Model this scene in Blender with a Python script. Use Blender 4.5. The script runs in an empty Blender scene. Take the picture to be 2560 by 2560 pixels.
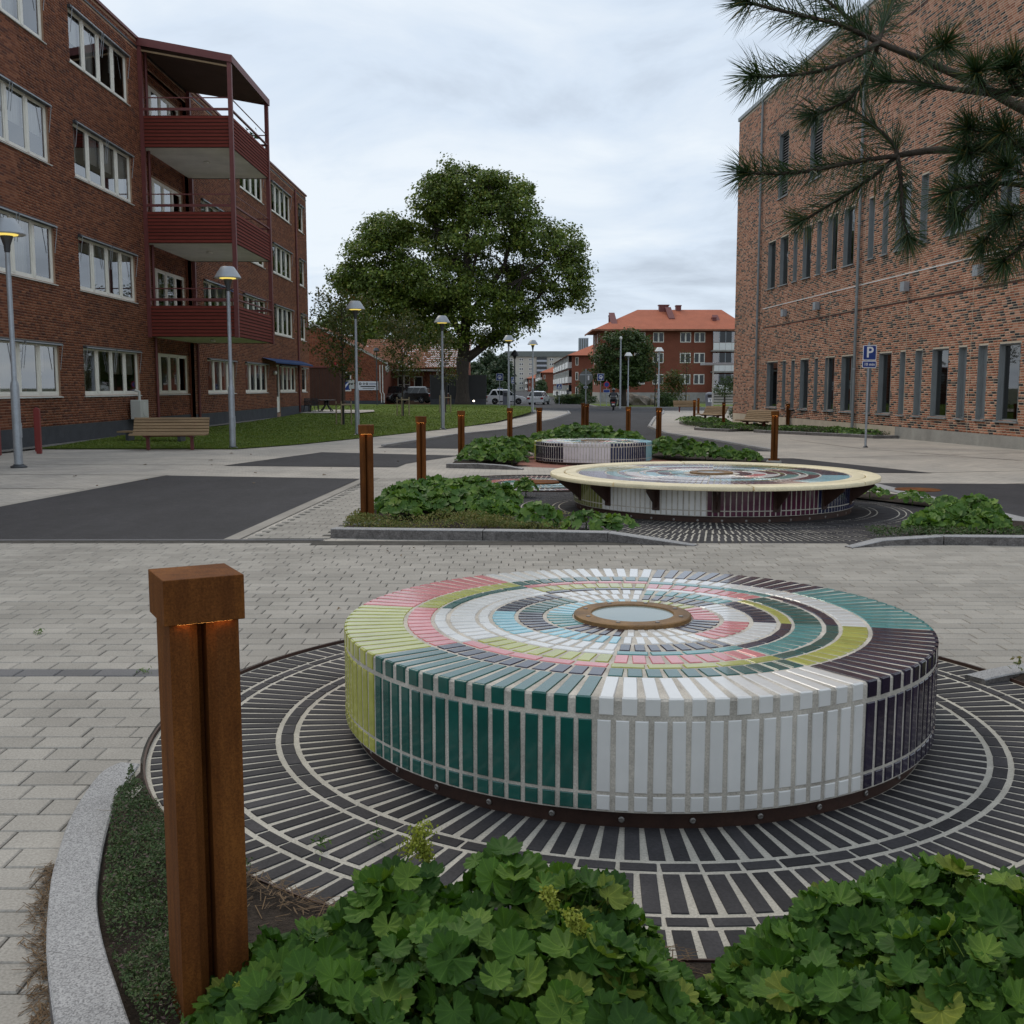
import bpy, bmesh, math, random
import numpy as np
from mathutils import Matrix, Vector
random.seed(7); RNG = np.random.default_rng(11)
PI = math.pi
SC = bpy.context.scene
COL = SC.collection

# ------------------------------------------------------------------ camera
cam_d = bpy.data.cameras.new('camera'); cam = bpy.data.objects.new('camera', cam_d); COL.objects.link(cam)
cam.location = (0, 0, 1.5)
PITCH = math.atan(310 / 2660)
cam.rotation_euler = (PI / 2 - PITCH, 0, 0)
cam_d.sensor_fit = 'HORIZONTAL'; cam_d.sensor_width = 36.0; cam_d.lens = 36.0 * 2660 / 2560
cam_d.clip_start = 0.05; cam_d.clip_end = 6000
SC.camera = cam
SC.render.resolution_x = 1024; SC.render.resolution_y = 1024

# ------------------------------------------------------------------ light
SUN_EL, SUN_AZ = math.radians(48), math.radians(-35)      # high, behind thick cloud, ahead to the left
W = bpy.data.worlds.new('World'); SC.world = W; W.use_nodes = True
def build_world():
    nt = W.node_tree; n = nt.nodes; l = nt.links; n.clear()
    out = n.new('ShaderNodeOutputWorld'); bg = n.new('ShaderNodeBackground'); bg.inputs[1].default_value = 1.0
    sky = n.new('ShaderNodeTexSky'); sky.sky_type = 'NISHITA'; sky.sun_disc = False
    sky.sun_elevation = SUN_EL; sky.sun_rotation = SUN_AZ
    sm = n.new('ShaderNodeMix'); sm.data_type = 'RGBA'; sm.blend_type = 'MULTIPLY'; sm.inputs[0].default_value = 1
    l.new(sky.outputs[0], sm.inputs[6]); sm.inputs[7].default_value = (.11, .11, .11, 1)
    tc = n.new('ShaderNodeTexCoord'); sp = n.new('ShaderNodeSeparateXYZ'); l.new(tc.outputs['Generated'], sp.inputs[0])
    # project the view direction on a flat cloud deck
    ad = n.new('ShaderNodeMath'); ad.operation = 'ADD'; ad.inputs[1].default_value = .13
    ab = n.new('ShaderNodeMath'); ab.operation = 'ABSOLUTE'; l.new(sp.outputs[2], ab.inputs[0]); l.new(ab.outputs[0], ad.inputs[0])
    cmb = n.new('ShaderNodeCombineXYZ')
    for i in (0, 1):
        d = n.new('ShaderNodeMath'); d.operation = 'DIVIDE'; l.new(sp.outputs[i], d.inputs[0]); l.new(ad.outputs[0], d.inputs[1]); l.new(d.outputs[0], cmb.inputs[i])
    def noise(scale, det, rough, dist, seed):
        m = n.new('ShaderNodeMapping'); m.inputs[1].default_value = (seed, seed * .7, 0); l.new(cmb.outputs[0], m.inputs[0])
        t = n.new('ShaderNodeTexNoise'); t.inputs['Scale'].default_value = scale; t.inputs['Detail'].default_value = det
        t.inputs['Roughness'].default_value = rough; t.inputs['Distortion'].default_value = dist; l.new(m.outputs[0], t.inputs['Vector']); return t
    a = noise(.55, 4, .5, .5, 3.1); b = noise(1.5, 6, .58, .4, 8.2)
    mx = n.new('ShaderNodeMix'); mx.data_type = 'FLOAT'; mx.inputs[0].default_value = .55
    l.new(a.outputs[0], mx.inputs[2]); l.new(b.outputs[0], mx.inputs[3])
    cr = n.new('ShaderNodeValToRGB'); e = cr.color_ramp.elements
    e[0].position = .34; e[0].color = (.52, .595, .70, 1); e[1].position = .60; e[1].color = (.86, .93, 1.0, 1)
    k = e.new(.47); k.color = (.71, .81, .935, 1)
    l.new(mx.outputs[0], cr.inputs[0])
    mixc = n.new('ShaderNodeMix'); mixc.data_type = 'RGBA'; mixc.inputs[0].default_value = .94
    l.new(sm.outputs[2], mixc.inputs[6]); l.new(cr.outputs[0], mixc.inputs[7])
    l.new(mixc.outputs[2], bg.inputs[0]); l.new(bg.outputs[0], out.inputs[0])
build_world()
sd = bpy.data.lights.new('sun', 'SUN'); sd.energy = 1.15; sd.angle = math.radians(25); sd.color = (1, .87, .70)
sun = bpy.data.objects.new('sun', sd); COL.objects.link(sun)
sdir = Vector((math.sin(SUN_AZ) * math.cos(SUN_EL), math.cos(SUN_AZ) * math.cos(SUN_EL), math.sin(SUN_EL)))
sun.rotation_euler = sdir.to_track_quat('Z', 'Y').to_euler(); sun.location = (0, 0, 60)
SC.view_settings.view_transform = 'Standard'; SC.view_settings.look = 'None'
SC.view_settings.exposure = 0.0; SC.view_settings.gamma = 1.0; SC.view_settings.use_curve_mapping = False

# ------------------------------------------------------------------ helpers
def g(y):
    return 0.0 if y < 8.6 else (-.32 if y > 48 else -.32 * (y - 8.6) / 39.4)
def lerp(a, b, t): return a + (b - a) * t

class MB:
    def __init__(s, o=(0, 0, 0)): s.v = []; s.f = []; s.m = []; s.o = o; s.mi = 0
    def add(s, vs, fs, M=None):
        b = len(s.v)
        if M is not None: vs = [M @ Vector(p) for p in vs]
        s.v += [tuple(p) for p in vs]; s.f += [tuple(i + b for i in f) for f in fs]; s.m += [s.mi] * len(fs); return s
    def box(s, x0, x1, y0, y1, z0, z1, M=None):
        vs = [(x0, y0, z0), (x1, y0, z0), (x1, y1, z0), (x0, y1, z0), (x0, y0, z1), (x1, y0, z1), (x1, y1, z1), (x0, y1, z1)]
        return s.add(vs, [(0, 3, 2, 1), (4, 5, 6, 7), (0, 1, 5, 4), (1, 2, 6, 5), (2, 3, 7, 6), (3, 0, 4, 7)], M)
    def cbox(s, c, d, M=None):
        return s.box(c[0]-d[0]/2, c[0]+d[0]/2, c[1]-d[1]/2, c[1]+d[1]/2, c[2]-d[2]/2, c[2]+d[2]/2, M)
    def bbox(s, x0, x1, y0, y1, z0, z1, b, M=None):
        # box with a chamfer on every edge round the top
        vs = [(x0, y0, z0), (x1, y0, z0), (x1, y1, z0), (x0, y1, z0), (x0, y0, z1-b), (x1, y0, z1-b), (x1, y1, z1-b), (x0, y1, z1-b),
              (x0+b, y0+b, z1), (x1-b, y0+b, z1), (x1-b, y1-b, z1), (x0+b, y1-b, z1)]
        return s.add(vs, [(0, 1, 5, 4), (1, 2, 6, 5), (2, 3, 7, 6), (3, 0, 4, 7), (4, 5, 9, 8), (5, 6, 10, 9), (6, 7, 11, 10), (7, 4, 8, 11), (8, 9, 10, 11)], M)
    def bar(s, p, q, w, h=None, up=(0, 0, 1)):
        p = Vector(p); q = Vector(q); d = q - p; L = d.length; h = h or w
        z = d.normalized(); u = Vector(up)
        if abs(z.dot(u)) > .98: u = Vector((1, 0, 0))
        x = u.cross(z).normalized(); y = z.cross(x)
        M = Matrix(((x.x, y.x, z.x, p.x), (x.y, y.y, z.y, p.y), (x.z, y.z, z.z, p.z), (0, 0, 0, 1)))
        return s.box(-w/2, w/2, -h/2, h/2, 0, L, M)
    def tube(s, pts, rad, n=8, cap=True):
        pts = [Vector(p) for p in pts]
        if not hasattr(rad, '__len__'): rad = [rad] * len(pts)
        b = len(s.v); prev = None
        for i, p in enumerate(pts):
            d = (pts[min(i+1, len(pts)-1)] - pts[max(i-1, 0)]).normalized()
            if prev is None:
                u = Vector((0, 0, 1)) if abs(d.z) < .9 else Vector((1, 0, 0)); x = u.cross(d).normalized()
            else: x = (prev - d * prev.dot(d)).normalized()
            prev = x; y = d.cross(x)
            for k in range(n):
                a = 2*PI*k/n; s.v.append(tuple(p + (x*math.cos(a) + y*math.sin(a))*rad[i]))
        nf = 0
        for i in range(len(pts)-1):
            for k in range(n):
                s.f.append((b+i*n+k, b+i*n+(k+1) % n, b+(i+1)*n+(k+1) % n, b+(i+1)*n+k)); nf += 1
        if cap:
            s.f.append(tuple(b+k for k in range(n))[::-1]); s.f.append(tuple(b+(len(pts)-1)*n+k for k in range(n))); nf += 2
        s.m += [s.mi]*nf; return s
    def lathe(s, prof, n=24, c=(0, 0, 0), a0=0, a1=2*PI, M=None):
        full = abs(a1-a0-2*PI) < 1e-6; k = n if full else n+1; vs = []; fs = []
        for r, z in prof:
            for i in range(k):
                a = a0+(a1-a0)*i/n; vs.append((c[0]+r*math.cos(a), c[1]+r*math.sin(a), c[2]+z))
        for j in range(len(prof)-1):
            for i in range(n):
                i2 = (i+1) % k if full else i+1
                fs.append((j*k+i, j*k+i2, (j+1)*k+i2, (j+1)*k+i))
        return s.add(vs, fs, M)
    def prism(s, poly, z0, z1, M=None):
        n = len(poly); vs = [(x, y, z0) for x, y in poly] + [(x, y, z1) for x, y in poly]
        fs = [tuple(range(n))[::-1], tuple(range(n, 2*n))] + [(i, (i+1) % n, n+(i+1) % n, n+i) for i in range(n)]
        return s.add(vs, fs, M)
    def quad(s, *p): return s.add(list(p), [tuple(range(len(p)))])
    def mesh(s, name, mats, smooth=False):
        me = bpy.data.meshes.new(name); o = s.o
        vs = s.v if o == (0, 0, 0) else [(p[0]-o[0], p[1]-o[1], p[2]-o[2]) for p in s.v]
        me.from_pydata(vs, [], s.f)
        if not isinstance(mats, (list, tuple)): mats = [mats]
        for m in mats: me.materials.append(m)
        if len(mats) > 1: me.polygons.foreach_set('material_index', s.m)
        if smooth is True: me.polygons.foreach_set('use_smooth', [True]*len(me.polygons))
        elif smooth:
            me.polygons.foreach_set('use_smooth', [True]*len(me.polygons)); me.set_sharp_from_angle(angle=math.radians(smooth))
        me.update(); return me
    def build(s, name, mats, parent=None, smooth=False, kind=None):
        return link(name, s.mesh(name, mats, smooth), parent, kind)

def link(name, me, parent=None, kind=None, loc=None, rz=None):
    o = bpy.data.objects.new(name, me); COL.objects.link(o)
    if parent is not None: o.parent = parent
    if kind: o['kind'] = kind
    if loc is not None: o.location = loc
    if rz is not None: o.rotation_euler = (0, 0, rz)
    return o
def tag(o, label, cat, group=None):
    o['label'] = label; o['category'] = cat
    if group: o['group'] = group
    return o
def thing(name, label, cat, loc=(0, 0, 0), rz=0, group=None):
    o = bpy.data.objects.new(name, None); COL.objects.link(o); o.location = loc; o.rotation_euler = (0, 0, rz); o.empty_display_size = .2
    return tag(o, label, cat, group)
def struct(o): o['kind'] = 'structure'; return o
def copy_tree(o, parent=None):
    c = o.copy(); COL.objects.link(c); c.parent = parent
    for ch in list(o.children): copy_tree(ch, c)
    return c
def np_mesh(name, V, F, mat, parent=None, kind=None, smooth=False, uv=None):
    """V (n,3), F (m,k) with constant k"""
    me = bpy.data.meshes.new(name); V = np.asarray(V, dtype=np.float32); F = np.asarray(F, dtype=np.int32); m, k = F.shape
    me.vertices.add(len(V)); me.vertices.foreach_set('co', V.ravel())
    me.loops.add(m*k); me.loops.foreach_set('vertex_index', F.ravel())
    me.polygons.add(m); me.polygons.foreach_set('loop_start', np.arange(0, m*k, k, dtype=np.int32)); me.polygons.foreach_set('loop_total', np.full(m, k, dtype=np.int32))
    if smooth: me.polygons.foreach_set('use_smooth', np.ones(m, dtype=bool))
    me.materials.append(mat); me.update(calc_edges=True); me.validate()
    if uv is not None: me.uv_layers.new(name='leaf').data.foreach_set('uv', np.asarray(uv, dtype=np.float32)[F.ravel()].ravel())
    return link(name, me, parent, kind)

# ------------------------------------------------------------------ materials
def newmat(name):
    m = bpy.data.materials.new(name); m.use_nodes = True; nt = m.node_tree
    return m, nt.nodes, nt.links, nt.nodes['Principled BSDF']
def rnd_node(n, l):
    ge = n.new('ShaderNodeNewGeometry'); oi = n.new('ShaderNodeObjectInfo')
    a = n.new('ShaderNodeMath'); a.operation = 'ADD'; l.new(ge.outputs['Random Per Island'], a.inputs[0]); l.new(oi.outputs['Random'], a.inputs[1])
    f = n.new('ShaderNodeMath'); f.operation = 'FRACT'; l.new(a.outputs[0], f.inputs[0]); return f.outputs[0]
def noise_node(n, l, scale, det=4, rough=.55, vec=None, stretch=None):
    if vec is None:
        ge = n.new('ShaderNodeNewGeometry'); vec = ge.outputs['Position']
    if stretch:
        mp = n.new('ShaderNodeMapping'); mp.inputs[3].default_value = stretch; l.new(vec, mp.inputs[0]); vec = mp.outputs[0]
    t = n.new('ShaderNodeTexNoise'); t.inputs['Scale'].default_value = scale; t.inputs['Detail'].default_value = det; t.inputs['Roughness'].default_value = rough
    l.new(vec, t.inputs['Vector']); return t.outputs[0]
def ramp(n, l, fac, stops, const=False):
    cr = n.new('ShaderNodeValToRGB'); e = cr.color_ramp.elements
    if const: cr.color_ramp.interpolation = 'CONSTANT'
    while len(e) > 1: e.remove(e[-1])
    e[0].position = stops[0][0]; e[0].color = (*stops[0][1], 1)
    for p, c in stops[1:]: k = e.new(p); k.color = (*c, 1)
    l.new(fac, cr.inputs[0]); return cr.outputs[0]
def mul(n, l, a, b, fac=1.0, mode='MULTIPLY'):
    m = n.new('ShaderNodeMix'); m.data_type = 'RGBA'; m.blend_type = mode; m.inputs[0].default_value = fac
    l.new(a, m.inputs[6])
    if isinstance(b, tuple): m.inputs[7].default_value = (*b, 1)
    else: l.new(b, m.inputs[7])
    return m.outputs[2]
def bump(n, l, b, h, strength, dist=.01, prev=None):
    k = n.new('ShaderNodeBump'); k.inputs['Strength'].default_value = strength; k.inputs['Distance'].default_value = dist; l.new(h, k.inputs['Height'])
    if prev is not None: l.new(prev, k.inputs['Normal'])
    l.new(k.outputs[0], b.inputs['Normal']); return k.outputs[0]
def val(c, k): return tuple(min(1, x*k) for x in c)
def pm(name, c, rough=.6, metal=0., var=.18, scale=3., fine=None, vr=.0, bmp=0., bscale=60., bdist=.004, coat=0., spec=.5, stretch=None, trans=0.):
    """plain painted/stony material: broad mottling, fine grain, per-piece variation, relief"""
    m, n, l, b = newmat(name)
    col = ramp(n, l, noise_node(n, l, scale, 5, .6, stretch=stretch), [(.3, val(c, 1-var)), (.7, val(c, 1+var))])
    if fine: col = mul(n, l, col, ramp(n, l, noise_node(n, l, fine[0], 3, .6), [(.3, (1-fine[1],)*3), (.7, (1+fine[1]*.6,)*3)]))
    if vr: col = mul(n, l, col, ramp(n, l, rnd_node(n, l), [(0, (1-vr,)*3), (1, (1+vr,)*3)]))
    l.new(col, b.inputs['Base Color']); b.inputs['Roughness'].default_value = rough; b.inputs['Metallic'].default_value = metal
    b.inputs['Specular IOR Level'].default_value = spec if rough < .62 else min(spec, .18)
    if coat: b.inputs['Coat Weight'].default_value = coat; b.inputs['Coat Roughness'].default_value = .06
    if bmp: bump(n, l, b, noise_node(n, l, bscale, 4, .6), bmp, bdist)
    return m
def palette(name, stops, rough=.75, grain=(90, .2), bmp=.3, bscale=120):
    m, n, l, b = newmat(name)
    col = ramp(n, l, rnd_node(n, l), stops, True)
    col = mul(n, l, col, ramp(n, l, noise_node(n, l, grain[0], 4, .65), [(.25, (1-grain[1],)*3), (.75, (1+grain[1],)*3)]))
    col = mul(n, l, col, ramp(n, l, noise_node(n, l, .35, 4, .6), [(.3, (.82, .82, .82)), (.7, (1.12, 1.12, 1.12))]))
    l.new(col, b.inputs['Base Color']); b.inputs['Roughness'].default_value = rough; b.inputs['Specular IOR Level'].default_value = .12
    bump(n, l, b, noise_node(n, l, bscale, 3, .6), bmp, .003); return m
def emit(name, c, s):
    m, n, l, b = newmat(name); b.inputs['Base Color'].default_value = (*c, 1); b.inputs['Emission Color'].default_value = (*c, 1); b.inputs['Emission Strength'].default_value = s; return m
def leafmat(name, stops, rough=.55, trans=.25, vein=False, spec=.4, patch=(1.3, .78, 1.2)):
    m, n, l, b = newmat(name)
    col = ramp(n, l, rnd_node(n, l), stops)
    col = mul(n, l, col, ramp(n, l, noise_node(n, l, patch[0], 3, .6), [(.32, (patch[1], patch[1]*1.05, patch[1])), (.68, (patch[2], patch[2]*.97, patch[2]*.9))]))
    if vein: col = mul(n, l, col, ramp(n, l, noise_node(n, l, 55, 4, .6), [(.3, (.85,)*3), (.7, (1.12,)*3)]))
    l.new(col, b.inputs['Base Color']); b.inputs['Roughness'].default_value = rough; b.inputs['Specular IOR Level'].default_value = spec
    tr = n.new('ShaderNodeBsdfTranslucent'); l.new(mul(n, l, col, (1.3, 1.5, .6)), tr.inputs[0])
    mx = n.new('ShaderNodeMixShader'); mx.inputs[0].default_value = trans
    out = [x for x in n if x.type == 'OUTPUT_MATERIAL'][0]
    l.new(b.outputs[0], mx.inputs[1]); l.new(tr.outputs[0], mx.inputs[2]); l.new(mx.outputs[0], out.inputs[0]); return m
def veinleaf(name, stops):
    m, n, l, b = newmat(name); out = [x for x in n if x.type == 'OUTPUT_MATERIAL'][0]
    uv = n.new('ShaderNodeUVMap'); uv.uv_map = 'leaf'; sp = n.new('ShaderNodeSeparateXYZ'); l.new(uv.outputs[0], sp.inputs[0])
    def mth(op, a, b2=None, c=None):
        k = n.new('ShaderNodeMath'); k.operation = op
        for i, q in enumerate((a, b2, c)):
            if q is None: continue
            if isinstance(q, (int, float)): k.inputs[i].default_value = q
            else: l.new(q, k.inputs[i])
        return k.outputs[0]
    an = mth('ARCTAN2', sp.outputs[1], sp.outputs[0]); an = mth('ADD', an, PI*.5-math.radians(14)); an = mth('ADD', an, 2*PI); an = mth('MODULO', an, 2*PI)
    t = mth('MULTIPLY', an, 9/math.radians(332)); f = mth('ABSOLUTE', mth('SUBTRACT', mth('FRACT', t), .5))
    rad = mth('SQRT', mth('ADD', mth('MULTIPLY', sp.outputs[0], sp.outputs[0]), mth('MULTIPLY', sp.outputs[1], sp.outputs[1])))
    wv = mth('MULTIPLY', f, mth('ADD', rad, .15))                    # distance from the lobe's midrib
    vein = n.new('ShaderNodeMapRange'); vein.inputs[1].default_value = .012; vein.inputs[2].default_value = .045; vein.inputs[3].default_value = 1; vein.inputs[4].default_value = 0; l.new(wv, vein.inputs[0])
    side = mth('ABSOLUTE', mth('SUBTRACT', mth('FRACT', mth('SUBTRACT', mth('MULTIPLY', rad, 7), mth('MULTIPLY', f, 3))), .5))
    sv = n.new('ShaderNodeMapRange'); sv.inputs[1].default_value = 0; sv.inputs[2].default_value = .16; sv.inputs[3].default_value = .35; sv.inputs[4].default_value = 0; l.new(side, sv.inputs[0])
    vv = mth('MAXIMUM', vein.outputs[0], sv.outputs[0])
    col = ramp(n, l, rnd_node(n, l), stops); col = mul(n, l, col, ramp(n, l, noise_node(n, l, 22, 4, .6), [(.3, (.78, .80, .8)), (.7, (1.18, 1.14, 1.1))])); col = mul(n, l, col, ramp(n, l, rad, [(.0, (1.12, 1.12, 1.0)), (.5, (1, 1, 1)), (1.0, (.90, .94, .9))]))
    mx0 = n.new('ShaderNodeMix'); mx0.data_type = 'RGBA'; mx0.blend_type = 'MULTIPLY'; l.new(mth('MULTIPLY', vv, .8), mx0.inputs[0]); l.new(col, mx0.inputs[6]); mx0.inputs[7].default_value = (1.75, 1.55, 1.6, 1); col = mx0.outputs[2]
    l.new(col, b.inputs['Base Color']); b.inputs['Roughness'].default_value = .62; b.inputs['Specular IOR Level'].default_value = .22
    nm = bump(n, l, b, vv, -.6, .004); bump(n, l, b, noise_node(n, l, 160, 3, .6), .35, .002, nm)
    tr = n.new('ShaderNodeBsdfTranslucent'); l.new(mul(n, l, col, (1.3, 1.5, .5)), tr.inputs[0]); mx = n.new('ShaderNodeMixShader'); mx.inputs[0].default_value = .18
    l.new(b.outputs[0], mx.inputs[1]); l.new(tr.outputs[0], mx.inputs[2]); l.new(mx.outputs[0], out.inputs[0]); return m
def glassmat(name, tint=(.75, .8, .8), base=.10, rough=.02):
    m, n, l, b = newmat(name); n.remove(b)
    out = [x for x in n if x.type == 'OUTPUT_MATERIAL'][0]
    fr = n.new('ShaderNodeFresnel'); fr.inputs[0].default_value = 1.65
    gl = n.new('ShaderNodeBsdfGlossy'); gl.inputs['Roughness'].default_value = rough
    tb = n.new('ShaderNodeBsdfTransparent'); tb.inputs[0].default_value = (*tint, 1)
    ad = n.new('ShaderNodeMath'); ad.operation = 'ADD'; ad.use_clamp = True; ad.inputs[1].default_value = base; l.new(fr.outputs[0], ad.inputs[0])
    mx = n.new('ShaderNodeMixShader'); l.new(ad.outputs[0], mx.inputs[0]); l.new(tb.outputs[0], mx.inputs[1]); l.new(gl.outputs[0], mx.inputs[2]); l.new(mx.outputs[0], out.inputs[0]); return m
def corten(name):
    m, n, l, b = newmat(name)
    col = ramp(n, l, noise_node(n, l, 3.5, 6, .65, stretch=(1, 1, .35)), [(.25, (.075, .025, .007)), (.5, (.145, .050, .011)), (.75, (.25, .094, .020))])
    col = mul(n, l, col, ramp(n, l, noise_node(n, l, 190, 4, .75), [(.3, (.6,)*3), (.7, (1.35,)*3)]))
    col = mul(n, l, col, ramp(n, l, noise_node(n, l, 30, 5, .7, stretch=(1, 1, .12)), [(.3, (.72, .68, .66)), (.6, (1.05,)*3), (.8, (1.25, 1.2, 1.1))]))
    l.new(col, b.inputs['Base Color']); b.inputs['Roughness'].default_value = .8; b.inputs['Specular IOR Level'].default_value = .15
    bump(n, l, b, noise_node(n, l, 220, 3, .6), .25, .002); return m
def paver_far(name, c):
    """paving too far off to tell the stones apart: fine joints of a 210 x 140 mm bond"""
    m, n, l, b = newmat(name); ge = n.new('ShaderNodeNewGeometry')
    bt = n.new('ShaderNodeTexBrick'); l.new(ge.outputs['Position'], bt.inputs['Vector']); bt.inputs['Scale'].default_value = 1
    bt.inputs['Brick Width'].default_value = .21; bt.inputs['Row Height'].default_value = .14; bt.inputs['Mortar Size'].default_value = .004; bt.inputs['Mortar Smooth'].default_value = .4
    bt.inputs['Color1'].default_value = (*val(c, .93), 1); bt.inputs['Color2'].default_value = (*val(c, 1.08), 1); bt.inputs['Mortar'].default_value = (*val(c, .45), 1)
    col = mul(n, l, bt.outputs[0], ramp(n, l, noise_node(n, l, .45, 7, .65), [(.3, (.74, .75, .76)), (.7, (1.14, 1.12, 1.08))]))
    col = mul(n, l, col, ramp(n, l, noise_node(n, l, 5, 6, .75), [(.28, (.72, .71, .70)), (.42, (.97,)*3), (.75, (1.06,)*3)]))
    l.new(col, b.inputs['Base Color']); b.inputs['Roughness'].default_value = .85; b.inputs['Specular IOR Level'].default_value = .15; bump(n, l, b, bt.outputs['Fac'], -.4, .003); return m
def asphaltmat():
    m, n, l, b = newmat('asphalt')
    vo = n.new('ShaderNodeTexVoronoi'); vo.inputs['Scale'].default_value = 95; ge = n.new('ShaderNodeNewGeometry'); l.new(ge.outputs['Position'], vo.inputs['Vector'])
    col = ramp(n, l, vo.outputs['Distance'], [(.1, (.062, .06, .063)), (.6, (.028, .027, .03))])
    col = mul(n, l, col, ramp(n, l, noise_node(n, l, .6, 7, .7, stretch=(1, .4, 1)), [(.3, (.66,)*3), (.7, (1.36,)*3)]))
    col = mul(n, l, col, ramp(n, l, noise_node(n, l, 9, 5, .7), [(.3, (.8,)*3), (.62, (1.08,)*3), (.78, (1.7, 1.65, 1.55))]))
    l.new(col, b.inputs['Base Color']); b.inputs['Roughness'].default_value = .86; b.inputs['Specular IOR Level'].default_value = .3; bump(n, l, b, vo.outputs['Distance'], .5, .004); return m
def granite():
    m, n, l, b = newmat('granite')
    vo = n.new('ShaderNodeTexVoronoi'); vo.inputs['Scale'].default_value = 260; ge = n.new('ShaderNodeNewGeometry'); l.new(ge.outputs['Position'], vo.inputs['Vector'])
    col = ramp(n, l, vo.outputs['Color'], [(.15, (.17, .165, .165)), (.45, (.30, .295, .29)), (.8, (.42, .41, .40))])
    col = mul(n, l, col, ramp(n, l, noise_node(n, l, 2.5, 5, .6), [(.3, (.82,)*3), (.7, (1.1,)*3)]))
    l.new(col, b.inputs['Base Color']); b.inputs['Roughness'].default_value = .8; bump(n, l, b, noise_node(n, l, 90, 4, .7), .5, .006); return m

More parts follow.
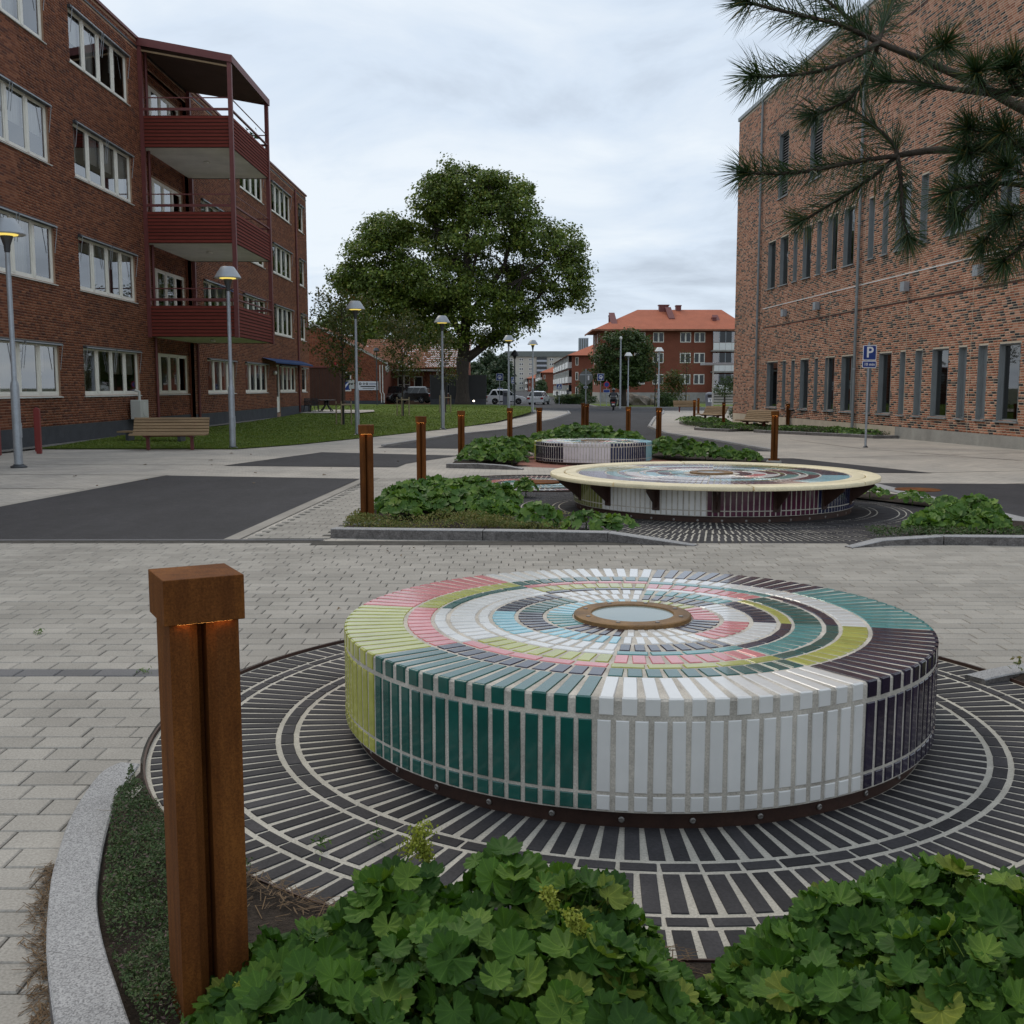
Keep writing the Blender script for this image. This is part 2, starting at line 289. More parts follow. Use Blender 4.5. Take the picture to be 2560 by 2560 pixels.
M = dict(
    paver=pm('concrete_paver', (.345, .318, .278), .88, var=.16, scale=1.1, fine=(120, .25), vr=.11, bmp=.35, bscale=140, bdist=.002),
    paver_dark=pm('dark_paver', (.155, .15, .15), .85, var=.12, scale=2, fine=(120, .2), vr=.12, bmp=.35, bscale=140, bdist=.002),
    joint=pm('joint_sand', (.085, .078, .068), .95, var=.3, scale=9, fine=(200, .4), bmp=.5, bscale=200),
    pave_far=paver_far('light_paving', (.45, .415, .37)),
    asphalt=asphaltmat(), granite=granite(), split=pm('split_granite', (.17, .155, .145), .9, var=.35, scale=14, fine=(70, .35), bmp=1.0, bscale=40, bdist=.02),
    gravel=pm('gravel', (.22, .205, .185), .95, var=.25, scale=14, fine=(60, .4), bmp=.8, bscale=60, bdist=.02),
    lawn=pm('lawn_ground', (.105, .15, .02), .95, var=.35, scale=.9, fine=(25, .3), bmp=.7, bscale=70, bdist=.03),
    soil=pm('soil', (.045, .034, .026), .95, var=.35, scale=8, fine=(60, .4), bmp=.9, bscale=70, bdist=.02),
    fargrass=pm('far_ground', (.09, .10, .06), .95, var=.3, scale=.05, fine=(1, .2)),
    brick_l=palette('dark_red_brick', [(0, (.19, .066, .034)), (.22, (.155, .054, .030)), (.42, (.22, .080, .042)), (.6, (.14, .050, .031)), (.74, (.25, .098, .052)), (.9, (.10, .038, .027))]),
    mort_l=pm('brown_mortar', (.36, .235, .16), .92, var=.2, scale=1.5, fine=(60, .25)),
    brick_r=palette('mixed_brick', [(0, (.40, .172, .10)), (.17, (.33, .13, .076)), (.34, (.45, .205, .128)), (.5, (.28, .104, .062)), (.6, (.47, .245, .165)), (.76, (.05, .044, .045)), (.85, (.034, .031, .034)), (.93, (.13, .08, .065))]),
    mort_r=pm('pale_mortar', (.56, .475, .365), .92, var=.12, scale=1.5, fine=(60, .25)),
    brick_s=palette('orange_red_brick', [(0, (.27, .082, .042)), (.3, (.22, .065, .036)), (.6, (.31, .10, .052)), (.85, (.17, .052, .034))]),
    wallred=pm('red_brick_wall', (.215, .075, .046), .85, var=.12, scale=.8, fine=(9, .2)),
    concrete=pm('concrete', (.33, .32, .29), .88, var=.18, scale=1.6, fine=(40, .15), bmp=.3, bscale=40),
    plinth=pm('grey_plinth', (.072, .076, .083), .88, var=.15, scale=2, fine=(30, .2)),
    cream=pm('cream_paint', (.78, .76, .68), .5, var=.06, scale=4),
    white=pm('white_paint', (.72, .72, .70), .5, var=.05, scale=3),
    offwhite=pm('offwhite_metal', (.55, .55, .51), .5, var=.06, scale=3),
    redwood=pm('oxide_red_board', (.165, .034, .024), .85, var=.16, scale=3, vr=.12, stretch=(1, 1, 6)),
    redsteel=pm('oxide_red_steel', (.15, .038, .034), .55, var=.12, scale=4),
    soffit=pm('balcony_soffit', (.80, .78, .72), .85, var=.12, scale=.9),
    brownsoff=pm('brown_roof_lining', (.085, .05, .038), .8, var=.15, scale=1.5),
    darkmetal=pm('dark_grey_metal', (.06, .065, .072), .45, metal=.3, var=.1, scale=4),
    greymetal=pm('grey_window_metal', (.22, .24, .245), .5, metal=.05, var=.08, scale=4),
    galv=pm('galvanised_steel', (.36, .39, .42), .5, metal=.45, var=.12, scale=5, fine=(30, .1)),
    lampgrey=pm('lamp_grey', (.34, .36, .38), .42, metal=.35, var=.06, scale=5),
    corten=corten('corten_steel'), rustplate=pm('gold_brown_rust', (.20, .105, .032), .6, var=.4, scale=9, fine=(120, .25), bmp=.3, bscale=150, bdist=.002),
    cortendark=pm('dark_corten', (.045, .02, .013), .6, var=.35, scale=5, fine=(80, .2), spec=.4),
    bolt=pm('bolt_steel', (.3, .28, .26), .4, metal=.8, var=.2, scale=30),
    grout=pm('grout', (.52, .475, .41), .92, var=.26, scale=7, fine=(160, .25), bmp=.7, bscale=130, bdist=.004),
    floorgrout=pm('floor_grout', (.47, .435, .37), .92, var=.15, scale=5, fine=(120, .25), bmp=.6, bscale=120, bdist=.004),
    clinker=pm('dark_clinker', (.046, .043, .045), .72, var=.2, scale=6, fine=(90, .25), vr=.28, bmp=.3, bscale=90),
    terracotta=pm('terracotta_floor', (.30, .135, .10), .85, var=.15, scale=3, fine=(40, .2)),
    timber=pm('weathered_timber', (.29, .20, .115), .72, var=.18, scale=5, fine=(60, .2), vr=.16, stretch=(.3, 1, 6)),
    yellowwood=pm('pale_yellow_wood', (.78, .67, .44), .55, var=.1, scale=6, fine=(60, .12), vr=.08),
    glass=glassmat('window_glass', (.85, .88, .86), .20), dglass=glassmat('tinted_glass', (.30, .40, .36), .09),
    blind=pm('pale_curtain', (.74, .75, .74), .8, var=.08, scale=2, stretch=(1, 6, .3)),
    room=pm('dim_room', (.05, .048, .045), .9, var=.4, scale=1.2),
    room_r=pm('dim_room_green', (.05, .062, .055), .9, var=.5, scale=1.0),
    frost=pm('frosted_glass', (.17, .225, .205), .28, var=.06, scale=8, coat=.6),
    rooftile=pm('orange_roof', (.40, .125, .068), .7, var=.1, scale=.8, fine=(6, .12)),
    oldtile=pm('weathered_roof_tile', (.27, .125, .08), .95, var=.3, scale=1.2, fine=(8, .25), spec=.1),
    bark=pm('bark', (.06, .05, .042), .9, var=.3, scale=5, fine=(30, .3), bmp=1, bscale=18, bdist=.03, stretch=(3, 3, .6)),
    pinebark=pm('pine_bark', (.075, .058, .044), .9, var=.3, scale=14, fine=(90, .3), bmp=.9, bscale=110, bdist=.006),
    tyre=pm('tyre', (.018, .018, .019), .8, var=.1), chrome=pm('rim', (.45, .46, .47), .3, metal=.8, var=.08),
    carblack=pm('black_paint', (.008, .008, .010), .2, var=.05, coat=1), carwhite=pm('white_car_paint', (.72, .73, .74), .25, var=.02, coat=1),
    carglass=pm('car_glass', (.012, .015, .017), .06, var=.05), tail=pm('tail_lamp', (.38, .02, .015), .2, var=.1, coat=1),
    plate=pm('number_plate', (.7, .7, .68), .5, var=.03), black=pm('black_plastic', (.012, .012, .013), .5, var=.1),
    blue=pm('sign_blue', (.012, .045, .22), .35, var=.06), signwhite=pm('sign_white', (.75, .76, .78), .4, var=.03), signred=pm('sign_red', (.42, .02, .025), .4, var=.06),
    signback=pm('sign_back', (.16, .17, .165), .5, metal=.5, var=.08), panel=pm('black_panel', (.016, .016, .018), .5, var=.15),
    acunit=pm('unit_casing', (.50, .50, .46), .5, var=.04), rock=pm('rock', (.2, .17, .14), .9, var=.3, scale=2, fine=(12, .3), bmp=.8, bscale=12, bdist=.05),
    facade=pm('pale_render', (.50, .48, .42), .85, var=.06, scale=.1), darkroof=pm('dark_roof', (.07, .08, .075), .7, var=.1, scale=.2),
    tower=pm('tower_panel', (.42, .45, .50), .7, var=.05, scale=.1), brownpanel=pm('brown_board', (.075, .035, .026), .8, var=.12, scale=2),
    jacket=pm('black_jacket', (.012, .013, .018), .6, var=.2, scale=8), jeans=pm('dark_jeans', (.03, .04, .06), .8, var=.2, scale=8), skin=pm('skin', (.45, .28, .2), .6, var=.05),
    grass=leafmat('grass_blade', [(0, (.085, .135, .016)), (.6, (.12, .17, .024)), (1, (.18, .19, .04))], .6, .2),
    alch=veinleaf('mantle_leaf', [(0, (.026, .070, .009)), (.4, (.045, .108, .012)), (.75, (.068, .145, .017)), (.93, (.105, .175, .024)), (1, (.17, .20, .032))]),
    alchf=leafmat('mantle_flower', [(0, (.22, .26, .03)), (1, (.38, .38, .06))], .7, .2),
    thyme=leafmat('thyme_leaf', [(0, (.03, .06, .018)), (.6, (.055, .10, .024)), (.85, (.085, .09, .045)), (1, (.13, .075, .08))], .7, .1),
    drygrass=leafmat('dry_groundcover', [(0, (.08, .115, .028)), (.5, (.17, .18, .055)), (1, (.27, .21, .085))], .8, .15),
    litter=leafmat('pine_litter', [(0, (.07, .042, .022)), (1, (.17, .105, .052))], .8, .05),
    bedleaf=leafmat('bed_leaf', [(0, (.042, .10, .014)), (.5, (.075, .155, .02)), (1, (.15, .235, .034))], .6, .18),
    maple=leafmat('maple_leaf', [(0, (.05, .085, .012)), (.5, (.098, .145, .020)), (.85, (.15, .195, .030)), (1, (.21, .21, .04))], .55, .18, patch=(.55, .62, 1.45)),
    linden=leafmat('linden_leaf', [(0, (.028, .055, .014)), (.6, (.052, .09, .02)), (1, (.085, .12, .03))], .55, .18),
    young=leafmat('young_leaf', [(0, (.035, .055, .013)), (.6, (.075, .09, .022)), (.9, (.13, .115, .03)), (1, (.16, .08, .025))], .6, .2),
    wood_far=leafmat('far_tree_leaf', [(0, (.02, .042, .018)), (.6, (.036, .065, .028)), (1, (.06, .08, .032))], .6, .15),
    hedge=leafmat('hedge_leaf', [(0, (.02, .05, .013)), (1, (.05, .09, .02))], .6, .12),
    yellowbush=leafmat('yellow_bush_leaf', [(0, (.10, .13, .02)), (1, (.22, .22, .04))], .6, .15),
    needle=leafmat('pine_needle', [(0, (.022, .05, .02)), (.55, (.036, .075, .026)), (.86, (.06, .10, .032)), (1, (.22, .15, .03))], .5, .08),
    glow=emit('warm_lamp_glow', (.95, .72, .16), .85), led=emit('bollard_led', (1, .42, .10), 9.0), spot=emit('spot_lamp', (1, .9, .7), 6),
    stake=pm('stake_wood', (.30, .24, .16), .8, var=.15, scale=8), bench_red=pm('bench_red', (.13, .02, .018), .5, var=.1),
    bin=pm('bin_grey', (.17, .18, .21), .5, var=.06), postred=pm('post_red', (.21, .028, .024), .5, var=.08), awning=pm('awning_blue', (.02, .05, .14), .7, var=.1),
)
GL = dict(w=pm('white_glaze', (.69, .675, .645), .19, var=.03, scale=14, vr=.04, bmp=.22, bscale=22, bdist=.003, coat=.45),
          g=pm('dark_green_glaze', (.008, .085, .068), .19, var=.16, scale=14, vr=.12, bmp=.22, bscale=22, bdist=.003, coat=.45),
          t=pm('teal_glaze', (.075, .25, .235), .19, var=.12, scale=14, vr=.12, bmp=.22, bscale=22, bdist=.003, coat=.45),
          p=pm('aubergine_glaze', (.018, .012, .031), .19, var=.2, scale=14, vr=.2, bmp=.22, bscale=22, bdist=.003, coat=.45),
          c=pm('chartreuse_glaze', (.40, .40, .075), .19, var=.1, scale=14, vr=.1, bmp=.22, bscale=22, bdist=.003, coat=.45),
          k=pm('pink_glaze', (.60, .19, .19), .19, var=.1, scale=14, vr=.1, bmp=.22, bscale=22, bdist=.003, coat=.45),
          b=pm('pale_blue_glaze', (.27, .52, .58), .19, var=.1, scale=14, vr=.1, bmp=.22, bscale=22, bdist=.003, coat=.45),
          n=pm('navy_glaze', (.010, .014, .055), .19, var=.15, scale=14, vr=.15, bmp=.22, bscale=22, bdist=.003, coat=.45),
          l=pm('plum_glaze', (.075, .012, .035), .19, var=.15, scale=14, vr=.15, bmp=.22, bscale=22, bdist=.003, coat=.45),
          o=pm('olive_glaze', (.19, .20, .06), .19, var=.12, scale=14, vr=.12, bmp=.22, bscale=22, bdist=.003, coat=.45),
          s=pm('pale_rose_glaze', (.66, .60, .60), .19, var=.04, scale=14, vr=.05, bmp=.22, bscale=22, bdist=.003, coat=.45))
CX, SX = math.cos(PITCH), math.sin(PITCH)
def inview(P, margin=0.):
    """photo-plane footprint test used only to choose which pieces become single objects"""
    x, y, z = P[0], P[1], P[2]-1.5; d = y*CX - z*SX
    if d < .3: return None
    u = x/d; v = (y*SX + z*CX)/d; k = 1280/2660
    return d if abs(u) < k+margin and abs(v) < k+margin else None
# ================================================================== GROUND
def clip_y(poly, y, keep_less):
    out = []
    for i in range(len(poly)):
        a = poly[i]; b = poly[(i+1) % len(poly)]
        ina = (a[1] <= y) == keep_less or abs(a[1]-y) < 1e-9; inb = (b[1] <= y) == keep_less or abs(b[1]-y) < 1e-9
        if ina: out.append(a)
        if ina != inb:
            t = (y-a[1])/(b[1]-a[1]); out.append((a[0]+t*(b[0]-a[0]), y))
    return out
def sheet(name, poly, dz, mat, kind='structure', cuts=(8.6, 48), zf=g):
    mb = MB(); lo = -1e9
    ys = [c for c in cuts if min(p[1] for p in poly) < c < max(p[1] for p in poly)]
    strips = [-1e9]+ys+[1e9]
    for a, b in zip(strips, strips[1:]):
        q = poly
        if a > -1e8: q = clip_y(q, a, False)
        if b < 1e8: q = clip_y(q, b, True)
        if len(q) > 2: mb.quad(*[(x, y, zf(y)+dz) for x, y in q])
    me = mb.mesh(name, mat); bm = bmesh.new(); bm.from_mesh(me)
    for f in bm.faces:
        if f.normal.z < 0: f.normal_flip()
    bm.to_mesh(me); bm.free()
    return link(name, me, None, kind)
sheet('ground', [(-2500, -30), (2500, -30), (2500, 3500), (-2500, 3500)], -.05, M['fargrass'])
pavement = sheet('pavement', [(-24, 10.5), (28, 10.5), (28, 92), (-24, 92)], -.012, M['pave_far'])
for a, b in ((-24, -7.2), (7.2, 28)): sheet('pavement', [(a, -6), (b, -6), (b, 10.5), (a, 10.5)], -.012, M['pave_far'])

DC = (.5516, 4.788); DR = 2.13                                  # paved disc of the near mosaic seat
LK_out = [(-1.58, 4.14), (-1.60, 3.97), (-1.53, 3.56), (-1.43, 3.21), (-1.32, 2.89), (-1.11, 2.40), (-.80, 1.85), (-.35, 1.35), (.3, .95)]
LK_in = [(-1.49, 4.12), (-1.46, 3.87), (-1.39, 3.55), (-1.27, 3.14), (-1.14, 2.78), (-.94, 2.38), (-.66, 1.92), (-.25, 1.48), (.34, 1.1)]
RK_out = [(2.37, 5.43), (2.75, 5.59), (3.3, 5.62), (3.9, 5.3), (4.4, 4.6), (4.55, 3.6), (4.2, 2.4), (3.4, 1.5), (2.3, 1.0)]
RK_in = [(2.43, 5.33), (2.76, 5.45), (3.25, 5.46), (3.78, 5.18), (4.24, 4.52), (4.38, 3.6), (4.05, 2.5), (3.3, 1.64), (2.25, 1.16)]
bed_poly = LK_out + RK_out[::-1]
def inpoly(p, poly):
    c = False; n = len(poly)
    for i in range(n):
        a = poly[i]; b = poly[(i+1) % n]
        if (a[1] > p[1]) != (b[1] > p[1]) and p[0] < (b[0]-a[0])*(p[1]-a[1])/(b[1]-a[1])+a[0]: c = not c
    return c
def clip_half(poly, nx, ny, k):
    """keep points with nx*x+ny*y >= k"""
    out = []
    for i in range(len(poly)):
        a = poly[i]; b = poly[(i+1) % len(poly)]; da = nx*a[0]+ny*a[1]-k; db = nx*b[0]+ny*b[1]-k
        if da >= 0: out.append(a)
        if (da >= 0) != (db >= 0): t = da/(da-db); out.append((a[0]+t*(b[0]-a[0]), a[1]+t*(b[1]-a[1])))
    return out
def pavers():
    pm_ = MB(); n = 96; rim = [(DC[0]+(DR+.004)*math.cos(2*PI*i/n), DC[1]+(DR+.004)*math.sin(2*PI*i/n)) for i in range(n)]; sq = []
    for i in range(n):                                   # joint bed with a round opening for the sunken disc
        a = 2*PI*i/n; c, s_ = math.cos(a), math.sin(a); t = min((7.2-DC[0])/c if c > 1e-6 else (-7.2-DC[0])/c if c < -1e-6 else 1e9, (10.55-DC[1])/s_ if s_ > 1e-6 else (-1-DC[1])/s_ if s_ < -1e-6 else 1e9); sq.append((DC[0]+t*c, DC[1]+t*s_))
    for (X, Y) in ((7.2, 10.55), (-7.2, 10.55), (-7.2, -1), (7.2, -1)):
        j = min(range(n), key=lambda q: (sq[q][0]-X)**2+(sq[q][1]-Y)**2); sq[j] = (X, Y)
    for i in range(n):
        j = (i+1) % n; pm_.quad(*[(p[0], p[1], g(p[1])-.006) for p in (rim[i], sq[i], sq[j], rim[j])])
    plaza = pm_.build('paver_plaza', M['joint'], None, kind='structure')
    Wd, Dp, gap = .21, .14, .006
    full = MB().bbox(-Wd/2+gap/2, Wd/2-gap/2, -Dp/2+gap/2, Dp/2-gap/2, -.03, 0, .0045)
    me_l = full.mesh('paver', M['paver']); me_d = full.mesh('paver', M['paver_dark'])
    cand = []; rest = MB()
    rows = int((10.42-1.8)/Dp)
    for r in range(rows):
        y = 1.87+r*Dp; off = (r % 2)*Wd/2 + (0.03*math.sin(r*1.7)); dark = (r == 26) or r == 3
        hw = .52*max(y, 2)+.5
        for i in range(int(-hw/Wd)-1, int(hw/Wd)+2):
            x = i*Wd+off; dx, dy = x-DC[0], y-DC[1]; d = math.hypot(dx, dy)
            if d < DR-.13: continue
            if inpoly((x, y), bed_poly) and inpoly((x-.12, y), bed_poly) and inpoly((x+.12, y), bed_poly) and inpoly((x, y+.08), bed_poly): continue
            if y > 10.2 and -1.9 < x < 4.9 and not (1.5 < x < 3.3): continue
            z = (RNG.random()-.5)*.003
            if d < DR+.14:
                nx, ny = dx/d, dy/d
                poly = [(x-Wd/2+.003, y-Dp/2+.003), (x+Wd/2-.003, y-Dp/2+.003), (x+Wd/2-.003, y+Dp/2-.003), (x-Wd/2+.003, y+Dp/2-.003)]
                poly = clip_half(poly, nx, ny, nx*DC[0]+ny*DC[1]+DR+.018)
                if len(poly) > 2:
                    rest.mi = 1 if dark else 0; rest.prism(poly, g(y)-.03, g(y)+z)
                continue
            cand.append((x, y, z, dark))
    def score(c):
        d = inview((c[0], c[1], g(c[1])), .02)
        return 1e9 if d is None else d
    cand.sort(key=score)
    for i, (x, y, z, dark) in enumerate(cand):
        if i < 300:
            o = link('paver', me_d if dark else me_l, plaza, loc=(x, y, g(y)+z)); o.rotation_euler = ((RNG.random()-.5)*.012, (RNG.random()-.5)*.008, (RNG.random()-.5)*.008)
        else:
            rest.mi = 1 if dark else 0
            rest.add([(x+v[0], y+v[1], v[2]+g(y)+z) for v in full.v], full.f)
    rest.build('paver_field', [M['paver'], M['paver_dark']], plaza, kind='stuff')
pavers()

# asphalt pads and road
asph = [
    ('asphalt_pad', [(-9.5, 10.66), (-2.92, 10.6), (-2.68, 18.69), (-6.35, 19.46), (-6.72, 13.88), (-9.5, 10.9)]),
    ('asphalt_pad', [(-6.05, 22.28), (-2.35, 21.76), (-2.29, 22.96), (-1.33, 26.1), (-4.95, 27.7)]),
    ('asphalt_pad', [(6.03, 17.71), (12.5, 17.3), (10.5, 11.3), (6.12, 11.6)]),
    ('asphalt_pad', [(3.4, 25.2), (6.6, 24.95), (7.96, 20.09), (4.6, 20.4)]),
    ('road', [(-3.84, 30.24), (-.97, 29.5), (6.9, 28.0), (6.58, 34.73), (5.96, 41.59), (6.46, 50.94), (8.71, 65.93), (10.83, 77.29), (12.1, 86), (40, 88), (60, 92), (60, 118), (7.5, 118), (8.5, 240), (9, 700), (3, 700), (-2, 240), (-4, 118), (-14.5, 118), (-14.5, 103), (-3.5, 103.5), (2.2, 89), (4.55, 84.56), (4.27, 77.29), (2.54, 62.85), (-.21, 46.14), (-2.03, 40.01), (-3.5, 31.5)]),
]
for nm, poly in asph: sheet(nm, poly, -.004, M['asphalt'])
def strip(name, pts, w, dz, mat, parent=None, h=0, zf=g):
    """ribbon along pts"""
    mb = MB(); P = [Vector((x, y)) for x, y in pts]; L = []; R = []
    for i, p in enumerate(P):
        d = (P[min(i+1, len(P)-1)]-P[max(i-1, 0)]).normalized(); nrm = Vector((-d.y, d.x))*w/2; L.append(p+nrm); R.append(p-nrm)
    for i in range(len(P)-1):
        a, b, c, d = R[i], R[i+1], L[i+1], L[i]
        if h:
            q = [(v.x, v.y, zf(v.y)+dz) for v in (a, b, c, d)]; t = [(v[0], v[1], v[2]+h) for v in q]
            mb.add(q+t, [(4, 5, 6, 7), (0, 1, 5, 4), (2, 3, 7, 6), (3, 0, 4, 7), (1, 2, 6, 5)])
        else: mb.quad(*[(v.x, v.y, zf(v.y)+dz) for v in (a, b, c, d)])
    return mb.build(name, mat, parent, kind='structure' if parent is None else None)
# drainage lines and joints of the light slabs
for pts in ([(-13.2, 25.1), (-6.6, 24.6)], [(-13, 22.95), (-6.1, 22.55)], [(-12, 19.95), (-6.35, 19.6)], [(-10.5, 17.0), (-6.5, 16.6)], [(-9.5, 14.4), (-6.8, 14.0)],
            [(9.4, 36), (9.75, 29.8), (11.6, 23.7)], [(10.1, 30), (13.6, 28.3)], [(9.96, 26.1), (12.6, 23.4)], [(7.6, 25.2), (13.4, 27.6)], [(7.7, 20.2), (11.8, 21.2)], [(8, 17.55), (11.5, 18.6)]):
    strip('slab_joint', pts, .035, -.008, M['joint'])
strip('drain_line', [(-7, 10.6), (-1.9, 10.62)], .10, -.003, M['paver_dark'])
strip('edge_strip', [(-9.6, 10.92), (-6.8, 13.92), (-6.45, 19.5)], .14, -.006, M['paver'])
strip('edge_strip', [(-2.84, 10.65), (-2.58, 18.7)], .16, -.003, M['paver'])
strip('edge_strip', [(5.93, 17.8), (5.95, 14.6), (6.0, 11.6)], .30, -.003, M['granite'])
# small pavers left of the planted strip (joints visible up to ~16 m)
def small_pavers():
    st = sheet('paver_strip', [(-2.62, 10.72), (-1.88, 10.72), (-1.72, 14.2), (-1.75, 18.9), (-2.5, 18.9)], -.007, M['joint'])
    full = MB().bbox(-.102, .102, -.067, .067, -.03, .012, .004); mb = MB(); c = []
    for r in range(58):
        y = 10.8+r*.14; x0 = -2.72+(y-10.6)*.032; x1 = -1.9 if y < 14 else -1.75
        for i in range(6):
            x = x0+.12+i*.21+(r % 2)*.105
            if x < x1: c.append((x, y))
    me = full.mesh('paver', M['paver'])
    for i, (x, y) in enumerate(c):
        if i < 150: link('paver', me, st, loc=(x, y, g(y)-.012))
        else: mb.add([(v[0]+x, v[1]+y, v[2]+g(y)-.012) for v in full.v], full.f)
    mb.build('paver_field', M['paver'], st, kind='stuff')
small_pavers()
# lawn: rises gently towards the buildings
def zl(y, x=-6):
    k = min(1, max(0, (y-46)/46))
    return g(y)+.30*k*k*(3-2*k)
LAWN = [(-13.0, 29.25), (-7.56, 29.25), (-6.39, 32.08), (-5.06, 37.86), (-3.03, 47.18), (-.86, 56.28), (1.2, 72), (1.97, 82), (1.3, 90), (-2.0, 97.5), (-9, 99), (-22, 99.5), (-22, 73), (-13.0, 73)]
def lawn():
    ys = list(np.arange(29.25, 99.6, 1.25)); mb = MB(); nx = 12; rows = []
    for y in ys:
        xs = []
        for i in range(len(LAWN)):
            a = LAWN[i]; b = LAWN[(i+1) % len(LAWN)]
            if (a[1]-y)*(b[1]-y) <= 0 and abs(a[1]-b[1]) > 1e-6: xs.append(a[0]+(b[0]-a[0])*(y-a[1])/(b[1]-a[1]))
        rows.append((max(min(xs), -22), max(xs)) if len(xs) > 1 else (-13., -7.6))
    for y, (x0, x1) in zip(ys, rows):
        for i in range(nx+1):
            t = i/nx; x = lerp(x0, x1, t); mb.v.append((x, y, zl(y)+.012+.13*(1-t)**2*min(1, (y-29.2)/6)))
    for j in range(len(ys)-1):
        for i in range(nx):
            a = j*(nx+1)+i; mb.f.append((a, a+1, a+nx+2, a+nx+1)); mb.m.append(0)
    o = mb.build('lawn', M['lawn'], None, smooth=True, kind='structure')
    # grass blades, thinned with distance
    n = 60000; u = RNG.random(n)**1.6; y = 29.3+u*60; t = RNG.random(n)
    x0 = np.interp(y, ys, [r[0] for r in rows]); x1 = np.interp(y, ys, [r[1] for r in rows]); x = x0+(x1-x0)*t
    z = np.array([zl(v) for v in y])+.012+.13*(1-t)**2*np.minimum(1, (y-29.2)/6)
    h = .015+.03*RNG.random(n); a = RNG.random(n)*2*PI; w = .012+.0006*(y-29); lean = (RNG.random((n, 2))-.5)*.07
    V = np.empty((n, 3, 3)); V[:, 0] = np.stack([x-w*np.cos(a), y-w*np.sin(a), z], 1); V[:, 1] = np.stack([x+w*np.cos(a), y+w*np.sin(a), z], 1)
    V[:, 2] = np.stack([x+lean[:, 0], y+lean[:, 1], z+h], 1)
    s = np_mesh('grass', V.reshape(-1, 3), np.arange(3*n).reshape(-1, 3), M['grass'], None, 'stuff'); s['label'] = 'short mown green grass of the lawn by the brick apartment block'; s['category'] = 'grass'
lawn()
strip('gravel_strip', [(-13.25, 24), (-13.25, 72)], .5, .0, M['gravel'], zf=lambda y: g(y)+.15*min(1, max(0, (y-28)/7)))
strip('kerb', [(-3.75, 31.0), (-2.15, 40.01), (-.33, 46.14), (2.40, 62.85), (4.13, 77.29), (4.42, 84.4), (2.1, 88.8)], .14, -.004, M['granite'], h=.05)
strip('kerb', [(6.95, 28.1), (6.68, 34.73), (6.06, 41.59), (6.56, 50.94), (8.81, 65.93), (10.93, 77.29), (12.2, 86), (26, 87.4)], .14, -.004, M['granite'], h=.05)
sheet('road_patch', [(2.2, 27.2), (6.8, 26.0), (6.9, 28.0), (2.0, 29.2)], -.006, M['pave_far'])
# far side of the junction: grass verge with its kerb
sheet('grass_verge', [(8.2, 104), (8.0, 119), (16, 122), (60, 122), (60, 97), (18, 98), (11, 100)], .03, M['lawn'])
strip('kerb', [(8.1, 119), (8.3, 103.6), (11, 99.7), (18, 97.7), (60, 96.7)], .2, -.01, M['granite'], h=.10)
strip('kerb', [(-14.4, 102.6), (-3.6, 103.1), (2.1, 90.6)], .15, -.01, M['granite'], h=.12)
sheet('yard', [(-40, 99.2), (-3.8, 99.2), (-3.6, 103), (-14.5, 103), (-14.5, 130), (-40, 130)], .015, M['asphalt'])
sheet('garden_path', [(-13.2, 66.3), (-9.6, 66.3), (-8.9, 69.3), (-9.4, 72.6), (-13.2, 73.2)], .16, M['pave_far'], zf=lambda y: zl(y))
for k, (x, y, s) in enumerate([(6.28, 16.4, .34)]):
    o = MB().lathe([(s, -.002), (s, .006), (s-.02, .006), (0, .006)], 28, (x, y, g(y))).build('manhole_cover', M['corten'], smooth=20); tag(o, 'round rusty manhole cover in the asphalt right of the yellow-rimmed seat', 'manhole cover')

# ------------------------------------------------------------------ kerb stones
def kerb(name, outer, inner, heights, split, gy=0., parent=None):
    root = thing(name, '', 'kerb', (outer[0][0], outer[0][1], g(outer[0][1]))); o = tuple(root.location)
    del root['label']; del root['category']; root['kind'] = 'structure'
    for a, b in zip(split, split[1:]):
        mb = MB(o); n = b-a
        for i in range(a, b):
            q = [outer[i], outer[i+1], inner[i+1], inner[i]]
            e = .004
            if i == a: q[0] = tuple(lerp(q[0][k], q[1][k], e/.3) for k in (0, 1)); q[3] = tuple(lerp(q[3][k], q[2][k], e/.3) for k in (0, 1))
            z = [g(p[1])+gy for p in q]; hh = [heights[i], heights[i+1], heights[i+1], heights[i]]; bv = .006
            cx = [(q[0][0]+q[3][0])/2, (q[1][0]+q[2][0])/2]; cy = [(q[0][1]+q[3][1])/2, (q[1][1]+q[2][1])/2]
            def ins(p, j):
                d = Vector((cx[j]-p[0], cy[j]-p[1])); d = d.normalized()*bv if d.length > 1e-4 else d; return (p[0]+d.x, p[1]+d.y)
            T = [ins(q[0], 0), ins(q[1], 1), ins(q[2], 1), ins(q[3], 0)]
            vs = [(q[k][0], q[k][1], z[k]-.08) for k in range(4)]+[(q[k][0], q[k][1], z[k]+hh[k]-bv) for k in range(4)]+[(T[k][0], T[k][1], z[k]+hh[k]) for k in range(4)]
            fs = [(0, 1, 5, 4), (2, 3, 7, 6), (4, 5, 9, 8), (6, 7, 11, 10), (8, 9, 10, 11)]
            if i == a: fs += [(3, 0, 4, 7), (7, 4, 8, 11)]
            if i == b-1: fs += [(1, 2, 6, 5), (5, 6, 10, 9)]
            mb.add(vs, fs)
        me = mb.mesh('kerb_stone', M['granite']); bm = bmesh.new(); bm.from_mesh(me); bmesh.ops.recalc_face_normals(bm, faces=bm.faces)
        for f in bm.faces: f.material_index = 1 if abs(f.normal.z) < .3 else 0
        bm.to_mesh(me); bm.free(); me.materials.append(M['split'])
        link('kerb_stone', me, root)
    return root
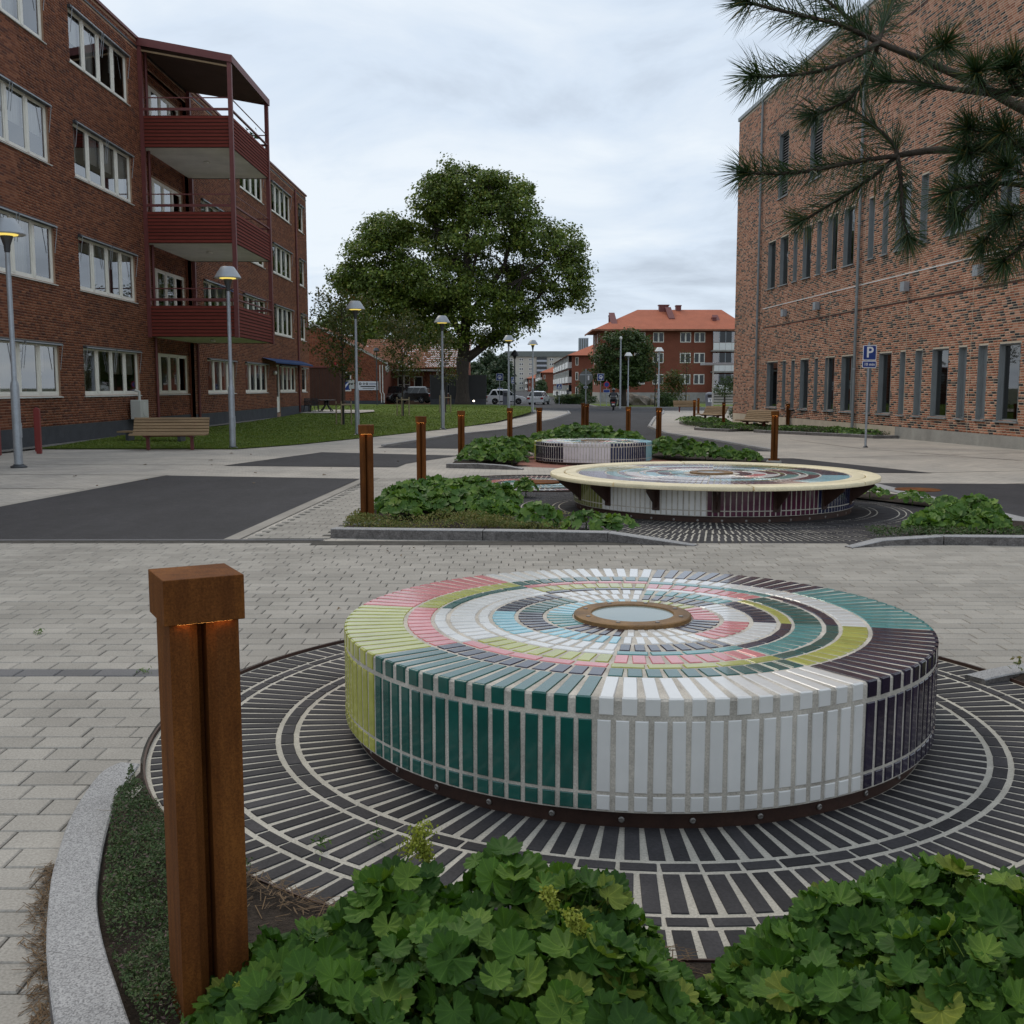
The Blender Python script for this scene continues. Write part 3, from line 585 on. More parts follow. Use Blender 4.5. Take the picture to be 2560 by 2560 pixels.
def refine(pts, k):
    out = []
    for i in range(len(pts)-1):
        p0 = pts[max(i-1, 0)]; p1 = pts[i]; p2 = pts[i+1]; p3 = pts[min(i+2, len(pts)-1)]
        for j in range(k):
            t = j/k; out.append(tuple(.5*(2*p1[a]+(p2[a]-p0[a])*t+(2*p0[a]-5*p1[a]+4*p2[a]-p3[a])*t*t+(-p0[a]+3*p1[a]-3*p2[a]+p3[a])*t**3) for a in (0, 1)))
    out.append(tuple(pts[-1])); return out
hk = [.004, .016, .035, .055, .075, .10, .11, .11, .11]
kk = 4
kerb('kerb', refine(LK_out, kk), refine(LK_in, kk), list(np.interp(np.arange(33)/4, range(9), hk)), [0, 11, 19, 27, 32])
kerb('kerb', refine(RK_out, kk), refine(RK_in, kk), list(np.interp(np.arange(33)/4, range(9), [.012, .03, .06, .08, .1, .11, .11, .11, .11])), [0, 8, 16, 24, 32])
KA_o = [(-1.87, 10.82), (-1.2, 10.70), (-.3, 10.62), (.35, 10.56), (.95, 10.50), (1.35, 10.28), (1.75, 10.12)]
KA_i = [(-1.84, 10.98), (-1.18, 10.86), (-.28, 10.78), (.38, 10.72), (1.0, 10.65), (1.42, 10.42), (1.80, 10.20)]
kerb('kerb', KA_o, KA_i, [.085, .09, .09, .09, .085, .05, .01], [0, 2, 4, 6])
KB_o = [(3.22, 9.98), (3.6, 10.16), (4.2, 10.26), (5.0, 10.12), (5.8, 10.02)]
KB_i = [(3.18, 10.08), (3.56, 10.32), (4.2, 10.42), (5.05, 10.28), (5.8, 10.18)]
kerb('kerb', KB_o, KB_i, [.01, .055, .08, .09, .09], [0, 2, 4])
KC_o = [(-1.35, 21.62), (-.7, 21.40), (-.15, 21.15), (.2, 21.05)]; KC_i = [(-1.30, 21.80), (-.66, 21.58), (-.10, 21.32), (.24, 21.20)]
kerb('kerb', KC_o, KC_i, [.075, .09, .07, .01], [0, 1, 3])
# right-hand planters along the new brick building
RP = [[(8.55, 54.6), (8.55, 52.6), (9.0, 51.2), (10.2, 51.6)], [(7.95, 46.6), (8.2, 45.4), (8.95, 44.0), (10.5, 46.0)], [(9.8, 43.3), (10.1, 42.4), (11.1, 40.2), (12.1, 38.4), (12.5, 36.9), (13.5, 36.9), (13.85, 37.6)]]
for P in RP:
    Q = [(x+.16, y+.10) for x, y in P]; kerb('kerb', P, Q, [.10]*len(P), list(range(len(P))))

# ------------------------------------------------------------------ soil beds
def soil(name, poly, dz=.04):
    return sheet(name, poly, dz, M['soil'])
def near_bed():
    n = 40; a0 = math.atan2(4.14-DC[1], -1.52-DC[0]) % (2*PI); a1 = 2*PI+math.atan2(5.40-DC[1], 2.42-DC[0]); inner = refine(LK_in, 3)+refine(RK_in, 3)[::-1]
    mb = MB()
    for i in range(n+1):
        a = lerp(a0, a1, i/n); d = (math.cos(a), math.sin(a)); best = DR+.05
        for k in range(len(inner)-1):                      # ray / boundary
            p, q = inner[k], inner[k+1]; ex, ey = q[0]-p[0], q[1]-p[1]; den = d[0]*ey-d[1]*ex
            if abs(den) < 1e-9: continue
            t = ((p[0]-DC[0])*ey-(p[1]-DC[1])*ex)/den; s = ((p[0]-DC[0])*d[1]-(p[1]-DC[1])*d[0])/den
            if t > DR and -.02 <= s <= 1.02: best = max(best, t)
        for j in range(5):
            t = j/4; r = lerp(DR+.012, best+.03, t); z = -.005+(.055 if i > 9 else .012+.004*i)*min(1, 3*t)*(1 if best > DR+.2 else .2)
            mb.v.append((DC[0]+d[0]*r, DC[1]+d[1]*r, z))
    for i in range(n):
        for j in range(4):
            b = i*5+j; mb.f.append((b, b+1, b+6, b+5)); mb.m.append(0)
    mb.build('planting_soil', M['soil'], smooth=True, kind='structure')
near_bed()
soil('planting_soil', [(-1.84, 10.97), (-.28, 10.77), (1.0, 10.64), (1.3, 10.7), (.9, 11.2), (.1, 12.0), (-.5, 13.2), (-.6, 14.6), (-1.1, 15.2), (-1.68, 15.2), (-1.75, 13)], .025)
soil('planting_soil', [(3.5, 10.3), (4.2, 10.41), (5.8, 10.17), (5.8, 12.0), (5.3, 12.4), (4.9, 11.5)], .025)
soil('planting_soil', [(4.75, 15.1), (5.75, 13.0), (5.8, 14.8), (5.0, 16.5)], .02)
soil('planting_soil', [(-1.3, 21.8), (-.1, 21.3), (.1, 22.3), (.2, 24), (.6, 26), (-.6, 27), (-1.2, 25)], .025)
soil('planting_soil', [(3.2, 24.6), (4.6, 22.3), (5.7, 22.3), (5.3, 25), (4.0, 27.5), (1.5, 30), (.3, 31), (.6, 26)], .025)
soil('planting_soil', [(8.7, 54.7), (8.7, 52.6), (9.1, 51.3), (10.3, 51.7), (11.7, 57), (10, 58)], .06)
soil('planting_soil', [(8.1, 46.7), (8.35, 45.5), (9.0, 44.2), (10.6, 46.1), (11.5, 50), (12.3, 52), (9.2, 51)], .06)
soil('planting_soil', [(9.95, 43.4), (10.2, 42.6), (11.2, 40.4), (12.2, 38.6), (12.6, 37.1), (13.4, 37.1), (13.2, 42), (12.7, 50), (11.0, 47)], .06)

# ================================================================== MOSAIC SEATS
RINGS = [(1.0, .797, 13, 0), (.790, .703, 11, 0), (.695, .652, 5, 1), (.643, .549, 9, 0), (.542, .503, 4, 1), (.495, .412, 8, 0), (.404, .312, 7, 0), (.304, .207, 5, 0)]
def tri_tiles(root, tiles, name, limit, thick, bv, spare):
    """tiles: (w, l, Matrix in root space, material). The `limit` that show largest become objects, the rest one mesh."""
    camp = Vector((0, 0, 1.5)); R0 = Matrix.Translation(root.location) @ Matrix.Rotation(root.rotation_euler.z, 4, 'Z'); sc = []
    for i, (w, l, Mx, mt) in enumerate(tiles):
        Wm = R0 @ Mx; p = Wm.translation; nz = (Wm.to_3x3() @ Vector((0, 0, 1))); d = inview(p)
        v = (camp-p); s = 0 if d is None else max(0, nz.dot(v)/v.length)*w*l/(v.length_squared)
        sc.append((-s, i))
    sc.sort(); meshes = {}; mats = []; mb = MB()
    for rank, (s, i) in enumerate(sc):
        w, l, Mx, mt = tiles[i]; key = (round(w, 3), round(l, 3))
        if rank < limit and s < 0:
            if key not in meshes:
                meshes[key] = MB().bbox(-w/2, w/2, -l/2, l/2, -thick, 0, bv).mesh(name, mt)
            o = link(name, meshes[key], root); o.matrix_local = Mx
            o.material_slots[0].link = 'OBJECT'; o.material_slots[0].material = mt
        else:
            if mt not in mats: mats.append(mt)
            mb.mi = mats.index(mt); mb.bbox(-w/2, w/2, -l/2, l/2, -thick, 0, bv, Mx)
    if mb.v: mb.build(spare, mats, root, kind='stuff')
def jit(k): return (RNG.random()-.5)*2*k
def mosaic_seat(label, x, y, R, h, cols, side, off, lim, base_r=None, zb=-.04, zt=.052, tilt=0, hinner=None):
    root = thing('mosaic_seat', label, 'seat', (x, y, g(y)), 0, 'round mosaic seats'); Rb = base_r or R*.962
    core = MB().lathe([(Rb, zt), (R-.004, zt+.004), (R-.004, h-.012), (R-.014, h-.003), (.15, h-.003)], 128); core.build('grout_core', M['grout'], root, smooth=30)
    br = MB().lathe([(Rb-.002, zb), (Rb-.002, zt), (Rb-.03, zt)], 96).build('base_ring', M['cortendark'], root, smooth=30)
    for k in range(32):
        a = 2*PI*(k+.3)/32; Mx = Matrix.Translation((Rb*math.cos(a), Rb*math.sin(a), .012)) @ Matrix.Rotation(a, 4, 'Z') @ Matrix.Rotation(PI/2, 4, 'Y')
        if math.sin(a) < .25: MB().lathe([(.011, -.002), (.011, .003), (.007, .005), (.005, .003), (0, .003)], 10, M=Mx).build('bolt', M['bolt'], br)
    pl = MB().lathe([(.205*R, h-.004), (.205*R, h+.014), (.2*R, h+.018), (.145*R, h+.018), (.142*R, h+.010)], 64).build('lamp_plate', M['rustplate'], root, smooth=30)
    MB().lathe([(.143*R, h+.011), (.07, h+.0125), (0, h+.013)], 48).build('lens', M['frost'], pl, smooth=True)
    for k in range(8):
        a = 2*PI*(k+.5)/8; MB().lathe([(.010, 0), (.010, .004), (0, .005)], 8, (.173*R*math.cos(a), .173*R*math.sin(a), h+.018)).build('bolt', M['bolt'], pl)
    T = []
    for ri, (ro, rin, n, tang) in enumerate(RINGS):
        ro *= R; rin *= R
        if ri == 0: ro -= .001
        for k in range(8):
            for j in range(n):
                a = math.radians(off+45*k)+math.radians(45)*(j+.5)/n
                rm = (ro+rin)/2; arc = math.radians(45)/n
                if tang: l, w = ro-rin-.004, arc*rm-.012
                else: l, w = ro-rin-.008, arc*rin-(.0135 if ri == 0 else .011)
                w += jit(.0012)
                w = round(max(w, .012), 3)
                Mx = Matrix.Translation((rm*math.cos(a), rm*math.sin(a), h+.0005+abs(jit(.0008)))) @ Matrix.Rotation(a-PI/2+jit(.008), 4, 'Z')
                T.append((w, l, Mx, GL[cols[ri][k]]))
    for z0, z1, n in ((h-.062, h-.001, 13), (zt+.075, h-.080, 16), (zt+.010, zt+.063, 16)):
        for k in range(8):
            for j in range(n):
                a = math.radians(off+45*k)+math.radians(45)*(j+.5)/n; w = math.radians(45)/n*R-(.028 if n == 13 else .018)+jit(.0015); w = round(w, 3); rr = R+.0005+abs(jit(.0012))
                Mx = Matrix.Translation((rr*math.cos(a), rr*math.sin(a), (z0+z1)/2)) @ Matrix.Rotation(a, 4, 'Z') @ Matrix.Rotation(PI/2, 4, 'Y') @ Matrix.Rotation(PI/2+jit(.008), 4, 'Z')
                T.append((w, z1-z0, Mx, GL[side[k]]))
    tri_tiles(root, T, 'tile', lim, .008, .0028, 'tile_field')
    return root
C1 = ['pwkcgwpt', 'wgckpgcw', 'tkgwkcgp', 'kcwwcktg', 'wpwwwtpc', 'twpbwpwp', 'pwgpbwkw', 'cbbtpwpk']
seat1 = mosaic_seat('large round seat of coloured glazed tiles with rusty lamp plate, nearest the camera', DC[0], DC[1], 1.304, .460, C1, C1[0], 33, 300)
C3 = ['bwpcpsnb', 'wgckpgcw', 'tkgwkcgp', 'kbwwcktg', 'wpwwwtpc', 'twpbwpwp', 'pwgpbwkw', 'cbbtpwpk']
seat3 = mosaic_seat('small far round mosaic seat with dark, pale rose and navy tiled side, behind yellow-rimmed seat', 1.79, 23.57, 1.30, .46, C3, 'bwpcpsnb', 57-45*1+0, 140, zb=-.02)

def paved_disc(label, x, y, rings, R, mat, lim, grout, z=-.008, edge=True, lip=.012, group='paved discs round the seats', centre=None):
    root = thing('paved_disc', label, 'paving', (x, y, g(y)), 0, group); dz = (g(y+R)-g(y-R))/(2*R)
    root.rotation_euler = (math.atan(dz), 0, 0)
    MB().lathe([(R, z-.03), (R, z-.004), (0.05, z-.004)], 128).build('grout_bed', grout, root, smooth=20)
    if edge: MB().lathe([(R, z-.03), (R, z+lip), (R+.008, z+lip), (R+.008, z-.03)], 128).build('steel_edge', M['cortendark'], root, smooth=20)
    T = []
    for ri, (r0, r1, n, tang, *mm) in enumerate(rings):
        for j in range(n):
            a = 2*PI*(j+.37*ri)/n; rm = (r0+r1)/2
            w, l = (2*PI*rm/n-.014+jit(.002), r1-r0) if tang else (2*PI*(r0*.8+r1*.2)/n-.0195+jit(.002), r1-r0-.004)
            mt = mat if not mm else (mm[0][int(j*len(mm[0])/n)] if isinstance(mm[0], list) else mm[0])
            T.append((round(w, 3), l, Matrix.Translation((rm*math.cos(a), rm*math.sin(a), z+jit(.001))) @ Matrix.Rotation(a-PI/2+jit(.006), 4, 'Z'), mt))
    tri_tiles(root, T, 'clinker_tile', lim, .012, .002, 'clinker_field'); return root
paved_disc('dark clinker paving ring laid round the nearest mosaic seat', DC[0], DC[1], [(1.255, 1.510, 116, 0), (1.532, 1.585, 74, 1), (1.607, 1.860, 142, 0), (1.882, 1.930, 90, 1), (1.952, 2.112, 166, 0)], DR, M['clinker'], 300, M['floorgrout'], z=-.013, lip=.014)
S2 = (2.60, 13.85)
paved_disc('dark clinker paving circle under the yellow-rimmed seat', S2[0], S2[1], [(1.75, 1.98, 170, 0), (1.995, 2.06, 110, 1), (2.075, 2.32, 200, 0), (2.335, 2.40, 130, 1), (2.415, 2.47, 130, 1), (2.485, 2.75, 240, 0), (2.765, 2.83, 150, 1), (2.845, 3.10, 280, 0), (3.115, 3.37, 300, 0), (3.385, 3.62, 320, 0)], 3.66, M['clinker'], 220, M['floorgrout'], z=-.004, edge=False)
fm = [GL[c] for c in 'wbtw']
fmos = paved_disc('flat round floor mosaic with rusty lid between the yellow-rimmed seat and planting', .43, 17.71, [(.40, .60, 40, 0, [GL['b'], GL['t'], GL['w'], GL['b']]), (.62, .69, 34, 1, M['clinker']), (.71, .95, 60, 0, [GL['w'], GL['k'], GL['b'], GL['t']]), (.97, 1.04, 50, 1, M['clinker']), (1.06, 1.3, 84, 0, M['clinker']), (1.32, 1.39, 66, 1, [GL['k'], GL['l'], GL['w'], GL['k']]), (1.41, 1.62, 104, 0, M['clinker'])], 1.66, M['clinker'], 160, M['floorgrout'], z=.004)
MB().lathe([(.38, 0), (.38, .02), (.34, .024), (0, .024)], 40, (0, 0, .006)).build('lid', M['corten'], fmos, smooth=30)
td = MB().lathe([(2.15, -.02), (2.15, .004), (0.1, .004)], 64, (1.79, 23.57, g(23.57))).build('terracotta_floor', M['terracotta'], smooth=20); tag(td, 'round terracotta coloured floor under the far mosaic seat', 'paving')

def wood_seat():
    x, y = S2; R, h, Ro = 1.79, .44, 2.10; root = thing('wood_rimmed_seat', 'large round tiled seat with pale yellow wooden rim on rusty brackets', 'seat', (x, y, g(y)), 0)
    off = 33; zt = .075
    MB().lathe([(R-.03, zt), (R-.004, zt+.004), (R-.004, h-.003), (.15, h-.003)], 128).build('grout_core', M['grout'], root, smooth=30)
    br = MB().lathe([(R-.03, -.03), (R-.03, zt), (R-.06, zt)], 96).build('base_ring', M['cortendark'], root, smooth=30)
    for k in range(40):
        a = 2*PI*(k+.3)/40
        if math.sin(a) < .2:
            Mx = Matrix.Translation(((R-.03)*math.cos(a), (R-.03)*math.sin(a), .03)) @ Matrix.Rotation(a, 4, 'Z') @ Matrix.Rotation(PI/2, 4, 'Y')
            MB().lathe([(.014, -.002), (.014, .004), (0, .005)], 8, M=Mx).build('bolt', M['bolt'], br)
    cols = ['onolplbn', 'tbotwnlt', 'lwblnowp', 'bntwwbtl', 'wlwbwtpo', 'twpbwpwl', 'pwtpbwkw', 'wbbtpwpl']; side = 'ntpowlnt'; T = []
    for ri, (ro, rin, n, tang) in enumerate(RINGS):
        ro *= R-.06; rin *= R-.06; n = int(n*1.35)
        for k in range(8):
            for j in range(n):
                a = math.radians(off+45*k)+math.radians(45)*(j+.5)/n; rm = (ro+rin)/2; arc = math.radians(45)/n
                l, w = (ro-rin-.005, arc*rm-.013) if tang else (ro-rin-.010, min(arc*(ro*.35+rin*.65)-.012, arc*rin-.006))
                T.append((round(w, 3), l, Matrix.Translation((rm*math.cos(a), rm*math.sin(a), h+.001)) @ Matrix.Rotation(a-PI/2, 4, 'Z'), GL[cols[ri][k]]))
    for z0, z1, n in ((zt+.075, h-.02, 21), (zt+.010, zt+.063, 21)):
        for k in range(8):
            for j in range(n):
                a = math.radians(off+45*k)+math.radians(45)*(j+.5)/n; w = math.radians(45)/n*R-.016
                T.append((round(w, 3), z1-z0, Matrix.Translation(((R+.001)*math.cos(a), (R+.001)*math.sin(a), (z0+z1)/2)) @ Matrix.Rotation(a, 4, 'Z') @ Matrix.Rotation(PI/2, 4, 'Y') @ Matrix.Rotation(PI/2, 4, 'Z'), GL[side[k]]))
    tri_tiles(root, T, 'tile', 240, .009, .0028, 'tile_field')
    pl = MB().lathe([(.28, h-.004), (.28, h+.016), (.27, h+.02), (.19, h+.02), (.185, h+.012)], 56).build('lamp_plate', M['rustplate'], root, smooth=30)
    MB().lathe([(.188, h+.013), (.09, h+.0145), (0, h+.015)], 40).build('lens', M['frost'], pl, smooth=True)
    for k in range(8):                                   # two planks per segment of the rim
        a0 = math.radians(off+45*k+14.5); a1 = a0+math.radians(44.4)
        for r0, r1 in ((1.755, 1.905), (1.918, Ro)):
            z0, z1 = h-.038, h+.012; rb = .008 if r1 < Ro else .016
            prof = [(r0, z0), (r1-.004, z0), (r1, z0+.012), (r1, z1-rb), (r1-rb*.4, z1-rb*.25), (r1-rb, z1), (r0+.012, z1), (r0, z1-.010), (r0, z0)]
            n = 14; mb = MB(); mb.lathe(prof, n, a0=a0, a1=a1); m = len(prof)-1; k1 = n+1
            mb.add([], []); mb.f += [tuple(j*k1 for j in range(m)), tuple(j*k1+n for j in range(m))[::-1]]; mb.m += [0, 0]
            mb.build('rim_plank', M['yellowwood'], root, smooth=35)
    for k in range(16):                                  # triangular brackets
        a = math.radians(off+22.5*k+3.5); Mx = Matrix.Rotation(a, 4, 'Z') @ Matrix.Rotation(PI/2, 4, 'X')
        mb = MB(); mb.prism([(R, .16), (R+.012, .16), (Ro-.03, h-.075), (Ro-.03, h-.040), (R, h-.040)], -.007, .007, Mx); mb.box(R+.001, R+.012, .13, h-.042, -.045, .045, Mx)
        mb.build('bracket', M['cortendark'], root)
wood_seat()

# ================================================================== BOLLARDS
def bollard(x, y, rz, label, first=[None]):
    z = g(y)+(.05 if y > 5 else .02)
    if first[0] is None:
        root = thing('bollard', label, 'bollard', (x, y, z), rz, 'rusty light bollards'); w = .150; H = 1.07; a = w/2
        half = [(-a, -a), (-.034, -a), (-.011, -a+.024), (-.011, -a+.066), (.007, -a+.066), (.007, -a+.016), (.026, -a), (a, -a)]
        poly = half+[(-p[0], -p[1]) for p in half]
        MB().prism(poly, .02, H-.098).build('post', M['corten'], root)
        c = .174/2; cap = MB(); cap.box(-c, c, -c, c, H-.100, H); me = cap.mesh('cap', M['corten']); bm = bmesh.new(); bm.from_mesh(me); bmesh.ops.bevel(bm, geom=bm.edges[:], offset=.0014, segments=1, affect='EDGES'); bm.to_mesh(me); bm.free()
        co = link('cap', me, root)
        led = MB()
        for s in (-1, 1): led.box(-.06, .06, s*.0815-.0025, s*.0815+.0025, H-.1004, H-.0996)
        led.build('light_strip', M['led'], co)
        bp = MB(); bp.box(-.12, .12, -.12, .12, .0, .02)
        for sx in (-1, 1):
            for sy in (-1, 1): bp.lathe([(.012, .02), (.012, .035), (0, .036)], 8, (sx*.102, sy*.102, 0))
        bp.build('base_plate', M['corten'], root)
        MB().bbox(-.16, .16, -.16, .16, -.12, .0, .02).build('footing', M['concrete'], root)
        first[0] = root; return root
    o = copy_tree(first[0]); o.location = (x, y, z); o.rotation_euler = (0, 0, rz); o['label'] = label; return o
BOL = [(-.712, 2.36, .50, 'tall rusty steel bollard in the foreground by the curved granite kerb'),
       (-1.62, 11.84, .13, 'rusty bollard standing on the corner of the straight granite kerb, left of the planting'),
       (-1.45, 17.0, .10, 'rusty bollard rising behind the leafy planting left of the yellow-rimmed seat'),
       (-1.13, 23.74, .04, 'rusty bollard at the kerb corner left of the far mosaic seat planting'),
       (-.06, 29.6, .0, 'rusty bollard left of the far seat, in line below the lit street lamp'),
       (.78, 30.6, .0, 'rusty bollard just left of the hump of plants behind the far seat'),
       (3.25, 46.5, .3, 'rusty bollard of the close pair on the road axis, the nearer and taller one'),
       (3.30, 49.6, .2, 'rusty bollard of the close pair on the road axis, half hidden by its neighbour'),
       (3.66, 33.6, -.1, 'rusty bollard just right of the hump of plants behind the far seat'),
       (4.21, 30.6, -.2, 'rusty bollard right of the far seat beside low leafy plants'),
       (5.72, 23.21, -.25, 'rusty bollard behind the yellow-rimmed seat, in front of the two brown benches'),
       (10.34, 52.2, -.2, 'rusty bollard beside the farther brown bench in the right-hand beds'),
       (10.75, 63.0, -.2, 'rusty bollard in front of the far bench, nearer of two'),
       (12.9, 74.0, -.2, 'rusty bollard in front of the far bench, farther of two'),
       (12.55, 48.6, -.2, 'rusty bollard in the bed between the brick wall and the nearer brown bench'),
       (13.75, 39.9, -.2, 'rusty bollard at the end of the bed right of the parking sign')]
for b in BOL: bollard(*b)
# ================================================================== FACADES
class Facade:
    """plane with origin O (x,y), direction D along the wall (u), normal N out of the wall; v is height"""
    def __init__(s, O, D, N, root):
        s.O = Vector((*O, 0)); s.D = Vector((*D, 0)).normalized(); s.N = Vector((*N, 0)).normalized(); s.root = root; s.off = tuple(root.location); s.holes = []
    def P(s, u, v, d=0.):
        p = s.O+s.D*u+s.N*d; return (p.x, p.y, v)
    def M4(s, u=0, v=0, d=0):
        p = s.P(u, v, d); D, N = s.D, s.N
        return Matrix(((D.x, N.x, 0, p[0]), (D.y, N.y, 0, p[1]), (0, 0, 1, p[2]), (0, 0, 0, 1)))
    def mb(s): return MB(s.off)
    def box(s, mb, u0, u1, v0, v1, d0, d1): return mb.box(u0, u1, d0, d1, v0, v1, s.M4())
    def wall(s, u0, u1, v0, v1, mat, depth=.14, name='wall'):
        us = sorted({u0, u1} | {x for h in s.holes for x in h[:2] if u0 < x < u1}); vs = sorted({v0, v1} | {x for h in s.holes for x in h[2:4] if v0 < x < v1}); mb = s.mb()
        for a, b in zip(us, us[1:]):
            for c, d in zip(vs, vs[1:]):
                m, n = (a+b)/2, (c+d)/2
                if any(h[0] < m < h[1] and h[2] < n < h[3] for h in s.holes): continue
                mb.quad(s.P(a, c), s.P(b, c), s.P(b, d), s.P(a, d))
        for a, b, c, d in s.holes:
            for p, q in (((a, c), (a, d)), ((a, d), (b, d)), ((b, d), (b, c)), ((b, c), (a, c))):
                mb.quad(s.P(*p), s.P(*q), s.P(*q, -depth), s.P(*p, -depth))
        return mb.build(name, mat, s.root)
    def bricks(s, u0, u1, v0, v1, mat, bw=.25, bh=.065, joint=.012, proud=.007, limit=300, soldier=(), skip=()):
        rowh = bh+joint; cand = []; V = []; F = []; nrow = int((v1-v0)/rowh)
        def put(a, b, c, d):
            i = len(V); V.extend([s.P(a, c), s.P(b, c), s.P(b, d), s.P(a, d), s.P(a, c, proud), s.P(b, c, proud), s.P(b, d, proud), s.P(a, d, proud)])
            F.extend([(i+4, i+5, i+6, i+7), (i, i+1, i+5, i+4), (i+1, i+2, i+6, i+5), (i+2, i+3, i+7, i+6), (i+3, i, i+4, i+7)])
        step = bw+joint
        for r in range(nrow):
            c = v0+r*rowh; d = c+bh; mid = (c+d)/2
            iv = [(u0, u1)]
            for h in s.holes:
                if h[2] < d-.01 and h[3] > c+.01:
                    iv = [q for a, b in iv for q in ((a, min(b, h[0])), (max(a, h[1]), b)) if q[1]-q[0] > .02]
            if any(abs(mid-z) < .04 for z in skip): continue
            off = (r % 2)*step/2+(r % 3)*.06
            for a, b in iv:
                k = math.floor((a-off)/step); u = off+k*step
                while u < b:
                    p, q = max(a+.004, u), min(b-.004, u+bw)
                    if q-p > .03:
                        if q-p > bw-.002: cand.append((p, c))
                        else: put(p, q, c, d)
                    u += step
        sc = []
        for i, (p, c) in enumerate(cand):
            dd = inview(s.P(p+bw/2, c+bh/2)); sc.append((1e9 if dd is None else dd, i))
        sc.sort(); top = set(i for _, i in sc[:limit]); mbk = MB()
        mbk.add([(0, 0, 0), (bw, 0, 0), (bw, 0, bh), (0, 0, bh), (0, proud, 0), (bw, proud, 0), (bw, proud, bh), (0, proud, bh)], [(4, 5, 6, 7)[::-1], (0, 1, 5, 4)[::-1], (1, 2, 6, 5)[::-1], (2, 3, 7, 6)[::-1], (3, 0, 4, 7)[::-1]])
        me = mbk.mesh('brick', mat); T = Matrix.Translation(Vector(s.off)).inverted()
        for i, (p, c) in enumerate(cand):
            if i in top: o = link('brick', me, s.root); o.matrix_local = T @ s.M4(p, c, 0)
            else: put(p, p+bw, c, c+bh)
        o3 = np.array(s.off); np_mesh('brick_field', np.array(V)-o3, np.array(F), mat, s.root, 'stuff')

# ================================================================== LEFT APARTMENT BLOCK
LB = thing('apartment_block', 'four-storey dark red brick apartment block with oxide red balconies on the left', 'building', (-13.5, 50, 0))
FL = Facade((-13.5, 0), (0, 1), (1, 0), LB)
FLR = Facade((-13.72, 0), (0, 1), (1, 0), LB)
ROWZ = [(1.27, 2.83), (4.56, 6.25), (8.0, 9.68), (11.41, 13.07)]
COLS = [(20.2, 25.2, 4), (27.0, 32.05, 4), (33.85, 38.85, 4), (54.3, 59.2, 4), (61.3, 66.4, 4), (68.9, 70.5, 1)]
REC = (40.85, 45.65)
wins = []
for (a, b, n) in COLS:
    for r, (c, d) in enumerate(ROWZ):
        if r == 0 and a == 61.3: continue
        wins.append((a, b, c, d, n))
wins += [(47.6, 52.3, ROWZ[0][0], ROWZ[0][1], 4), (47.4, 52.2, 4.56, 6.25, 4), (47.4, 52.2, 8.0, 9.68, 4), (47.4, 52.2, 11.41, 13.07, 4), (62.4, 67.0, 1.27, 2.85, 4)]
FL.holes = [w[:4] for w in wins]+[(REC[0], REC[1], .2, 13.2), (61.45, 62.35, .05, 2.85)]
FL.wall(12, 71.5, -.5, 13.934, M['mort_l'])
FL.bricks(22, 71.5, .40, 13.62, M['brick_l'], bh=.061, joint=.016, limit=300)
mb = MB(FL.off); FL.box(mb, 12, REC[0], -.5, .39, -.05, .012); FL.box(mb, REC[1], 61.4, -.5, .39, -.05, .012); FL.box(mb, 62.4, 71.5, -.5, .39, -.05, .012); mb.build('plinth', M['plinth'], LB)
FL.bricks(22, 71.5, 13.70, 13.93, M['brick_l'], limit=0)
mb = MB(FL.off); FL.box(mb, 12, 71.5, 13.625, 13.69, .001, .03); mb.build('cornice', M['panel'], LB)
mb = MB(FL.off); FL.box(mb, 12, 71.6, 13.935, 14.03, -.4, .07); mb.build('roof_edge', M['redsteel'], LB)
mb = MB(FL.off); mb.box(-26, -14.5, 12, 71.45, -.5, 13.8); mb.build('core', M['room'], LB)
mb = MB(FL.off); mb.box(-26, -13.62, 71.451, 71.5, -.5, 13.9); mb.build('end_wall', M['wallred'], LB)
FLR.holes = []
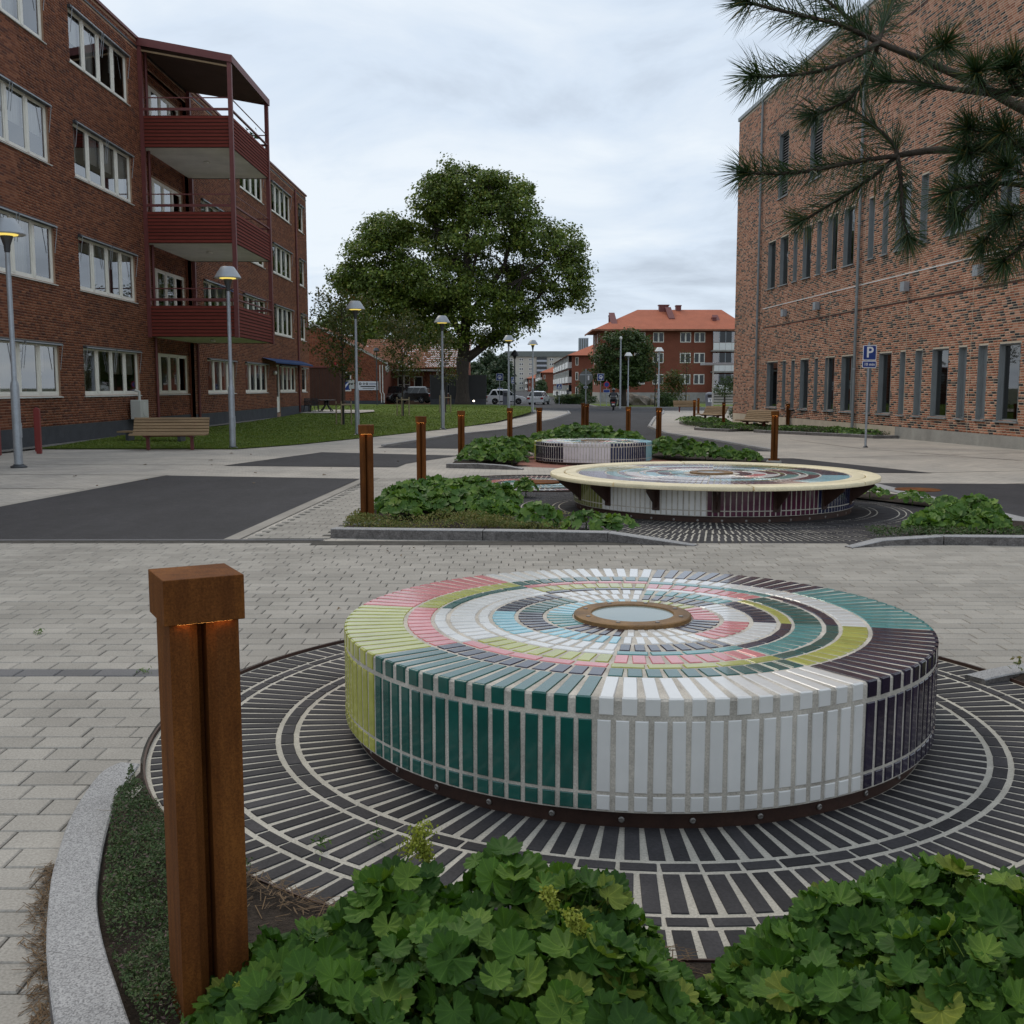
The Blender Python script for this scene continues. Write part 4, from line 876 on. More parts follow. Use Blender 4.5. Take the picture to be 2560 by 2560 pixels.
def ribbon_window(F, u0, u1, v0, v1, n, root, arms=True, recess=-.10, doors=False, dark=False):
    w = bpy.data.objects.new('window', None); COL.objects.link(w); w.parent = root
    fw = .07; mb = F.mb(); B = lambda *a: F.box(mb, *a)
    d0, d1 = recess-.02, recess+.045
    B(u0, u1, v0, v0+fw, d0, d1); B(u0, u1, v1-fw, v1, d0, d1); B(u0, u0+fw, v0+fw, v1-fw, d0, d1); B(u1-fw, u1, v0+fw, v1-fw, d0, d1)
    cw = (u1-u0)/n; panes = F.mb(); back = F.mb(); ci = int(abs(u0*7+v0*13))
    for i in range(n):
        a = u0+i*cw; b = a+cw
        if i: B(a-.075, a+.075, v0+fw, v1-fw, d0, d1+.012)
        a2 = a+(.075 if i else fw); b2 = b-(.075 if i < n-1 else fw); sw = .06
        B(a2, b2, v0+fw, v0+fw+sw, d0+.005, d1-.015); B(a2, b2, v1-fw-sw, v1-fw, d0+.005, d1-.015); B(a2, a2+sw, v0+fw+sw, v1-fw-sw, d0+.005, d1-.015); B(b2-sw, b2, v0+fw+sw, v1-fw-sw, d0+.005, d1-.015)
    mb.build('frame', M['cream'], w)
    for i in range(n):
        a = u0+i*cw+.1; b = a+cw-.2; p = F.mb(); p.quad(F.P(a, v0+.1, recess+.012), F.P(b, v0+.1, recess+.012), F.P(b, v1-.1, recess+.012), F.P(a, v1-.1, recess+.012)); p.build('pane', M['glass'], w)
        h = (ci*31+i*17) % 10
        if h < 8 and not dark:
            top = v1-.08; bot = v0+.08 if h < 4 else lerp(v0, v1, .45); wave = F.mb(); k = 14; aa, bb = (a-.03, b+.03) if h % 3 else (a-.03, lerp(a, b, .55))
            for j in range(k):
                x0 = lerp(aa, bb, j/k); x1 = lerp(aa, bb, (j+1)/k); e0 = -.13-.025*(j % 2); e1 = -.13-.025*((j+1) % 2)
                wave.quad(F.P(x0, bot, recess+e0), F.P(x1, bot, recess+e1), F.P(x1, top, recess+e1), F.P(x0, top, recess+e0))
            wave.build('curtain', M['blind'], w, smooth=True)
        elif h > 8:
            pot = F.mb(); pot.lathe([(.05, 0), (.075, .13), (0, .13)], 8, F.P(lerp(a, b, .5), v0+.1, recess-.13)); pot.build('flower_pot', M['terracotta'], w)
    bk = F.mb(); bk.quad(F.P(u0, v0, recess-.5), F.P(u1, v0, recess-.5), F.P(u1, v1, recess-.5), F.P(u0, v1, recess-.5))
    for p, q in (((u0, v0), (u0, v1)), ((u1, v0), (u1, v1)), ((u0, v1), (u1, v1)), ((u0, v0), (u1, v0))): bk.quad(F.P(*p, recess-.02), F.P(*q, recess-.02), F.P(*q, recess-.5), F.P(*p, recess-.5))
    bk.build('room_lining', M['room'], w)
    sm = F.mb(); sm.add([F.P(u0-.06, v0+.012, recess), F.P(u1+.06, v0+.012, recess), F.P(u1+.06, v0-.03, .06), F.P(u0-.06, v0-.03, .06), F.P(u0-.06, v0-.055, .06), F.P(u1+.06, v0-.055, .06), F.P(u1+.06, v0-.055, .012), F.P(u0-.06, v0-.055, .012)], [(0, 1, 2, 3)[::-1], (3, 2, 5, 4)[::-1], (4, 5, 6, 7)[::-1], (0, 3, 4, 7)[::-1], (1, 6, 5, 2)[::-1]])
    sm.build('sill', M['offwhite'], w)
    if arms:
        mid = u0+(u1-u0)*.5; s1 = F.mb(); F.box(s1, u0-.02, u1+.02, v1-.085, v1+.0, .004, .10); s1.build('awning_box', M['darkmetal'], w)
        s2 = F.mb()
        for a, b in ((u0+.02, mid-.06), (mid+.06, u1-.02)): F.box(s2, a, b, v1-.075, v1-.045, .12, .15)
        for u, du in ((u0+.04, .0), (mid-.08, 0), (mid+.08, 0), (u1-.04, 0)): s2.bar(F.P(u, v1-.06, .135), F.P(u, v1-.80, .04), .015)
        s2.build('awning_arm', M['lampgrey'], w)
    return w
for (a, b, c, d, n) in wins: ribbon_window(FL, a, b, c, d, n, LB)
# recessed bay behind the balconies
RZ = [(1.27, 2.85), (4.0, 6.1), (7.4, 9.5), (10.8, 12.9)]
FLR.holes = [(REC[0]+.05, REC[1]-.15, c, d) for c, d in RZ]
FLR.wall(REC[0], REC[1], .0, 13.3, M['mort_l']); FLR.bricks(REC[0], REC[1], .4, 13.2, M['brick_l'], limit=0)
mb = MB(FL.off); FLR.box(mb, REC[0], REC[1], -.5, .39, -.02, .012); mb.build('plinth', M['plinth'], LB)
mb = MB(FL.off)
for u in (REC[0], REC[1]): mb.quad((-13.5, u, 0), (-13.74, u, 0), (-13.74, u, 13.3), (-13.5, u, 13.3))
mb.quad((-13.5, REC[0], 13.2), (-13.5, REC[1], 13.2), (-13.74, REC[1], 13.2), (-13.74, REC[0], 13.2)); mb.build('bay_return', M['wallred'], LB)
for i, (c, d) in enumerate(RZ): ribbon_window(FLR, REC[0]+.05, REC[1]-.15, c, d, 4, LB, arms=False, dark=(i == 0))
# garden door, its lamp and blue awning
dr = bpy.data.objects.new('door', None); COL.objects.link(dr); dr.parent = LB
mb = FL.mb(); FL.box(mb, 61.46, 61.56, .1, 2.83, -.12, -.04); FL.box(mb, 62.24, 62.34, .1, 2.83, -.12, -.04); FL.box(mb, 61.56, 62.24, 2.73, 2.83, -.12, -.04); FL.box(mb, 61.56, 62.24, .1, 1.0, -.11, -.06); mb.build('door_leaf', M['cream'], dr)
mb = FL.mb(); mb.quad(FL.P(61.56, 1.0, -.08), FL.P(62.24, 1.0, -.08), FL.P(62.24, 2.73, -.08), FL.P(61.56, 2.73, -.08)); mb.build('pane', M['glass'], dr)
mb = FL.mb(); mb.lathe([(0, -.12), (.08, -.09), (.12, 0), (.08, .09), (0, .12)], 12, FL.P(60.6, 2.35, .12)); mb.build('wall_lamp', M['cream'], LB, smooth=True)
mb = FL.mb(); mb.add([FL.P(58.0, 3.14, .02), FL.P(68.8, 3.2, .02), FL.P(68.8, 2.95, .75), FL.P(58.0, 2.92, .75), FL.P(58.0, 2.84, .75), FL.P(68.8, 2.87, .75)], [(0, 1, 2, 3)[::-1], (3, 2, 5, 4)[::-1]]); mb.build('awning', M['awning'], LB)
mb = FL.mb(); mb.add([FL.P(49.2, 6.15, .02), FL.P(52.2, 6.15, .02), FL.P(52.2, 5.85, .8), FL.P(49.2, 5.85, .8)], [(0, 1, 2, 3)]); mb.build('awning', M['blue'], LB)
for u in (40.62, 46.0, 67.75):
    mb = FL.mb(); mb.tube([FL.P(u, 0, .07), FL.P(u, 13.7, .07)], .055, 8); mb.build('downpipe', M['redsteel'], LB, smooth=40)
# ---- balconies
BX, BY0, BY1 = -10.2, 40.0, 45.8
bal_z = [(3.40, 4.53), (6.80, 7.92), (10.2, 11.32)]
slat_a = MB().add([(0, -.034, -.048), (3.24, -.034, -.048), (3.24, -.012, .045), (0, -.012, .045), (0, .034, -.048), (3.24, .034, -.048), (3.24, .012, .045), (0, .012, .045)], [(0, 1, 2, 3), (5, 4, 7, 6), (3, 2, 6, 7), (1, 0, 4, 5), (0, 3, 7, 4), (1, 5, 6, 2)]); slat_side = slat_a.mesh('slat', M['redwood'])
me_f = MB().add([(.034, 0, -.048), (.034, 5.8, -.048), (.012, 5.8, .045), (.012, 0, .045), (-.03, 0, -.048), (-.03, 5.8, -.048), (-.012, 5.8, .045), (-.012, 0, .045)], [(0, 1, 2, 3), (5, 4, 7, 6), (3, 2, 6, 7), (1, 0, 4, 5), (0, 3, 7, 4), (1, 5, 6, 2)]).mesh('slat', M['redwood'])
for i, (z0, z1) in enumerate(bal_z):
    bal = bpy.data.objects.new('balcony', None); COL.objects.link(bal); bal.parent = LB
    n = 9; st = (z1-z0)/n
    for k in range(n):
        z = z0+st*(k+.5)
        for me, loc in ((slat_side, (-13.46, BY0, z)), (slat_side, (-13.46, BY1, z)), (me_f, (BX, BY0, z))):
            o = link('slat', me, bal); o.location = Vector(loc)-LB.location; 
    mb = MB(FL.off); mb.box(-13.5, BX-.03, BY0+.03, BY1-.03, z0+.0, z0+.16); mb.build('slab', M['soffit'], bal)
    mb = MB(FL.off)
    mb.box(-13.46, BX-.03, BY0-.006, BY0+.006, z0-.02, z1); mb.box(-13.46, BX-.03, BY1-.006, BY1+.006, z0-.02, z1); mb.box(BX-.006, BX+.006, BY0, BY1, z0-.02, z1); mb.build('backing_board', M['brownpanel'], bal)
    for z, t in ((z1+.22, .045), (z1+.62, .02)):
        mb = MB(FL.off); mb.bar((-13.45, BY0, z), (BX, BY0, z), t, t*2); mb.bar((BX, BY0, z), (BX, BY1, z), t*2, t); mb.bar((-13.45, BY1, z), (BX, BY1, z), t, t*2); mb.build('rail', M['redsteel'], bal)
    mb = MB(FL.off); mb.lathe([(.0, 0), (.12, 0), (.14, .05), (.06, .09), (0, .09)], 12, (-11.8, 42.4, z0-.10)); mb.build('ceiling_lamp', M['cream'], bal, smooth=True)
    if i < 2:
        t = bpy.data.objects.new('balcony_table', None)
        mb = MB(FL.off); mb.lathe([(.02, 0), (.02, .7), (.4, .7), (.4, .73), (0, .73)], 14, (-12.2, 42.0+i, z0+.16)); mb.build('table', M['black'], bal)
    else:
        pl = MB(FL.off)
        c = RNG.normal(0, .22, (220, 3))*np.array([1, 1, .6])+np.array([-11.0, 45.0, 11.75])
        for p in c: pl.quad(*[tuple(p+RNG.normal(0, .07, 3)) for _ in range(3)])
        pl.build('balcony_plant', M['hedge'], bal)
for x, y in ((BX, BY0), (BX, BY1), (-13.43, BY0), (-13.43, BY1)):
    mb = MB(FL.off); zt = 13.3 if x > -11 else 13.9; mb.box(x-.075, x+.075, y-.075, y+.075, 3.36, zt); mb.build('balcony_post', M['redsteel'], LB)
rf = MB(FL.off); e = .12
rf.add([(-13.5, BY0-e, 14.02), (BX+e, BY0-e, 13.40), (BX+e, BY1+e, 13.40), (-13.5, BY1+e, 14.02), (-13.5, BY0-e, 13.74), (BX+e, BY0-e, 13.14), (BX+e, BY1+e, 13.14), (-13.5, BY1+e, 13.74)], [(0, 1, 2, 3), (0, 4, 5, 1), (1, 5, 6, 2), (2, 6, 7, 3)])
ro = rf.build('balcony_roof', M['redsteel'], LB)
mb = MB(FL.off); mb.quad((-13.48, BY0-e+.04, 13.70), (BX+e-.04, BY0-e+.04, 13.2), (BX+e-.04, BY1+e-.04, 13.2), (-13.48, BY1+e-.04, 13.70)); mb.build('roof_lining', M['brownsoff'], ro)
mb = MB(FL.off); mb.bar((-13.4, BY0-.03, 13.58), (BX, BY0-.03, 13.02), .05, .06); mb.build('roof_beam', M['timber'], ro)

# ================================================================== RIGHT BRICK BUILDING
RB = thing('brick_hall', 'large modern building of mixed red and black bricks with slit windows on the right', 'building', (12.01, 58.13, 0))
FR = Facade((12.01, 58.13), (.0665, -1), (-1, -.0665), RB)
ru = lambda Y: (58.13-Y)/FR.D.y*-1
G = [(52.2, 50.57, 0), (49.82, 49.36, 1), (48.58, 48.13, 1), (47.35, 46.32, 0), (45.57, 45.16, 1), (44.31, 43.27, 0), (42.49, 41.05, 2), (39.95, 39.55, 1), (38.88, 37.82, 0), (37.1, 36.68, 1), (35.91, 35.4, 1), (34.67, 33.58, 0), (32.92, 32.42, 1), (31.72, 31.2, 1), (30.53, 29.42, 0), (28.7, 28.2, 1), (27.4, 26.2, 0)]
U = [(52.48, 51.34, 0), (50.64, 49.51, 0), (48.75, 48.23, 1), (47.48, 46.46, 0), (45.75, 45.25, 1), (44.48, 43.42, 0), (42.74, 41.67, 0), (40.3, 39.79, 1), (39.02, 38.56, 1), (37.89, 36.76, 0), (36.0, 35.48, 1), (34.17, 32.0, 2), (30.9, 29.9, 0)]
T3 = [(51.2, 49.85, 0), (46.93, 45.5, 0)]
rw = [(ru(a), ru(b), .58, 2.74, t) for a, b, t in G]+[(ru(a), ru(b), 6.24, 8.43, t) for a, b, t in U]+[(ru(a), ru(b), 10.27, 13.15, 3) for a, b, t in T3]
FR.holes = [w[:4] for w in rw]
FR.wall(0, 42, -.6, 15.45, M['mort_r'], depth=.2)
FR.bricks(0, 4.95, .17, 15.38, M['brick_r'], bw=.236, bh=.054, joint=.019, proud=.004, limit=0)
FR.bricks(4.96, 38, .17, 15.38, M['brick_r'], bw=.236, bh=.054, joint=.019, proud=.004, limit=300, skip=(4.42, 9.22, 13.98))
mb = FR.mb(); FR.box(mb, 20.9, 42, -.6, .165, -.05, .018); mb.build('plinth', M['concrete'], RB)
mb = FR.mb(); FR.box(mb, -.06, 42, 15.45, 15.62, -.3, .07); mb.build('roof_edge', M['greymetal'], RB)
mb = FR.mb(); FR.box(mb, 5.0, 42, 5.345, 5.378, .0, .012); mb.build('band_course', M['white'], RB)
sb = FR.mb()
for z in (4.40, 9.20, 13.96):
    FR.box(sb, 5.0, 38, z-.03, z+.06, .0005, .002)
sb.build('recessed_course', M['brownpanel'], RB)
vj = FR.mb()
for u in (14.2, 17.6, 21.5, 26.0): FR.box(vj, u-.009, u+.009, .17, 15.4, .004, .009)
vj.build('movement_joint', M['mort_r'], RB)
mb = FR.mb(); mb.quad(FR.P(0, -.6), FR.P(0, 15.4), FR.P(0, 15.4, -14), FR.P(0, -.6, -14)); mb.quad(FR.P(0, 15.44), FR.P(42, 15.44), FR.P(42, 15.44, -14), FR.P(0, 15.44, -14)); mb.build('end_wall', M['brick_r'], RB)
for (a, b, c, d, t) in rw:
    w = bpy.data.objects.new('window', None); COL.objects.link(w); w.parent = RB; r = -.16; fw = .05 if t != 1 else .06
    mb = FR.mb(); X = lambda *q: FR.box(mb, *q)
    X(a, b, c, c+fw, r-.02, r+.05); X(a, b, d-fw, d, r-.02, r+.05); X(a, a+fw, c+fw, d-fw, r-.02, r+.05); X(b-fw, b, c+fw, d-fw, r-.02, r+.05)
    if t == 2: m = lerp(a, b, .5); X(m-.03, m+.03, c+fw, d-fw, r-.02, r+.05)
    # metal lining of the deep reveal
    X(a+.001, a+.012, c, d, r+.05, .012); X(b-.012, b-.001, c, d, r+.05, .012); X(a+.012, b-.012, d-.012, d-.001, r+.05, .010)
    mb.build('frame', M['greymetal'], w)
    if t == 3:
        for k in range(22):
            z = lerp(c+.08, d-.08, (k+.5)/22); mb = FR.mb(); mb.add([FR.P(a+fw, z-.05, r+.04), FR.P(b-fw, z-.05, r+.04), FR.P(b-fw, z+.04, r-.02), FR.P(a+fw, z+.04, r-.02)], [(0, 1, 2, 3)]); mb.build('louvre', M['darkmetal'], w)
    elif t == 1:
        mb = FR.mb(); X2 = FR.box(mb, a+fw, b-fw, c+fw, d-fw, r-.01, r+.02); mb.build('metal_panel', M['greymetal'], w)
    else:
        p = FR.mb(); p.quad(FR.P(a+fw, c+fw, r+.01), FR.P(b-fw, c+fw, r+.01), FR.P(b-fw, d-fw, r+.01), FR.P(a+fw, d-fw, r+.01)); p.build('pane', M['dglass'], w)
        if int(a*7) % 3 != 1:
            bl = FR.mb(); zb = lerp(c, d, [.1, .35, .55][int(a*3) % 3]); kk = int((d-zb)/.05)
            for k in range(kk): z = d-.03-k*.05; FR.box(bl, a+fw, b-fw, z-.03, z, r-.13, r-.125)
            bl.build('blind', M['greymetal'], w)
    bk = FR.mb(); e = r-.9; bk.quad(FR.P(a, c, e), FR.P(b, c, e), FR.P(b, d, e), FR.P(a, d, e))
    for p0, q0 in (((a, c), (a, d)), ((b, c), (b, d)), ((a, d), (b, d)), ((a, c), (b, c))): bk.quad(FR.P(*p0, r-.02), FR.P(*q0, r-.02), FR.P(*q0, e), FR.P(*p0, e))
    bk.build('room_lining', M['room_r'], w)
    sm = FR.mb(); FR.box(sm, a-.06, b+.06, c-.05, c-.004, r, .075); sm.build('sill', M['greymetal'], w)
for Y in (53.75, 40.98):
    mb = FR.mb(); u = ru(Y); mb.tube([FR.P(u, -.3, .09), FR.P(u, 15.4, .09)], .06, 8); dp = mb.build('downpipe', M['greymetal'], RB, smooth=40)
    mb = FR.mb()
    for z in (2.2, 4.9, 7.6, 10.3, 13): mb.lathe([(.068, 0), (.075, .02), (.068, .04)], 10, FR.P(u, z, .09))
    mb.build('pipe_clamp', M['galv'], dp)
for Y in (49.59, 45.34, 36.76, 31.8):
    mb = FR.mb(); u = ru(Y); FR.box(mb, u-.16, u+.16, 4.76, 5.08, .01, .20); mb.build('wall_lamp', M['galv'], RB)

# ================================================================== LOW BRICK HOUSE WITH TILED ROOF
HB = thing('low_brick_house', 'single-storey orange brick house with weathered tile roof behind the lawn', 'building', (-16, 105, 0)); ho = tuple(HB.location)
FG = Facade((-25.0, 103.0), (1, 0), (0, -1), HB)      # gable end, towards the street
ez, pz = 4.0, 7.4; gx0, gx1 = 0.0, 12.75; gp_ = 6.1
FG.holes = [(8.55, 9.55, 1.2, 3.05)]
FG.wall(gx0, gx1, -.3, ez, M['mort_l'])
FG.bricks(4.5, gx1, .3, ez, M['brick_s'], bw=.25, bh=.065, limit=0)
mb = FG.mb(); mb.quad(FG.P(gx0, ez), FG.P(gx1, ez), FG.P(gp_, pz)); mb.build('gable', M['mort_l'], HB)
V, F = [], []
rh = .077; r = 0; z = ez
while z < pz-.1:
    k = (pz-z)/(pz-ez); a = gp_-(gp_-gx0)*k; b = gp_+(gx1-gp_)*k; u = a+(r % 2)*.13
    while u < b-.1:
        i = len(V); q = min(u+.25, b); V += [FG.P(u, z, .007), FG.P(q, z, .007), FG.P(q, z+.065, .007), FG.P(u, z+.065, .007)]; F.append((i, i+1, i+2, i+3)); u += .262
    z += rh; r += 1
np_mesh('brick_field', np.array(V)-np.array(ho), np.array(F), M['brick_s'], HB, 'stuff')
mb = FG.mb()
for u in (gx0, gx1): mb.quad(FG.P(u, -.3, 0), FG.P(u, ez, 0), FG.P(u, ez, -14), FG.P(u, -.3, -14))
mb.quad(FG.P(gx0, -.3, -14), FG.P(gx1, -.3, -14), FG.P(gx1, ez, -14), FG.P(gp_, pz, -14), FG.P(gx0, ez, -14)); mb.build('side_wall', M['wallred'], HB)
mb = FG.mb(); FG.box(mb, gx0, gx1, -.3, .3, -.1, .01); mb.build('plinth', M['plinth'], HB)
for s in (-1, 1):
    mb = FG.mb(); x = gx0-.3 if s < 0 else gx1+.35; zz = ez-.17 if s < 0 else ez-.17
    mb.bar(FG.P(x, zz, .12), FG.P(gp_, pz+.12, .12), .06, .22); mb.build('barge_board', M['offwhite'], HB)
def tiled_roof(root, A, B, C, D, name, nu, nv, off, mat=M['oldtile']):
    """wavy pantile sheet: A-B eave, D-C ridge"""
    A, B, C, D = map(Vector, (A, B, C, D)); nrm = (B-A).cross(D-A).normalized(); mu = nu*4; V = []; F = []
    for j in range(nv):
        for e, t in ((0, j/nv), (1, (j+1)/nv)):
            for i in range(mu+1):
                s = i/mu; p = (A*(1-s)+B*s)*(1-t)+(D*(1-s)+C*s)*t; h = .035*math.sin(2*PI*i/4)+(.04 if e == 0 else 0); q = p+nrm*h; V.append((q.x-off[0], q.y-off[1], q.z-off[2]))
        b = j*2*(mu+1)
        for i in range(mu): F.append((b+i, b+i+1, b+mu+1+i+1, b+mu+1+i))
    np_mesh(name, np.array(V), np.array(F), mat, root, smooth=True)
P3 = FG.P
tiled_roof(HB, P3(gx1+.35, ez-.12, .2), P3(gx1+.35, ez-.12, -14), P3(gp_, pz+.1, -14), P3(gp_, pz+.1, .2), 'roof_slope', 45, 14, ho)
tiled_roof(HB, P3(gx0-.35, ez-.12, -14), P3(gx0-.35, ez-.12, .2), P3(gp_, pz+.1, .2), P3(gp_, pz+.1, -14), 'roof_slope', 45, 14, ho)
FW = Facade((-12.25, 111.0), (1, 0), (0, -1), HB)     # wing to the right, set back
FW.holes = [(.4, 1.7, .9, 2.8), (2.1, 3.0, .1, 2.7), (5.3, 7.1, .9, 2.9)]
FW.wall(0, 7.6, -.3, 3.7, M['mort_l']); FW.bricks(0, 7.6, .2, 3.7, M['brick_s'], limit=0)
tiled_roof(HB, FW.P(-3.3, 3.55, .5), FW.P(7.9, 3.55, .5), FW.P(7.9, 6.7, -5), FW.P(-3.3, 6.7, -5), 'roof_slope', 44, 16, ho)
mb = FW.mb(); mb.quad(FW.P(7.6, -.3, 0), FW.P(7.6, 3.6, 0), FW.P(7.6, 6.6, -5), FW.P(7.6, 3.6, -10), FW.P(7.6, -.3, -10)); mb.build('gable', M['wallred'], HB)
for (a, b, c, d), nm in zip(FW.holes, ('window', 'door', 'window')):
    w = bpy.data.objects.new(nm, None); COL.objects.link(w); w.parent = HB; mb = FW.mb(); f = .09; n = 2 if b-a > 1 else 1
    for i in range(n):
        p, q = lerp(a, b, i/n), lerp(a, b, (i+1)/n)
        for bx in ((p, q, c, c+f), (p, q, d-f, d), (p, p+f, c+f, d-f), (q-f, q, c+f, d-f), (p+f, q-f, lerp(c, d, .5)-.03, lerp(c, d, .5)+.03)): FW.box(mb, *bx, -.12, -.05)
    mb.build('frame', M['cream'], w); mb = FW.mb(); mb.quad(FW.P(a, c, -.09), FW.P(b, c, -.09), FW.P(b, d, -.09), FW.P(a, d, -.09)); mb.build('pane', M['carglass'], w)
w = bpy.data.objects.new('window', None); COL.objects.link(w); w.parent = HB; mb = FG.mb(); a, b, c, d = FG.holes[0]; f = .11
for bx in ((a, b, c, c+f), (a, b, d-f, d), (a, a+f, c+f, d-f), (b-f, b, c+f, d-f), (a+f, b-f, lerp(c, d, .52)-.03, lerp(c, d, .52)+.03)): FG.box(mb, *bx, -.08, .03)
mb.build('frame', M['cream'], w); mb = FG.mb(); mb.quad(FG.P(a, c, -.05), FG.P(b, c, -.05), FG.P(b, d, -.05), FG.P(a, d, -.05)); mb.build('pane', M['carglass'], w)
mb = FG.mb(); z0 = c+.12; mb.quad(FG.P(a+.12, z0, -.04), FG.P(b-.12, z0, -.04), FG.P(b-.12, z0+.78, -.04), FG.P(a+.12, z0+.78, -.04)); ps = mb.build('window_poster', M['blue'], w)
mb = FG.mb(); mb.quad(FG.P(a+.13, z0+.05, -.035), FG.P(a+.35, z0+.1, -.035), FG.P(b-.2, z0+.7, -.035), FG.P(b-.3, z0+.72, -.035), FG.P(a+.4, z0+.45, -.035)); mb.build('poster_motif', M['signwhite'], w)
mb = FW.mb(); FW.box(mb, .0, 4.9, 3.2, 3.36, .2, 2.6); mb.build('porch_roof', M['offwhite'], HB)
for u in (4.6,):
    mb = FW.mb(); FW.box(mb, u, u+.16, 0, 3.2, 2.3, 2.46); mb.build('porch_post', M['white'], HB)
for u in (.3, .75):
    mb = FG.mb(); q = gx1-u*.55+.0; mb.tube([FG.P(q, 3.7, .08), FG.P(q, 1.1, .08), FG.P(q+.12, .95, .1), FG.P(q+.12, .1, .1)], .05, 8); mb.build('downpipe', M['cream'], HB, smooth=40)
mb = FG.mb(); mb.lathe([(.0, 0), (.25, .02), (.36, .10), (.36, .12), (0, .05)], 16, M=Matrix.Translation(FG.P(gx1+.25, 3.35, .35)) @ Matrix.Rotation(PI/2, 4, 'X') @ Matrix.Rotation(1.1, 4, 'Y')); mb.build('satellite_dish', M['white'], HB, smooth=True)

# ================================================================== FAR BUILDINGS
def far_window(F, a, b, c, d, root, mat=M['cream'], n=2, r=0.03, f=.1):
    w = bpy.data.objects.new('window', None); COL.objects.link(w); w.parent = root; mb = F.mb()
    for i in range(n):
        p, q = lerp(a, b, i/n), lerp(a, b, (i+1)/n)
        for bx in ((p, q, c, c+f), (p, q, d-f, d), (p, p+f, c+f, d-f), (q-f, q, c+f, d-f)): F.box(mb, *bx, -.02, r)
    mb.build('frame', mat, w); mb = F.mb(); mb.quad(F.P(a, c, .008), F.P(b, c, .008), F.P(b, d, .008), F.P(a, d, .008)); mb.build('pane', M['carglass'], w)
OB = thing('orange_roof_block', 'three-storey red brick block with orange hipped roof and white balconies, right of centre', 'building', (22, 145, 0))
FO = Facade((11.9, 145), (1, 0), (0, -1), OB); FS = Facade((11.9, 158), (0, -1), (-1, 0), OB)
mb = MB(tuple(OB.location)); mb.box(11.9, 31, 145, 158, -.5, 9.3); mb.build('wall', M['wallred'], OB)
mb = MB(tuple(OB.location)); mb.box(11.86, 31.04, 144.96, 158.04, -.6, .9); mb.build('plinth', M['concrete'], OB)
rf = MB(tuple(OB.location)); e = 1.1; x0, x1, y0, y1 = 11.9-e, 31+e, 145-e, 158+e; rz, hx = 12.4, 17.6
rf.add([(x0, y0, 9.25), (x1, y0, 9.25), (x1, y1, 9.25), (x0, y1, 9.25), (hx, 151.5, rz), (29.4, 151.5, rz)], [(0, 1, 5, 4), (1, 2, 5), (2, 3, 4, 5), (3, 0, 4), (0, 3, 2, 1)]); ro = rf.build('roof', M['rooftile'], OB)
mb = MB(tuple(OB.location)); mb.box(x0-.05, x1, y0-.08, y0, 9.1, 9.32); mb.box(x0-.08, x0, y0, y1, 9.1, 9.32); mb.build('gutter', M['oldtile'], OB)
for cx, cy, w, h, z in ((21.2, 151.2, 1.3, 1.5, 12.0), (23.3, 151.5, .7, 1.6, 11.9), (13.6, 149, .5, 1.2, 10.6), (27.6, 147.6, .5, 1.7, 9.9)):
    mb = MB(tuple(OB.location)); mb.box(cx-w/2, cx+w/2, cy-.5, cy+.5, z-.6, z+h*.6); mb.box(cx-w*.58, cx+w*.58, cy-.56, cy+.56, z+h*.6+.002, z+h*.6+.15); mb.build('chimney', M['redsteel'], ro)
for cx, cy, z in ((22.0, 149.0, 11.1), (14.0, 147.2, 10.2), (28.2, 147.2, 9.9)):
    mb = MB(tuple(OB.location)); mb.add([(cx-.5, cy-1.2, z-.1), (cx+.3, cy-1.2, z-.1), (cx+.1, cy+1.4, z+1.6), (cx-.7, cy+1.4, z+1.6), (cx-.5, cy-1.2, z-.9), (cx+.3, cy-1.2, z-.9)], [(0, 1, 2, 3), (0, 4, 5, 1), (0, 3, 4), (1, 5, 2)]); mb.build('roof_hatch', M['redsteel'], ro)
for zf in (2.0, 4.85, 7.6):
    for a in (4.6, 7.1, 10.75, 12.65):
        zz = zf+.0; far_window(FO, a+.0, a+1.45, zz, zz+1.35, OB)
    for b in (3, 7.5): far_window(FS, b, b+1.0, zf, zf+1.35, OB)
for zf in (.75, 3.55, 6.35):
    bl = bpy.data.objects.new('balcony', None); COL.objects.link(bl); bl.parent = OB
    mb = FO.mb(); FO.box(mb, 14.9, 19.05, zf, zf+.18, 0, 1.5); mb.build('slab', M['concrete'], bl)
    for k in range(5):
        mb = FO.mb(); FO.box(mb, 14.95+k*.82+.01, 14.95+k*.82+.80, zf+.2, zf+1.15, 1.46, 1.5); mb.build('parapet_panel', M['white'], bl)
        mb = FO.mb(); FO.box(mb, 14.95+k*.82-.03, 14.95+k*.82+.03, zf+1.16, zf+2.62, 1.44, 1.5); mb.build('glazing_post', M['galv'], bl)
        mb = FO.mb(); mb.quad(FO.P(14.99+k*.82, zf+1.2, 1.46), FO.P(14.95+k*.82+.78, zf+1.2, 1.46), FO.P(14.95+k*.82+.78, zf+2.6, 1.46), FO.P(14.99+k*.82, zf+2.6, 1.46)); mb.build('pane', M['carglass'] if k % 3 else M['glass'], bl)
